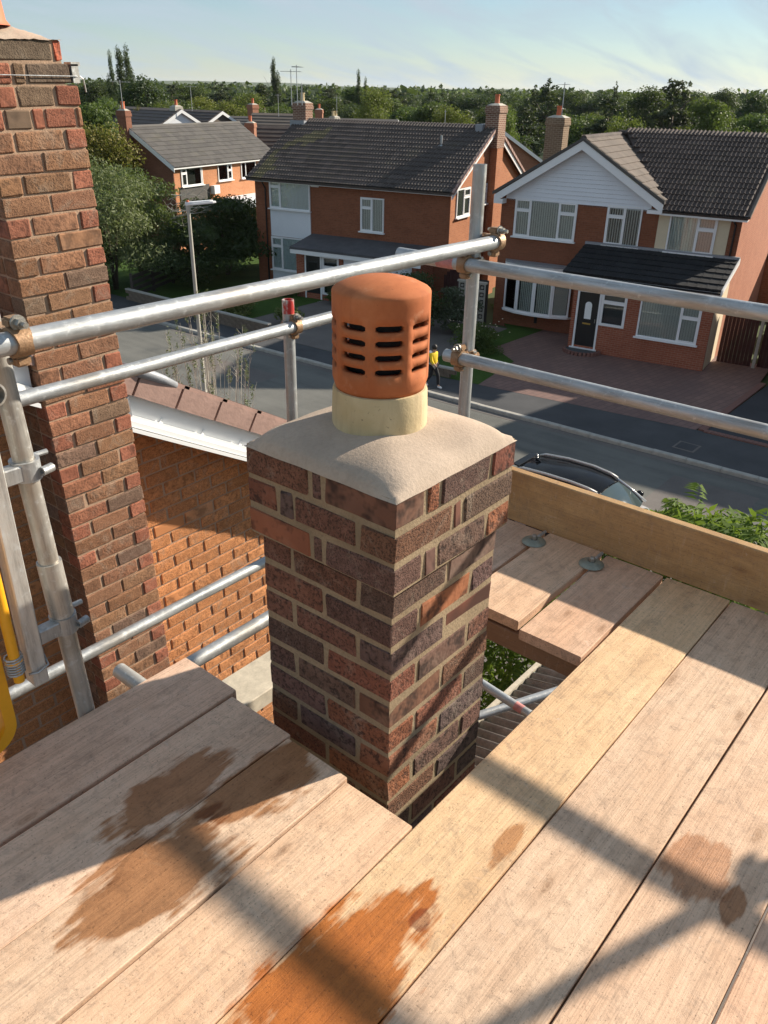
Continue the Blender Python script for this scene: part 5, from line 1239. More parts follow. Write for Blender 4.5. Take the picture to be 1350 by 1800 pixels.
lf = MB().box(-4.67, -3.92, 0.02, 0.06, 0.235, 2.26).build('door_leaf', mt['black'], dr)
m = MB(); pts = [(-4.42, 1.30), (-4.17, 1.30), (-4.17, 1.80)]+[(-4.295+0.125*math.cos(R(a)), 1.80+0.125*math.sin(R(a))) for a in range(20, 180, 20)]+[(-4.42, 1.80)]
m.prism(pts, 1, 0.010, 0.018); m.build('arched_pane', mt['net'], dr)
MB().box(-4.45, -4.15, 0.008, 0.02, 1.10, 1.155).build('letter_plate', mt['brass'], dr)
MB().tube((-3.99, -0.03, 1.2), (-3.99, -0.03, 1.34), 0.012, n=8).tube((-3.99, -0.03, 1.27), (-3.99, 0.03, 1.27), 0.01, n=8).build('handle', mt['steel'], dr)
window(hr, -3.84, -2.92, 0.0, 1.15, 2.33, [(1.0, [0.72])], inner=None, sill=False)
window(hr, -2.45, -0.36, 0.0, 0.97, 2.30, [(0.68, []), (1.0, [0.66])], inner='blind')
# rounded brick doorstep, brick by brick
st = empty('doorstep', (-4.3, -0.1, 0.1), parent=hr)
MB().prism([(0.62*math.cos(R(a)), 0.55*math.sin(R(a))) for a in range(180, 361, 12)], 2, 0.0, 0.10).build('tread', mt['pave'], st)
sb = MB().box(-0.05, 0.05, -0.05, 0.05, 0, 0.13).mesh('step_brick', mt['edging'])
for i in range(15):
    a = R(184+i*12.3); inst(sb, 'step_brick', st, (0.66*math.cos(a), 0.59*math.sin(a), 0), (0, 0, a))
# bow window
bw = MB(); xs = [-8.45+i*(2.78)/8 for i in range(9)]
def by(x): return Y0-0.42*(1-((x+7.06)/1.39)**2)**0.5 if abs(x+7.06) < 1.39 else Y0
segx = [-8.44, -7.80, -7.06, -6.32, -5.68]; segy = [Y0-0.10, Y0-0.36, Y0-0.43, Y0-0.36, Y0-0.10]
bwr = empty('bow_window', (0, 0, 0), parent=hr)
m = MB()
poly = [(-8.56, Y0+0.0)]+[(x, y-0.10) for x, y in zip(segx, segy)]+[(-5.56, Y0)]
m.prism(poly, 2, 0.70, 0.76); m.prism(poly, 2, 2.48, 2.62); m.build('sill', mt['white'], bwr)
MB().prism([(a-0.0, b-0.02) if 0 < i < 6 else (a, b) for i, (a, b) in enumerate(poly)], 2, 2.622, 2.70).build('flat_roof', mt['lead'], bwr)
for i in range(4):
    p0 = Vector((segx[i], segy[i], 0)); p1 = Vector((segx[i+1], segy[i+1], 0)); d_ = (p1-p0); L_ = d_.length; ang = math.atan2(d_.y, d_.x)
    e = empty('light', p0, ang, bwr)
    MB().box(0, L_, -0.03, 0.03, 0.76, 0.84).box(0, L_, -0.03, 0.03, 2.40, 2.48).box(0, 0.07, -0.03, 0.03, 0.84, 2.40).box(L_-0.07, L_, -0.03, 0.03, 0.84, 2.40).box(0.07, L_-0.07, -0.03, 0.03, 2.0, 2.07).build('frame', mt['white'], e)
    MB().box(0.07, L_-0.07, -0.004, 0.004, 0.84, 2.0).build('pane', mt['glass'], e); MB().box(0.07, L_-0.07, -0.004, 0.004, 2.07, 2.40).build('pane', mt['glass'], e)
    m = MB()
    for k in range(7):
        a = 0.09+(L_-0.18)*(k+0.5)/7; m.add([(a-0.036, 0.10, 0.8), (a+0.036, 0.075, 0.8), (a+0.036, 0.075, 2.42), (a-0.036, 0.10, 2.42)], [(0, 1, 2, 3)])
    m.build('blind', mt['blind'], e)
MB().box(-8.4, -5.7, Y0-0.02, Y0-0.004, 0.76, 2.46).build('room', mt['room'], bwr)
MB().box(-7.10, -6.98, Y0-0.02, Y0+0.01, 0.32, 0.62).build('air_brick', mt['dark'], hr)
# chimney behind the left slope
stack(hr, -8.72, 6.6, 4.0, 7.72, 0.78, 0.66, mt['wall_stack2'], 1)
# low extension behind, with windows and gutter on its sunny side
MB().box(-3.0, 1.4, 10.02, 15.0, 0, 2.6).build('rear_extension', mt['wall_mside'], hr)
window(hr, 10.6, 11.3, 1.43, 1.2, 2.3, [(1.0, [0.7])], axis='x', inner=None); window(hr, 12.0, 12.9, 1.43, 1.2, 2.3, [(1.0, [0.7])], axis='x', inner=None)
MB().prism([(9.9, 2.6), (15.2, 2.6), (15.2, 2.7), (9.9, 2.7)], 0, -3.0, 1.7).build('extension_roof', mt['felt'], hr)
MB().tube((1.5, 10.2, 0.1), (1.5, 10.2, 2.5), 0.04, n=8).build('downpipe', mt['black'], hr)
aw = hr.matrix_basis @ Vector((-8.72, 6.6, 8.15)) if False else None
bpy.context.view_layer.update()
def W2(h, x, y, z_): return h.matrix_world @ Vector((x, y, z_))
p = W2(hr, -8.60, 6.6, 8.1); aerial(p.x, p.y, 7.7, 9.0, 'pale aerial on the chimney behind the white gabled house', R(40), 6, 0.7)
# ---------------------------------------------------------------- house off to the right, mostly out of frame
hn = house_root(27.3, 6.0, -4.0, 'brick house just past the right edge, shading the dark drive')
shell(hn, 0, 8.2, 0, 8.0, 0, 5.0, mt['wall_r'], [(1.0, 3.0, 3.3, 4.6), (5.0, 7.0, 3.3, 4.6), (1.0, 3.2, 0.8, 2.2)])
for x0, x1, z0_, z1_ in ((1.0, 3.0, 3.3, 4.6), (5.0, 7.0, 3.3, 4.6), (1.0, 3.2, 0.8, 2.2)): window(hn, x0, x1, -0.03, z0_, z1_, [(0.5, []), (1.0, [0.7])], inner='net')
m = MB(); m.prism([(-0.4, 4.9), (8.4, 4.9), (4.0, 7.2)], 0, 0.02, 8.4); m.build('roof', mt['tile_r'], hn)

# ---------------------------------------------------------------- left house: gable to the street, lit side towards us
hl = house_root(29.1, 39.1, -103.0, 'sunlit brick house with grey tiled roof and shaded gable on the left')
EV = 4.78; RG = 6.48; YA, YB = 0.25, 5.65; YM = 2.95; XE = 10.0
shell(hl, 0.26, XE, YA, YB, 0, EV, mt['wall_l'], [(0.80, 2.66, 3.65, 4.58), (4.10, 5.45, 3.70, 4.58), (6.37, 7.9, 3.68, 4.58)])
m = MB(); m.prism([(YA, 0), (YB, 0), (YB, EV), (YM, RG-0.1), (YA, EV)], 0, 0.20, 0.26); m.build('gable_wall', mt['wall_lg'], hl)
tl = (RG-EV)/(YM-YA)
def rzl(y): return EV+0.05+(y-YA)*tl if y <= YM else EV+0.05+(YB-y)*tl
rf = MB()
for ya, yb in ((YA-0.28, YM), (YB+0.28, YM)):
    rf.hull8([(0.0, ya, rzl(ya)), (XE+0.2, ya, rzl(ya)), (XE+0.2, yb, rzl(yb)), (0.0, yb, rzl(yb))], [(0.0, ya, rzl(ya)+0.06), (XE+0.2, ya, rzl(ya)+0.06), (XE+0.2, yb, rzl(yb)+0.06), (0.0, yb, rzl(yb)+0.06)])
roof = rf.build('roof', mt['tile_flat'], hl)
fl = flat_tile_mesh(0.33, 0.42, mt['tile_flat']); sL = math.atan(tl)
lay_tiles(roof, (0.0, YA-0.30, rzl(YA-0.30)+0.05), (1, 0, 0), (0, math.cos(sL), math.sin(sL)), XE+0.2, (YM-YA+0.30)/math.cos(sL), fl, 0.34, 0.36, limit=290, near=(3, 1.5))
MB().tube((0, YM, RG+0.10), (XE+0.2, YM, RG+0.10), 0.10, n=10).build('ridge', mt['tile_flat'], roof)
m = MB()
for ya, yb in ((YA-0.28, YM), (YB+0.28, YM)):
    m.hull8([(-0.03, ya, rzl(ya)-0.20), (0.0, ya, rzl(ya)-0.20), (0.0, yb, rzl(yb)-0.20), (-0.03, yb, rzl(yb)-0.20)], [(-0.03, ya, rzl(ya)+0.05), (0.0, ya, rzl(ya)+0.05), (0.0, yb, rzl(yb)+0.05), (-0.03, yb, rzl(yb)+0.05)])
m.build('bargeboard', mt['white'], hl)
MB().box(0.0, XE+0.2, YA-0.27, YA-0.24, EV-0.19, EV-0.05).build('fascia', mt['white'], hl)
window(hl, 0.80, 2.66, YA-0.03, 3.65, 4.58, [(0.25, [0.72]), (0.93, []), (1.0, [])], inner=None)
window(hl, 4.10, 5.45, YA-0.03, 3.70, 4.58, [(0.68, []), (1.0, [0.60])], inner='net')
window(hl, 6.37, 7.9, YA-0.03, 3.68, 4.58, [(0.3, []), (1.0, [])], inner=None)
MB().box(0.6, 3.2, YA-0.04, YA-0.004, 2.4, 3.62).build('hung_tiles', mt['tile_flat'], hl)
MB().box(3.30, 3.85, YA-0.30, YA-0.01, 3.06, 3.52).build('air_conditioner', mt['white'], hl, bevel=0.02)
MB().box(4.4, 9.0, YA-1.4, YA-0.005, 2.2, 2.75).build('porch', mt['whitep'], hl)
MB().box(4.5, 8.9, YA-1.3, YA-0.005, 0, 2.19).build('porch_wall', mt['wall_l'], hl)
stack(hl, 0.02, 3.12, 0, 7.40, 0.42, 0.60, mt['wall_lg'], 1)
# ---------------------------------------------------------------- houses further back
RTh = Vector((RT.x, RT.y, 0)).normalized(); FWh = Vector((FW.x, FW.y, 0)).normalized()
def back_house(px, py, dist, turn, length, depth, rise, label, wallm, roofm, gablem=None, side='right', chim=None, ev_drop=2.4):
    """the ridge end nearest the viewer stands at pixel (px, py) and a given distance; ridge runs back from it. turn: angle of the ridge from the viewer's left-right line"""
    p = at_dist(px, py, dist); RGz = p.z
    d_ = RTh*math.cos(R(turn))-FWh*math.sin(R(turn))        # towards the visible gable
    ang = math.atan2(d_.y, d_.x)
    e = empty('brick_house', (p.x, p.y, 0), ang); tag(e, label, 'house')
    ev = RGz-rise
    s = 1 if side == 'right' else -1
    xa, xb = (-length, 0) if side == 'right' else (0, length)
    MB().box(xa+0.2, xb-0.2, -depth/2, depth/2, 0, ev).build('wall', wallm, e)
    gx0, gx1 = (xb-0.22, xb-0.18) if side == 'right' else (xa+0.18, xa+0.22)
    MB().prism([(-depth/2, ev), (depth/2, ev), (0, RGz-0.08)], 0, gx0, gx1).build('gable_wall', gablem or wallm, e)
    rf = MB(); o_ = 0.35; t_ = rise/(depth/2)
    for sy in (-1, 1):
        ya = sy*(depth/2+o_); za = ev-o_*t_
        rf.hull8([(xa, ya, za), (xb, ya, za), (xb, 0, RGz), (xa, 0, RGz)], [(xa, ya, za+0.09), (xb, ya, za+0.09), (xb, 0, RGz+0.09), (xa, 0, RGz+0.09)])
    r_ = rf.build('roof', roofm, e)
    # courses of tiles as stepped rows
    rows = MB(); n = int(math.hypot(depth/2, rise)/0.38)
    for k in range(n):
        for sy in (-1,):
            f0 = k/n; f1 = (k+1.06)/n
            y0_ = sy*(depth/2+o_)*(1-f0); y1_ = sy*(depth/2+o_)*(1-min(1, f1)); zb0 = (ev-o_*t_)*(1-f0)+RGz*f0; zb1 = (ev-o_*t_)*(1-min(1, f1))+RGz*min(1, f1)
            rows.hull8([(xa, y0_, zb0+0.09), (xb, y0_, zb0+0.09), (xb, y1_, zb1+0.09), (xa, y1_, zb1+0.09)], [(xa, y0_, zb0+0.15), (xb, y0_, zb0+0.15), (xb, y1_, zb1+0.095), (xa, y1_, zb1+0.095)])
    rows.build('tile_rows', roofm, r_)['kind'] = 'stuff'
    m = MB()
    gx = xb if side == 'right' else xa-0.03
    for sy in (-1, 1):
        ya = sy*(depth/2+o_); za = ev-o_*t_
        m.hull8([(gx, ya, za-0.16), (gx+0.03, ya, za-0.16), (gx+0.03, 0, RGz-0.16), (gx, 0, RGz-0.16)], [(gx, ya, za+0.06), (gx+0.03, ya, za+0.06), (gx+0.03, 0, RGz+0.06), (gx, 0, RGz+0.06)])
    m.build('bargeboard', mt['white'], e)
    if chim: stack(e, chim[0], chim[1], ev, RGz+chim[2], 0.62, 0.62, chim[3] if len(chim) > 3 else mt['wall_far'], 1)
    return e
back_house(319, 194, 66, 42, 9.5, 7.5, 2.0, 'far house with white painted gable behind the left house', mt['wall_far'], mt['tile_m'], mt['whitep'], chim=(-0.6, 0.0, 0.25, mt['concrete']))
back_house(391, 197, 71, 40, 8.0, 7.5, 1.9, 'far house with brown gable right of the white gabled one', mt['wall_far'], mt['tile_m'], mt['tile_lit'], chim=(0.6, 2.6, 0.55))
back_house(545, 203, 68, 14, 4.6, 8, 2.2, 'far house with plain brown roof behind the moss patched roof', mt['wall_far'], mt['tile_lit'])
back_house(520, 224, 63, 8, 4.2, 7, 2.2, 'house with dark ribbed roof and slim red chimney between two others', mt['wall_far'], mt['tile_r'], chim=(-2.75, -1.7, 0.30))
back_house(700, 212, 78, 5, 16.0, 8, 2.2, 'far house whose ridge just shows over the middle roof', mt['wall_far'], mt['tile_flat'], chim=(-6.9, 0.0, 0.75))
back_house(886, 232, 58, 62, 8.0, 7.0, 1.9, 'far house glimpsed right of the middle chimney', mt['wall_far'], mt['tile_flat'], chim=None)
p = at_dist(588, 205, 74); e = empty('chimney_stack', (p.x, p.y, 0)); tag(e, 'small pale far chimney above the middle roof ridge', 'chimney'); stack(e, 0, 0, 0, p.z, 0.6, 0.6, mt['concrete'], 2, potmat=mt['buff'])
# aerials on far chimneys
def px_aerial(px, py0, py1, dist, label, rot, n=7, L_=1.0, vert=False):
    a = at_dist(px, py0, dist); b = at_dist(px, py1, dist); aerial(a.x, a.y, a.z, b.z, label, rot, n, L_, vert)
dM = math.hypot(26.5, 31.0)
px_aerial(513, 185, 122, 41.5, 'aerial with long side arm left of the tall one on the mossy roof chimney', R(-50), 6, 0.95)
px_aerial(523, 185, 114, 41.8, 'tallest many-barred aerial above the mossy roof chimney', R(40), 9, 1.2)
px_aerial(531, 185, 146, 42.2, 'lowest aerial with dark centre right of the mossy roof chimney', R(-50), 5, 0.8)
px_aerial(216, 190, 141, 49.5, 'aerial on the left house chimney in front of the poplars', R(-50), 7, 1.0)
px_aerial(338, 195, 150, 66, 'thin far aerial above the white gabled house', R(-50), 6, 0.8)
px_aerial(592, 200, 170, 74, 'far aerial beside the small pale chimney', R(-50), 4, 0.5)
px_aerial(490, 205, 165, 64, 'far aerial leaning against the tall poplar', R(-50), 4, 0.4)
px_aerial(782, 218, 193, 48, 'short pole on the middle house ridge', R(-50), 2, 0.1)

# ================================================================== trees
nprng = np.random.default_rng(5)
def leaf_mesh(name, clumps, n, ll, lw, mat, seed, shell=2.6, up=0.3, droop=0.0):
    g = np.random.default_rng(seed); cl = np.array(clumps, float)
    vol = cl[:, 3]*cl[:, 4]*cl[:, 5]; w_ = vol**0.75; idx = g.choice(len(cl), n, p=w_/w_.sum())
    d = g.normal(size=(n, 3)); d /= np.linalg.norm(d, axis=1)[:, None]
    r = g.random(n)**(1/shell)
    pos = cl[idx, :3]+d*cl[idx, 3:6]*r[:, None]
    nrm = d*0.6+g.normal(size=(n, 3))*0.7+np.array([0, 0, up]); nrm /= np.linalg.norm(nrm, axis=1)[:, None]
    t = g.normal(size=(n, 3)); t[:, 2] -= droop; t -= nrm*(t*nrm).sum(1)[:, None]; t /= np.linalg.norm(t, axis=1)[:, None]
    b = np.cross(nrm, t); s = g.uniform(0.6, 1.35, n)[:, None]
    a0 = pos+t*ll*s; a1 = pos+b*lw*s; a2 = pos-t*ll*s; a3 = pos-b*lw*s
    V = np.stack([a0, a1, a2, a3], 1).reshape(-1, 3)
    me = D.meshes.new(name); me.vertices.add(4*n); me.vertices.foreach_set('co', V.astype(np.float32).ravel())
    me.loops.add(4*n); me.loops.foreach_set('vertex_index', np.arange(4*n, dtype=np.int32))
    me.polygons.add(n); me.polygons.foreach_set('loop_start', np.arange(0, 4*n, 4, dtype=np.int32)); me.polygons.foreach_set('loop_total', np.full(n, 4, np.int32))
    me.update(calc_edges=True); me.materials.append(mat); return me
ML = {'mid': m_leaf('leaf_green', (0.042, 0.072, 0.016), (0.105, 0.145, 0.036), 0.3), 'dark': m_leaf('leaf_dark', (0.022, 0.040, 0.015), (0.060, 0.085, 0.030), 0.25),
      'pine': m_leaf('leaf_pine', (0.026, 0.040, 0.020), (0.072, 0.085, 0.040), 0.2), 'lime': m_leaf('leaf_lime', (0.090, 0.115, 0.018), (0.19, 0.20, 0.04), 0.35),
      'olive': m_leaf('leaf_olive', (0.085, 0.105, 0.042), (0.19, 0.21, 0.105), 0.3), 'yellow': m_leaf('leaf_yellow', (0.14, 0.135, 0.025), (0.26, 0.22, 0.05), 0.3),
      'sumac': m_leaf('leaf_sumac', (0.07, 0.13, 0.018), (0.15, 0.22, 0.035), 0.4, rough=0.75), 'grey': m_leaf('leaf_grey', (0.07, 0.09, 0.055), (0.12, 0.14, 0.085), 0.2)}
def round_clumps(seed, n=26, w=0.40, lo=0.22, hi=1.0):
    g = random.Random(seed); c = []
    for i in range(n):
        a = g.uniform(0, 6.283); zc = g.uniform(lo+0.10, hi-0.10); f = math.sin(math.pi*min(1, max(0, (zc-lo)/(hi-lo)))**0.75)
        rr = g.uniform(0.25, 1.0)*w*f; s = g.uniform(0.07, 0.15)
        c.append((rr*math.cos(a), rr*math.sin(a), zc, s*1.15, s*1.15, s*0.85))
    c.append((0, 0, (lo+hi)/2, w*0.55, w*0.55, (hi-lo)*0.36)); return c
def pine_clumps(seed):
    g = random.Random(seed); c = []
    for i in range(80):
        zc = 0.12+0.87*(1-g.random()**0.75); w = 0.32*(1-zc)**0.7+0.015; a = g.uniform(0, 6.283); rr = g.uniform(0.2, 1.0)*w*g.uniform(0.75, 1.15)
        s = 0.022+0.080*(1-zc)
        c.append((rr*math.cos(a), rr*math.sin(a), zc, s*g.uniform(0.8, 1.3), s*g.uniform(0.8, 1.3), g.uniform(0.018, 0.04)))
    return c
def poplar_clumps(seed):
    g = random.Random(seed); c = []
    for i in range(30):
        zc = g.uniform(0.08, 0.97); w = 0.075*math.sin(math.pi*zc**0.7)**0.6; a = g.uniform(0, 6.283)
        c.append((w*g.random()*math.cos(a), w*g.random()*math.sin(a), zc, 0.035, 0.035, g.uniform(0.05, 0.10)))
    return c
def trunk_mesh(seed, h=0.75, r=0.03, limbs=6):
    g = random.Random(seed); m = MB()
    m.path([(0, 0, 0), (g.uniform(-.01, .01), 0, h*0.35), (g.uniform(-.02, .02), g.uniform(-.02, .02), h*0.7), (0, 0, h)], [r, r*0.75, r*0.5, r*0.15], 7)
    for i in range(limbs):
        zc = h*g.uniform(0.3, 0.8); a = g.uniform(0, 6.283); l = g.uniform(0.12, 0.28)
        m.path([(0, 0, zc), (l*0.5*math.cos(a), l*0.5*math.sin(a), zc+l*0.35), (l*math.cos(a), l*math.sin(a), zc+l*0.8)], [r*0.4, r*0.28, r*0.08], 5)
    return m.mesh('trunk', mt['bark'], True)
PROTO = {}
for k, mat_, fn, ll in (('round', 'mid', round_clumps, 0.020), ('dark', 'dark', round_clumps, 0.020), ('lime', 'lime', round_clumps, 0.018), ('pine', 'pine', pine_clumps, 0.019), ('poplar', 'dark', poplar_clumps, 0.011), ('yellow', 'yellow', round_clumps, 0.017)):
    PROTO[k] = [(leaf_mesh('crown', fn(11*i+len(k)), 11000 if k != 'poplar' else 6000, ll*0.62, ll*0.40, ML[mat_], 3*i+7, shell=2.2), trunk_mesh(i, 0.8 if k != 'poplar' else 0.9, 0.028 if k != 'poplar' else 0.012)) for i in range(4)]
def tree(px, py, dist, kind, width, label, group='trees behind the houses', tint=(1, 1, 1), var=None):
    p = at_dist(px, py, dist); h = p.z
    e = empty('tree', (p.x, p.y, 0), rnd.uniform(0, 6.28)); tag(e, label, 'tree', group)
    cr, tk = PROTO[kind][rnd.randint(0, 3) if var is None else var]
    sxy = width/(0.8 if kind not in ('poplar', 'pine') else (0.20 if kind == 'poplar' else 0.62))
    hv = rnd.uniform(-0.14, 0.14); tint = (tint[0]*(1+hv), tint[1], tint[2]*(1-hv*0.5))
    inst(cr, 'crown', e, scale=(sxy*rnd.uniform(0.85, 1.15), sxy*rnd.uniform(0.85, 1.15), h), color=tint); inst(tk, 'trunk', e, scale=(sxy*0.6, sxy*0.6, h))
    return e
# particular trees
tree(190, 88, 120, 'poplar', 2.0, 'leftmost tall slim poplar on the skyline', var=0)
tree(206, 86, 122, 'poplar', 2.2, 'second poplar from the left on the skyline', var=1)
tree(220, 84, 121, 'poplar', 2.2, 'third poplar from the left, tallest of its clump', var=2)
tree(229, 118, 119, 'poplar', 1.9, 'shorter poplar on the right of the left clump', var=0)
tree(256, 133, 100, 'dark', 8.0, 'dark round tree right of the poplar clump')
tree(480, 104, 150, 'poplar', 2.0, 'lone poplar behind the aerial chimney', var=1)
tree(487, 128, 150, 'poplar', 2.2, 'lower half of the poplar pair behind the aerial chimney', var=2)
tree(631, 122, 130, 'poplar', 1.7, 'lone dark poplar left of the lime green tree', var=0)
tree(643, 139, 131, 'poplar', 1.2, 'small slim poplar peeping over the lime green tree', var=2)
tree(655, 149, 100, 'lime', 6.0, 'bright lime green round tree behind the middle roof')
tree(775, 147, 112, 'pine', 7.5, 'dark pine right of the lime green tree')
tree(757, 152, 118, 'pine', 4.5, 'narrow pine top beside the dark pine')
tree(968, 138, 105, 'pine', 9.0, 'broad dark cedar behind the right hand chimney')
tree(940, 150, 108, 'pine', 6.0, 'pine left of the broad cedar')
tree(1085, 143, 140, 'pine', 4.0, 'feathery pine tip on the skyline right of centre')
tree(1192, 133, 100, 'pine', 9.0, 'tall ragged pine on the right of the skyline')
tree(1215, 142, 104, 'pine', 7.0, 'second ragged pine at the right')
tree(1075, 165, 92, 'pine', 6.5, 'brownish pine in front of the wood at right')
tree(1155, 152, 112, 'dark', 9, 'dark round tree left of the ragged pine')
tree(1255, 168, 92, 'round', 7.0, 'mid green tree right of the ragged pines', tint=(1.2, 1.2, 1))
tree(1270, 155, 150, 'dark', 8, 'dark tree top on the skyline far right')
tree(1330, 160, 120, 'dark', 9, 'dark tree at the right edge of the skyline')
tree(1105, 199, 66, 'lime', 4.2, 'yellow green tree behind the right roof', tint=(0.8, 0.9, 1))
tree(1300, 205, 66, 'lime', 5.5, 'bushy yellow green tree behind the roof at far right', tint=(0.75, 0.85, 1))
tree(1190, 226, 60, 'yellow', 2.2, 'pale shrub top over the right ridge')
tree(1210, 222, 62, 'lime', 3.0, 'small light green tree over the right ridge')
tree(893, 183, 66, 'lime', 3.6, 'light green birch beside the middle house chimney', tint=(0.6, 0.75, 1.0))
tree(180, 160, 72, 'round', 6.5, 'green round tree behind the left chimney')
tree(158, 176, 62, 'round', 5, 'green tree close to the left chimney')
tree(170, 200, 50, 'yellow', 4.6, 'yellow leaved tree beside the left house gable', tint=(0.85, 0.9, 1))
tree(205, 225, 52, 'lime', 3.2, 'yellow green bush by the left house chimney')
tree(290, 172, 84, 'lime', 4.0, 'small bright tree under the dark round one', tint=(0.8, 0.9, 1))
tree(245, 186, 70, 'yellow', 2.4, 'thin brownish shrub behind the left house ridge', tint=(0.7, 0.6, 0.8))
kinds = ['round', 'dark', 'round', 'lime', 'dark', 'pine']
desc = {'round': 'mid green tree', 'dark': 'dark green tree', 'lime': 'light green tree', 'pine': 'dusky pine'}
belt = []; skyl = []
for i in range(30):
    px = 290+i*36+rnd.uniform(-14, 14); k = kinds[rnd.randint(0, 5)]
    dist = rnd.uniform(86, 128); hz = 145.5+0.0186*px; py = hz+rnd.uniform(8, 30)
    belt.append((px, k, tree(px, py, dist, k, rnd.uniform(5.5, 9), desc[k], group=desc[k]+'s in the belt behind the houses', tint=(rnd.uniform(.75, 1.15),)*3)))
for i in range(34):
    px = 140+i*37+rnd.uniform(-14, 14); k = ['dark', 'round', 'dark', 'pine'][rnd.randint(0, 3)]
    dist = rnd.uniform(150, 210); hz = 145.5+0.0186*px; py = hz+rnd.uniform(-12, 5)
    skyl.append((px, k, tree(px, py, dist, k, rnd.uniform(8, 14), desc[k], group=desc[k]+'s on the far skyline', tint=(rnd.uniform(.8, 1.1),)*3)))
ORD = 'first second third fourth fifth sixth seventh eighth ninth tenth eleventh twelfth thirteenth fourteenth fifteenth sixteenth seventeenth eighteenth nineteenth twentieth'.split()
for lst, where in ((belt, 'in the belt of trees close behind the houses'), (skyl, 'on the far skyline')):
    for k in desc:
        for n_, (px, _, t_) in enumerate(sorted([q for q in lst if q[1] == k], key=lambda q: q[0])):
            t_['label'] = ORD[min(n_, 19)]+' '+desc[k]+' from the left '+where
# far wood as one mass
cl = []
for i in range(420):
    a = R(rnd.uniform(-38, 38)); dist = rnd.uniform(215, 420); d_ = RTh*math.sin(a)+FWh*math.cos(a); h = rnd.uniform(6.5, 10.5)
    cl.append((d_.x*dist, d_.y*dist, h*0.55, rnd.uniform(4, 8), rnd.uniform(4, 8), h*0.45))
o = D.objects.new('far_wood', leaf_mesh('far_wood', cl, 42000, 0.85, 0.6, ML['dark'], 3, shell=3.5)); COL.objects.link(o); tag(o, 'far woodland closing the view behind the village', 'woodland', kind='stuff')
cl = []
for i in range(300):
    a = R(rnd.uniform(-38, 38)); dist = rnd.uniform(450, 1400); d_ = RTh*math.sin(a)+FWh*math.cos(a); h = rnd.uniform(7, 11)
    cl.append((d_.x*dist, d_.y*dist, h*0.5, rnd.uniform(12, 30), rnd.uniform(12, 30), h*0.5))
o = D.objects.new('far_hedgerows', leaf_mesh('far_hedgerows', cl, 26000, 2.2, 1.4, ML['mid'], 4, shell=3.5)); COL.objects.link(o); tag(o, 'hazy hedgerows and copses below the far hills', 'woodland', kind='stuff')
# undergrowth filling between trunks behind the houses
cl = []
for i in range(260):
    a = R(rnd.uniform(-36, 36)); dist = rnd.uniform(80, 200); d_ = RTh*math.sin(a)+FWh*math.cos(a); h = rnd.uniform(2.5, 5.5)
    cl.append((d_.x*dist, d_.y*dist, h*0.5, rnd.uniform(2.5, 5), rnd.uniform(2.5, 5), h*0.5))
o = D.objects.new('undergrowth', leaf_mesh('undergrowth', cl, 36000, 0.42, 0.28, ML['dark'], 6, shell=3)); COL.objects.link(o); tag(o, 'dense undergrowth filling the belt of trees', 'undergrowth', kind='stuff')

# ---- garden trees and shrubs nearer by
def shrub(name, u, v, h, w, n, ll, lw, mat, label, seed, cln=22, lo=0.05, cat='shrub', group=None, droop=0.0, tint=(1, 1, 1), zb=0.1, stems=5):
    e = empty(name, (u, v, zb), 0); tag(e, label, cat, group)
    cl = [(x*w/0.8, y*w/0.8, zc*h, a*w/0.8*1.25, b*w/0.8*1.25, c*h) for x, y, zc, a, b, c in round_clumps(seed, cln, 0.40, lo)]
    o = D.objects.new('foliage', leaf_mesh('foliage', cl, n, ll, lw, mat, seed, shell=2.2, droop=droop)); COL.objects.link(o); o.parent = e; o.color = (*tint, 1)
    g = random.Random(seed); m = MB()
    for i in range(stems):
        a = g.uniform(0, 6.28); l = w*0.3*g.random()
        m.path([(0.05*math.cos(a), 0.05*math.sin(a), 0), (l*0.4*math.cos(a), l*0.4*math.sin(a), h*0.35), (l*math.cos(a), l*math.sin(a), h*0.75)], [0.012*h, 0.009*h, 0.003*h], 6)
    m.build('stem', mt['bark'], e, smooth=True); return e
shrub('tree', 21.6, 34.3, 5.9, 5.2, 15000, 0.10, 0.026, ML['olive'], 'grey green willow leaved tree beyond the left chimney', 21, 34, cat='tree', droop=0.6, tint=(1.3, 1.3, 1.25))
shrub('tree', 24.2, 36.0, 5.4, 4.6, 13000, 0.10, 0.03, ML['olive'], 'bushy green tree below the left house gable', 22, 30, cat='tree', droop=0.3, tint=(0.62, 0.75, 0.55))
shrub('tree', 27.4, 33.2, 3.9, 5.6, 14000, 0.085, 0.04, ML['dark'], 'dark evergreen tree in shade left of the middle house', 23, 30, cat='tree', tint=(0.9, 0.9, 0.8))
shrub('tree', 24.4, 31.9, 3.4, 4.0, 9000, 0.075, 0.04, ML['dark'], 'low dark shrubs behind the fence under the trees', 24, 24, cat='shrub')
shrub('tree', 30.2, 35.2, 3.6, 3.6, 8000, 0.07, 0.035, ML['dark'], 'dark leafy tree against the left house porch', 25, 24, cat='tree')
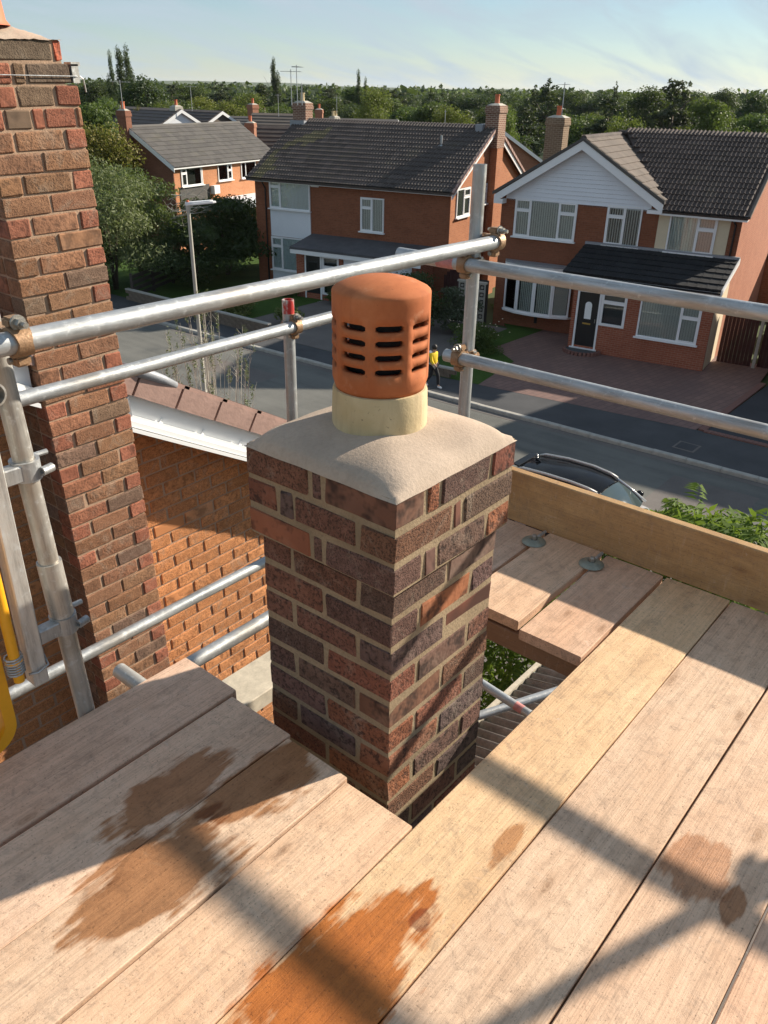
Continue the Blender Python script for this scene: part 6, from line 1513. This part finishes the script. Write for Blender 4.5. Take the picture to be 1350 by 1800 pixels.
# bare pale branches among the left trees
e = empty('dead_branches', (23.6, 32.6, 0.1)); tag(e, 'pale bare branches sticking out of the left trees', 'branches')
g = random.Random(9)
for i in range(9):
    a = R(-60+g.uniform(-55, 55)); m = MB(); p0 = Vector((0.3*math.cos(a), 0.3*math.sin(a), 3.3+g.uniform(-.3, .9))); l = g.uniform(1.2, 2.2)
    q = [p0]
    for k in range(4): q.append(q[-1]+Vector((math.cos(a)*l/4, math.sin(a)*l/4, g.uniform(-0.10, 0.22)*l/2)))
    m.path(q, [0.022, 0.018, 0.013, 0.009, 0.004], 5)
    for k in (1, 2, 3):
        aa = a+g.uniform(-1, 1); m.path([q[k], q[k]+Vector((math.cos(aa)*0.35, math.sin(aa)*0.35, g.uniform(0, .3))), q[k]+Vector((math.cos(aa)*0.7, math.sin(aa)*0.7, g.uniform(0, .5)))], [0.010, 0.007, 0.003], 5)
    m.build('branch', mt['twig'], e)
hd = empty('hedge', (20.55, 34.6, 0.1)); tag(hd, 'clipped dark green conifer hedge beside the left chimney', 'hedge')
o = D.objects.new('foliage', leaf_mesh('foliage', [(x*0.4, y*0.55, zc, 0.35, 0.45, 0.4) for x in (-1, 0, 1) for y in (-1, 0, 1) for zc in (0.4, 0.9, 1.4, 1.9, 2.4, 2.8)], 9000, 0.06, 0.025, ML['dark'], 31, shell=3)); COL.objects.link(o); o.parent = hd; o.color = (1.2, 1.5, 0.9, 1)
shrub('shrub', 25.6, 19.9, 2.3, 3.4, 7000, 0.055, 0.03, ML['dark'], 'large dark shrub beside the gate between the two houses', 41, 24)
shrub('shrub', 26.2, 18.2, 1.9, 1.9, 4000, 0.05, 0.025, ML['grey'], 'grey green shrub in front of the pierced block wall', 42, 18, tint=(0.75, 0.8, 0.8))
shrub('shrub', 24.9, 16.3, 1.0, 2.6, 4500, 0.05, 0.02, ML['mid'], 'low flowering bush on the lawn before the bow window', 43, 18)
shrub('shrub', 22.3, 26.6, 0.8, 2.4, 3000, 0.05, 0.025, ML['olive'], 'pale straggly bush behind the low garden wall', 44, 16, tint=(1.1, 1.0, 0.6))
shrub('shrub', 22.6, 23.9, 0.8, 1.6, 2200, 0.05, 0.025, ML['olive'], 'small bush at the end of the low garden wall', 45, 14, tint=(0.9, 1.0, 0.6))
shrub('shrub', 26.1, 27.6, 0.9, 1.2, 1600, 0.05, 0.025, ML['mid'], 'small shrub beside the middle house door', 46, 12)
shrub('shrub', 26.6, 25.0, 0.6, 0.9, 1200, 0.045, 0.022, ML['mid'], 'little bush right of the middle house door', 47, 12)
fl_ = MB(); g = random.Random(3)
for i in range(26):
    a = g.uniform(0, 6.28); r = g.uniform(0.3, 1.25); fl_.lathe([(0, 0.02), (0.03, 0.0), (0, -0.02)], 6, (24.9+r*math.cos(a), 16.3+r*math.sin(a), 0.75+g.uniform(0, .4)))
par = [x for x in D.objects if x.get('label', '').startswith('low flowering bush')][0]
o = fl_.build('flowers', mt['cream'], None); bpy.context.view_layer.update(); o.parent = par; o.matrix_parent_inverse = par.matrix_world.inverted()
# tall dry stalks behind the neighbour's verge
e = empty('dry_shrub', (9.6, 12.4, 0)); tag(e, 'wispy dry stalks rising behind the neighbour verge tiles', 'shrub')
g = random.Random(12); m = MB(); heads = []
for i in range(70):
    a = g.uniform(0, 6.28); r = g.uniform(0, 1.1); h = g.uniform(3.2, 5.35)*(1-0.18*r); x, y = r*math.cos(a), r*math.sin(a)
    q = [(x*0.35, y*0.35, 0), (x*0.7, y*0.7, h*0.5), (x+g.uniform(-.1, .1), y+g.uniform(-.1, .1), h)]
    m.path(q, [0.012, 0.008, 0.003], 4); heads.append((x, y, h-0.12, 0.05, 0.05, 0.22))
    for k in range(4):
        t = g.uniform(0.55, 0.95); b = Vector(q[1])*(1-t)+Vector(q[2])*t; aa = g.uniform(0, 6.28); m.path([b, b+Vector((0.12*math.cos(aa), 0.12*math.sin(aa), 0.16))], [0.004, 0.002], 4)
m.build('stalks', mt['twig'], e)
o = D.objects.new('seed_heads', leaf_mesh('seed_heads', heads, 2600, 0.028, 0.010, ML['grey'], 51, shell=2)); COL.objects.link(o); o.parent = e; o.color = (1.6, 1.5, 1.2, 1)
# sumac-like tree just below the toe board: fronds are parts
sm = empty('sumac_tree', (7.2, 2.2, 0)); tag(sm, 'leafy tree with long drooping fronds just behind the toe board', 'tree')
fr_ = []
for s in range(4):
    g = random.Random(60+s); m = MB(); L_ = 0.46; n = 8
    def rach(t): return Vector((t*L_, 0.03*math.sin(t*3+s), 0.10*math.sin(t*2.0)-0.26*t*t))
    for k in range(n):
        t = 0.12+0.86*k/(n-1); c = rach(t)
        for sd in (-1, 1):
            if k == n-1 and sd == 1: continue
            ln = 0.155*(0.75+0.5*math.sin(math.pi*min(1, t+0.12))); ax = Vector((0.45 if k < n-1 else 1.0, sd*(0.9 if k < n-1 else 0.05), -0.42+g.uniform(-.25, .15))).normalized()
            sdv = ax.cross(Vector((0, 0, 1))).normalized()*0.026*sd
            mid = c+ax*ln*0.45; tip = c+ax*ln+Vector((0, 0, -0.03))
            m.add([c, mid+sdv+Vector((0, 0, 0.010)), tip, mid-sdv+Vector((0, 0, 0.010)), mid], [(0, 1, 4), (1, 2, 4), (2, 3, 4), (3, 0, 4)])
    fr_.append(m.mesh('frond', ML['sumac']))
g = random.Random(77)
blobs = [((0.0, -0.80, 4.45), (1.1, 0.95, 0.80)), ((0.1, -0.05, 4.33), (1.0, 0.55, 0.75)), ((-0.5, 1.6, 3.0), (1.2, 1.2, 1.0)), ((0.4, -2.4, 4.35), (1.0, 1.0, 0.9))]
for i in range(285):
    (cx, cy, cz), (rx, ry, rz_) = blobs[[0, 0, 1, 1, 2, 2, 3][g.randint(0, 6)]]
    a = g.uniform(0, 6.28); b = math.acos(g.uniform(-0.2, 1.0)); rr = g.uniform(0.6, 1.0)
    p = (cx+rx*rr*math.sin(b)*math.cos(a), cy+ry*rr*math.sin(b)*math.sin(a), cz+rz_*rr*math.cos(b))
    inst(fr_[g.randint(0, 3)], 'frond', sm, p, (g.uniform(-.4, .4), g.uniform(-0.5, 0.35), a+g.uniform(-.7, .7)), scale=(g.uniform(0.6, 0.95),)*3)
o = D.objects.new('inner_leaves', leaf_mesh('inner_leaves', [(*c, *(x*0.95 for x in r_)) for c, r_ in blobs], 9000, 0.075, 0.022, ML['sumac'], 71, shell=3, droop=0.8)); COL.objects.link(o); o.parent = sm; o['kind'] = 'stuff'
m = MB()
for (cx, cy, cz), r_ in blobs: m.path([(0, 0, 0), (cx*0.3, cy*0.3, cz*0.45), (cx, cy, cz)], [0.07, 0.05, 0.015], 7)
m.build('trunk', mt['bark'], sm, smooth=True)
# ================================================================== street furniture, fences, vehicles, person
lp = empty('street_lamp', (13.0, 17.05, 0.1)); tag(lp, 'slim grey street lamp with flat white lantern at left', 'street lamp')
top = at_dist(328, 362, math.hypot(13.0, 17.05)).z-0.1
MB().tube((0, 0, 0), (0, 0, 1.2), 0.075, n=14).tube((0, 0, 1.2), (0, 0, 1.26), 0.075, 0.055, n=14).tube((0, 0, 1.26), (0, 0, top), 0.055, 0.042, n=14).build('column', mt['lampgrey'], lp, auto=40)
MB().tube((0, 0, top-0.12), (0, 0, top+0.02), 0.058, n=14).build('spigot', mt['lampgrey'], lp)
m = MB(); pts = [(-0.06, -0.055), (-0.06, 0.055), (0.12, 0.10), (0.60, 0.075), (0.68, 0.03), (0.68, -0.03), (0.60, -0.075), (0.12, -0.10)]
m.prism(pts, 2, 0.015, 0.06); m.prism([(p[0]*0.9, p[1]*0.75) for p in pts], 2, 0.06, 0.09)
ln = m.build('lantern', mt['white'], lp, bevel=0.008); ln.location = (0, 0, top); ln.rotation_euler = (0, R(-4), R(-35))
MB().lathe([(0, 0.05), (0.03, 0.045), (0.036, 0.02), (0.036, 0), (0, 0)], 12, (0, 0, top+0.085)).build('photocell', mt['terra2'], lp)
mt['gardenwall'] = m_plain('dark_garden_wall', (0.15, 0.115, 0.085), 0.9, var=0.3, scale=6)
# low garden wall, stone by stone, opposite side
wl_ = empty('garden_wall', (20.95, 23.2, 0.1), R(90)+R(1.0)); tag(wl_, 'low buff garden wall between lawn and pavement at left', 'wall')
bk = MB().box(0, 0.44, -0.06, 0.06, 0, 0.14).mesh('block', mt['gardenwall']); cpk = MB().box(0, 0.60, -0.09, 0.09, 0, 0.05).mesh('coping', mt['kerb'])
for r_ in range(3):
    for i in range(20): inst(bk, 'block', wl_, (i*0.452-(0.22 if r_ % 2 else 0), rnd.uniform(-.006, .006), r_*0.148))
for i in range(15): inst(cpk, 'coping', wl_, (i*0.607-0.1, 0, 0.446))
wl2 = empty('garden_wall', (21.55, 15.0, 0.1), R(90)+R(7)); tag(wl2, 'short end of low wall beside the lawn behind the walker', 'wall')
for r_ in range(2):
    for i in range(4): inst(bk, 'block', wl2, (i*0.452-(0.22 if r_ % 2 else 0), rnd.uniform(-.006, .006), r_*0.148))
for i in range(3): inst(cpk, 'coping', wl2, (i*0.607-0.25, 0, 0.298))
# rail fence under the left trees
fe = empty('rail_fence', (20.9, 31.9, 0.1), math.atan2(34.3-31.9, 26.0-20.9)); tag(fe, 'dark horizontal rail fence under the trees at left', 'fence')
ps = MB().box(-0.05, 0.05, -0.05, 0.05, 0, 1.15).mesh('post', mt['darkfence']); rl = MB().box(0, 5.7, -0.02, 0.02, 0, 0.15).mesh('rail', mt['darkfence'])
for i in range(4): inst(ps, 'post', fe, (i*1.85, 0, 0))
for i in range(4): inst(rl, 'rail', fe, (-0.05, -0.07, 0.14+i*0.27), (rnd.uniform(-.02, .02), rnd.uniform(-.008, .008), 0))
# arched timber gate and pierced block wall between the houses (middle house frame)
fm = hm.matrix_world
def mloc(x, y, z_): return fm @ Vector((x, y, z_))
ag = empty('arched_gate', mloc(6.35, 1.2, 0), hm.rotation_euler.z); tag(ag, 'dark brown arched gate beside the middle house', 'gate')
for i in range(8):
    x = i*0.13; h = 1.55+0.42*math.sin(math.pi*(i+0.5)/8)
    MB().box(x, x+0.118, 0, 0.03, 0.05, h).build('board', mt['redfence'], ag)
MB().box(0, 1.04, 0.03, 0.07, 0.3, 0.42).box(0, 1.04, 0.03, 0.07, 1.2, 1.32).build('brace', mt['redfence'], ag)
sw = empty('screen_wall', mloc(7.75, -0.4, 0), hm.rotation_euler.z); tag(sw, 'pierced concrete block screen wall between the two houses', 'wall')
sbk = MB().box(0, 0.285, 0, 0.09, 0, 0.04).box(0, 0.285, 0, 0.09, 0.245, 0.285).box(0, 0.04, 0, 0.09, 0.04, 0.245).box(0.245, 0.285, 0, 0.09, 0.04, 0.245).box(0.10, 0.185, 0.01, 0.08, 0.10, 0.185).mesh('pierced_block', mt['concrete'])
for i in range(4):
    for j in range(6): inst(sbk, 'pierced_block', sw, (i*0.29, 0, 0.05+j*0.29))
MB().box(-0.05, 1.22, -0.03, 0.12, 1.79, 1.86).build('coping', mt['concrete'], sw)
MB().box(-0.02, 1.2, 0.25, 0.28, 0, 1.9).build('backing', mt['darkfence'], sw)
# fence, gate and concrete post at the right of the right house
fr2 = hr.matrix_world
rg = empty('side_gate', fr2 @ Vector((0.15, 1.6, 0)), hr.rotation_euler.z); tag(rg, 'red brown side gate beside the right house corner', 'gate')
for i in range(9): MB().box(i*0.128, i*0.128+0.122, 0, 0.025, 0.05, 1.88+0.09*math.sin(math.pi*(i+0.5)/9)).build('board', mt['redfence'], rg)
cpst = MB().box(-0.055, 0.055, -0.055, 0.055, 0, 2.0).build('concrete_post', mt['concrete'], bevel=0.008); cpst.location = fr2 @ Vector((1.42, 1.5, 0)); cpst.rotation_euler = (0, 0, hr.rotation_euler.z); tag(cpst, 'square concrete fence post between gate and red brown fence', 'post')
rfn = empty('panel_fence', fr2 @ Vector((1.5, 1.7, 0)), hr.rotation_euler.z); tag(rfn, 'red brown timber fence running off the right edge', 'fence')
for i in range(16): MB().box(i*0.128, i*0.128+0.122, rnd.uniform(0, .012), 0.03, 0.05, 1.72).build('board', mt['redfence'], rfn)
# ------------------------------------------------------------------ car
mt['carpaint'] = m_plain('silver_paint', (0.62, 0.63, 0.64), 0.25, metal=0.5, var=0.02)
mt['carblack'] = m_plain('black_gloss', (0.010, 0.011, 0.013), 0.12, var=0.05, spec=0.12)
mt['tyre'] = m_plain('tyre_rubber', (0.02, 0.02, 0.02), 0.9, var=0.2)
def m_cg():
    m, nt, b = newmat('car_glass'); setc(nt, b, (0.05, 0.07, 0.07), 0.03, 0, 0.9); return m
mt['carglass'] = m_cg()
def make_car(name, loc, rz, label, paint, roofmat):
    e = empty(name, loc, rz); tag(e, label, 'car')
    # stations along x: (x, half width, z_bottom, z_belt)
    S = [(-2.15, 0.62, 0.42, 0.86), (-2.10, 0.78, 0.33, 0.95), (-1.85, 0.87, 0.25, 0.99), (-1.2, 0.90, 0.20, 0.985), (0.0, 0.90, 0.20, 0.965), (0.8, 0.90, 0.20, 0.95), (1.25, 0.885, 0.22, 0.92), (1.75, 0.85, 0.25, 0.83), (2.05, 0.74, 0.32, 0.70), (2.17, 0.55, 0.40, 0.58)]
    m = MB(); K = 10
    for x, w, z0_, z1_ in S:
        hz_ = z1_-z0_
        for (fy, fz) in ((-0.80, 0.0), (-0.97, 0.12), (-1.0, 0.45), (-0.97, 0.8), (-0.86, 0.98), (0.86, 0.98), (0.97, 0.8), (1.0, 0.45), (0.97, 0.12), (0.80, 0.0)):
            m.v.append((x, w*fy, z0_+hz_*fz+(0.02 if abs(fy) < 0.9 and fz > 0.9 else 0)))
    for i in range(len(S)-1):
        for j in range(K): m.f.append((i*K+j, i*K+(j+1) % K, (i+1)*K+(j+1) % K, (i+1)*K+j))
    m.f += [tuple(range(K-1, -1, -1)), tuple(range((len(S)-1)*K, len(S)*K))]
    o = m.build('body', paint, e, auto=50); sb_ = o.modifiers.new('Subsurf', 'SUBSURF'); sb_.levels = 1; sb_.render_levels = 2
    # greenhouse rings
    def ring(x, w, zz_): return [(x, -w, zz_), (x, w, zz_)]
    zb = 0.95
    roofS = [(-1.82, 0.53, 1.33), (-1.60, 0.58, 1.40), (-0.9, 0.62, 1.455), (-0.2, 0.62, 1.46), (0.30, 0.59, 1.42), (0.52, 0.56, 1.365)]
    m = MB(); K = 7
    for x, w, zz_ in roofS:
        for k in range(K):
            f = -1+2*k/(K-1); m.v.append((x, w*f, zz_-0.05*f*f))
    n0 = len(roofS)*K
    for x, w, zz_ in roofS:
        for k in range(K):
            f = -1+2*k/(K-1); m.v.append((x, w*f, zz_-0.05*f*f-0.03))
    for i in range(len(roofS)-1):
        for k in range(K-1):
            a = i*K+k; m.f += [(a, a+1, a+K+1, a+K), (n0+a+K, n0+a+K+1, n0+a+1, n0+a)]
    for i in range(len(roofS)-1):
        a = i*K; m.f += [(a+K, n0+a+K, n0+a, a), (a+K-1, n0+a+K-1, n0+a+2*K-1, a+2*K-1)]
    for k in range(K-1): m.f += [(k+1, k, n0+k, n0+k+1), (n0-K+k, n0-K+k+1, 2*n0-K+k+1, 2*n0-K+k)]
    m.build('roof', roofmat, e, auto=40)
    m = MB()
    for t in range(5):
        f = t/4; x = 0.52+(1.22-0.52)*f; w = 0.555+(0.80-0.555)*f; zz_ = 1.345+(0.93-1.345)*f+0.035*math.sin(math.pi*f)
        for k in range(7): g_ = -1+2*k/6; m.v.append((x-0.10*g_*g_*f+0.02, w*g_, zz_-0.04*g_*g_*(1-f)))
    for t in range(4):
        for k in range(6): m.f.append((t*7+k, t*7+k+1, (t+1)*7+k+1, (t+1)*7+k))
    m.build('windscreen', mt['carglass'], e, smooth=True)
    m = MB()
    for t in range(3):
        f = t/2; x = -1.83-0.22*f; w = 0.53+0.20*f; zz_ = 1.31-0.34*f
        for k in range(5): g_ = -1+2*k/4; m.v.append((x+0.06*g_*g_, w*g_, zz_-0.04*g_*g_*(1-f)))
    for t in range(2):
        for k in range(4): m.f.append((t*5+k+1, t*5+k, (t+1)*5+k, (t+1)*5+k+1))
    m.build('rear_window', mt['carglass'], e, smooth=True)
    for sy in (-1, 1):
        m = MB(); pts = [(-1.78, 0.545, 1.31), (-0.9, 0.628, 1.39), (-0.2, 0.628, 1.395), (0.45, 0.575, 1.33), (1.10, 0.80, 0.955), (0.2, 0.84, 0.955), (-0.9, 0.845, 0.965), (-1.95, 0.78, 0.975)]
        m.add([(x, sy*w, zz_) for x, w, zz_ in pts], [(0, 1, 6, 7), (1, 2, 5, 6), (2, 3, 4, 5)]); m.build('side_window', mt['carglass'], e)
        m = MB(); m.path([(0.48, sy*0.575, 1.355), (0.85, sy*0.69, 1.16), (1.20, sy*0.81, 0.945)], 0.028, 6); m.build('pillar', paint, e, smooth=True)
        m = MB(); m.path([(-1.78, sy*0.545, 1.33), (-1.92, sy*0.66, 1.15), (-2.02, sy*0.76, 0.97)], 0.05, 6); m.build('pillar', paint, e, smooth=True)
        m = MB(); m.path([(-1.70, sy*0.56, 1.345), (-1.55, sy*0.585, 1.40), (-0.9, sy*0.625, 1.445), (-0.2, sy*0.625, 1.45), (0.25, sy*0.60, 1.415), (0.48, sy*0.575, 1.365)], 0.034, 7); m.build('roof_rail', mt['alu'], e, smooth=True)
        m = MB(); m.lathe([(0, -0.06), (0.07, -0.05), (0.10, 0.0), (0.07, 0.05), (0, 0.06)], 10, (0.95, sy*1.0, 1.0)); m.box(0.92, 0.98, min(sy*0.84, sy*0.95), max(sy*0.84, sy*0.95), 0.95, 1.0); m.build('door_mirror', mt['carblack'], e, smooth=True)
        m = MB(); m.prism([(1.80, sy*0.52), (2.08, sy*0.48), (1.95, sy*0.76), (1.70, sy*0.84)], 2, 0.66, 0.80); m.build('headlight', mt['glass'], e)
        for xw in (-1.30, 1.32):
            w_ = MB().lathe([(0.20, -0.10), (0.31, -0.10), (0.325, -0.06), (0.325, 0.06), (0.31, 0.10), (0.20, 0.10)], 26, closed=True).build('wheel', mt['tyre'], e, auto=40); w_.location = (xw, sy*0.82, 0.325); w_.rotation_euler = (R(90), 0, 0)
            r2 = MB().lathe([(0.0, 0.04), (0.06, 0.05), (0.195, 0.02), (0.205, 0.06), (0.205, -0.06), (0.0, -0.05)], 20).build('rim', mt['alu'], w_, auto=40)
    m = MB(); m.prism([(-0.50, 0), (0.50, 0), (0.46, -0.20), (-0.46, -0.20)], 2, 0, 0.03); o = m.build('spoiler', roofmat, e, bevel=0.008); o.location = (-1.72, 0, 1.36); o.rotation_euler = (0, 0, R(-90))
    m = MB(); m.prism([(-0.10, 0), (0.08, 0), (-0.08, 0.07)], 1, -0.012, 0.012); o = m.build('roof_fin', roofmat, e); o.location = (-1.42, 0, 1.42)
    for y0_ in (-0.35, 0.15): MB().path([(1.20, y0_, 0.955), (0.95, y0_+0.28, 1.10), (0.86, y0_+0.42, 1.15)], 0.009, 5).build('wiper', mt['black'], e)
    return e
pk = make_car('parked_car', (14.76, 6.56, 0.004), R(-90), 'silver car with black roof and roof rails parked below', mt['carpaint'], mt['carblack']); pk.scale = (0.86, 0.84, 1.0)
pc = fr2 @ Vector((2.6, 8.0, 0)); make_car('parked_car', (pc.x, pc.y, 0.0), hr.rotation_euler.z+R(80), 'white car glimpsed behind the red brown fence at right', mt['white'], mt['carblack'])
# ------------------------------------------------------------------ walker in yellow
mt['skin'] = m_plain('skin', (0.50, 0.30, 0.21), 0.6, var=0.06); mt['hair'] = m_plain('dark_hair', (0.02, 0.015, 0.012), 0.6, var=0.2)
mt['shirt'] = m_plain('yellow_top', (0.80, 0.56, 0.015), 0.8, var=0.1, scale=8); mt['trouser'] = m_plain('black_trousers', (0.014, 0.014, 0.017), 0.85, var=0.2); mt['bag'] = m_plain('grey_blue_bag', (0.22, 0.25, 0.33), 0.8, var=0.2, scale=9)
def skin_body(name, verts, edges, radii, mat, par, root=0, lev=2):
    me = D.meshes.new(name); me.from_pydata(verts, edges, []); me.materials.append(mat)
    o = D.objects.new(name, me); COL.objects.link(o); o.parent = par
    s = o.modifiers.new('Skin', 'SKIN'); s.use_smooth_shade = True
    lay_ = me.skin_vertices[0].data if me.skin_vertices else None
    if lay_ is None:
        bpy.context.view_layer.objects.active = o; lay_ = me.skin_vertices[0].data
    for i, r in enumerate(radii): lay_[i].radius = (r, r) if not isinstance(r, tuple) else r; lay_[i].use_root = (i == root)
    sb_ = o.modifiers.new('Subsurf', 'SUBSURF'); sb_.levels = lev; sb_.render_levels = lev
    return o
pp = at_z(760, 680, 0.1)
pe = empty('person', (pp.x, pp.y, 0.1), R(-97)); pe.scale = (0.80,)*3; tag(pe, 'walker in yellow top and black trousers carrying a pale backpack', 'person')
# local: x forward, y left, height 1.70
V = [(0, 0, 0.92), (0, 0, 1.10), (0.01, 0, 1.32), (0.02, 0, 1.43), (0.03, 0, 1.50), (0.04, 0, 1.60), (0.04, 0, 1.68),       # 0-6 trunk, neck, head
     (0.0, 0.17, 1.38), (-0.10, 0.21, 1.13), (0.02, 0.22, 0.92), (0.06, 0.22, 0.84),                                           # 7-10 left arm
     (0.0, -0.17, 1.38), (0.10, -0.21, 1.12), (0.28, -0.19, 0.98), (0.35, -0.17, 0.96),                                        # 11-14 right arm
     (0.0, 0.09, 0.86), (0.20, 0.09, 0.50), (0.22, 0.09, 0.10), (0.36, 0.09, 0.04),                                            # 15-18 left leg
     (0.0, -0.09, 0.86), (-0.05, -0.09, 0.48), (-0.32, -0.09, 0.16), (-0.24, -0.09, 0.05)]                                     # 19-22 right leg
Ed = [(0, 1), (1, 2), (2, 3), (3, 4), (4, 5), (5, 6), (2, 7), (7, 8), (8, 9), (9, 10), (2, 11), (11, 12), (12, 13), (13, 14), (0, 15), (15, 16), (16, 17), (17, 18), (0, 19), (19, 20), (20, 21), (21, 22)]
Rr = [0.13, 0.12, 0.14, 0.06, 0.055, 0.095, 0.075, 0.055, 0.042, 0.034, 0.036, 0.055, 0.042, 0.034, 0.036, 0.085, 0.06, 0.042, 0.035, 0.085, 0.06, 0.042, 0.035]
skin_body('body', V, Ed, Rr, mt['skin'], pe)
sv = [V[i] for i in (0, 1, 2, 3, 7, 8, 9, 11, 12, 13)]; sv[6] = (0.0, 0.222, 0.98); sv[9] = (0.23, -0.195, 1.01)
skin_body('top', sv, [(0, 1), (1, 2), (2, 3), (2, 4), (4, 5), (5, 6), (2, 7), (7, 8), (8, 9)], [0.155, 0.145, 0.160, 0.075, 0.072, 0.058, 0.048, 0.072, 0.058, 0.048], mt['shirt'], pe)
tv = [V[i] for i in (0, 15, 16, 17, 19, 20, 21)]; tv[0] = (0, 0, 0.94)
skin_body('trousers', tv, [(0, 1), (1, 2), (2, 3), (0, 4), (4, 5), (5, 6)], [0.15, 0.105, 0.08, 0.062, 0.105, 0.08, 0.062], mt['trouser'], pe)
for q in (((0.20, 0.09, 0.055), (0.30, 0.09, 0.045), (0.44, 0.09, 0.035)), ((-0.36, -0.09, 0.14), (-0.28, -0.09, 0.06), (-0.17, -0.09, 0.035))):
    skin_body('shoe', list(q), [(0, 1), (1, 2)], [0.048, 0.052, 0.038], mt['white'], pe, lev=1)
o = MB().lathe([(0, 0.13), (0.06, 0.12), (0.105, 0.06), (0.112, 0.0), (0.095, -0.06), (0.05, -0.09), (0, -0.09)], 16, (0.02, 0, 1.63)).build('hair', mt['hair'], pe, smooth=True); o.scale = (1.05, 0.92, 1)
m = MB(); m.box(-0.34, -0.15, -0.15, 0.15, 0.98, 1.42); bg_ = m.build('backpack', mt['bag'], None, bevel=0.05, seg=2)
bg_.location = pe.location; bg_.rotation_euler = pe.rotation_euler; bg_.scale = pe.scale; tag(bg_, 'grey blue backpack on the back of the walker in yellow', 'backpack')
# ------------------------------------------------------------------ air: a light summer haze
hz_ = MB().box(-3900, 5900, -3900, 5900, -1.0, 60.0).build('haze', None); tag(hz_, 'thin summer haze softening the far trees and hills', 'haze', kind='stuff')
mh_ = D.materials.new('haze_air'); mh_.use_nodes = True; nt = mh_.node_tree; nt.nodes.clear()
out = nt.nodes.new('ShaderNodeOutputMaterial'); pv = nt.nodes.new('ShaderNodeVolumePrincipled'); pv.inputs['Color'].default_value = (0.80, 0.88, 1.0, 1); pv.inputs['Density'].default_value = 0.00006; pv.inputs['Anisotropy'].default_value = 0.2
nt.links.new(pv.outputs[0], out.inputs['Volume']); hz_.data.materials.append(mh_)
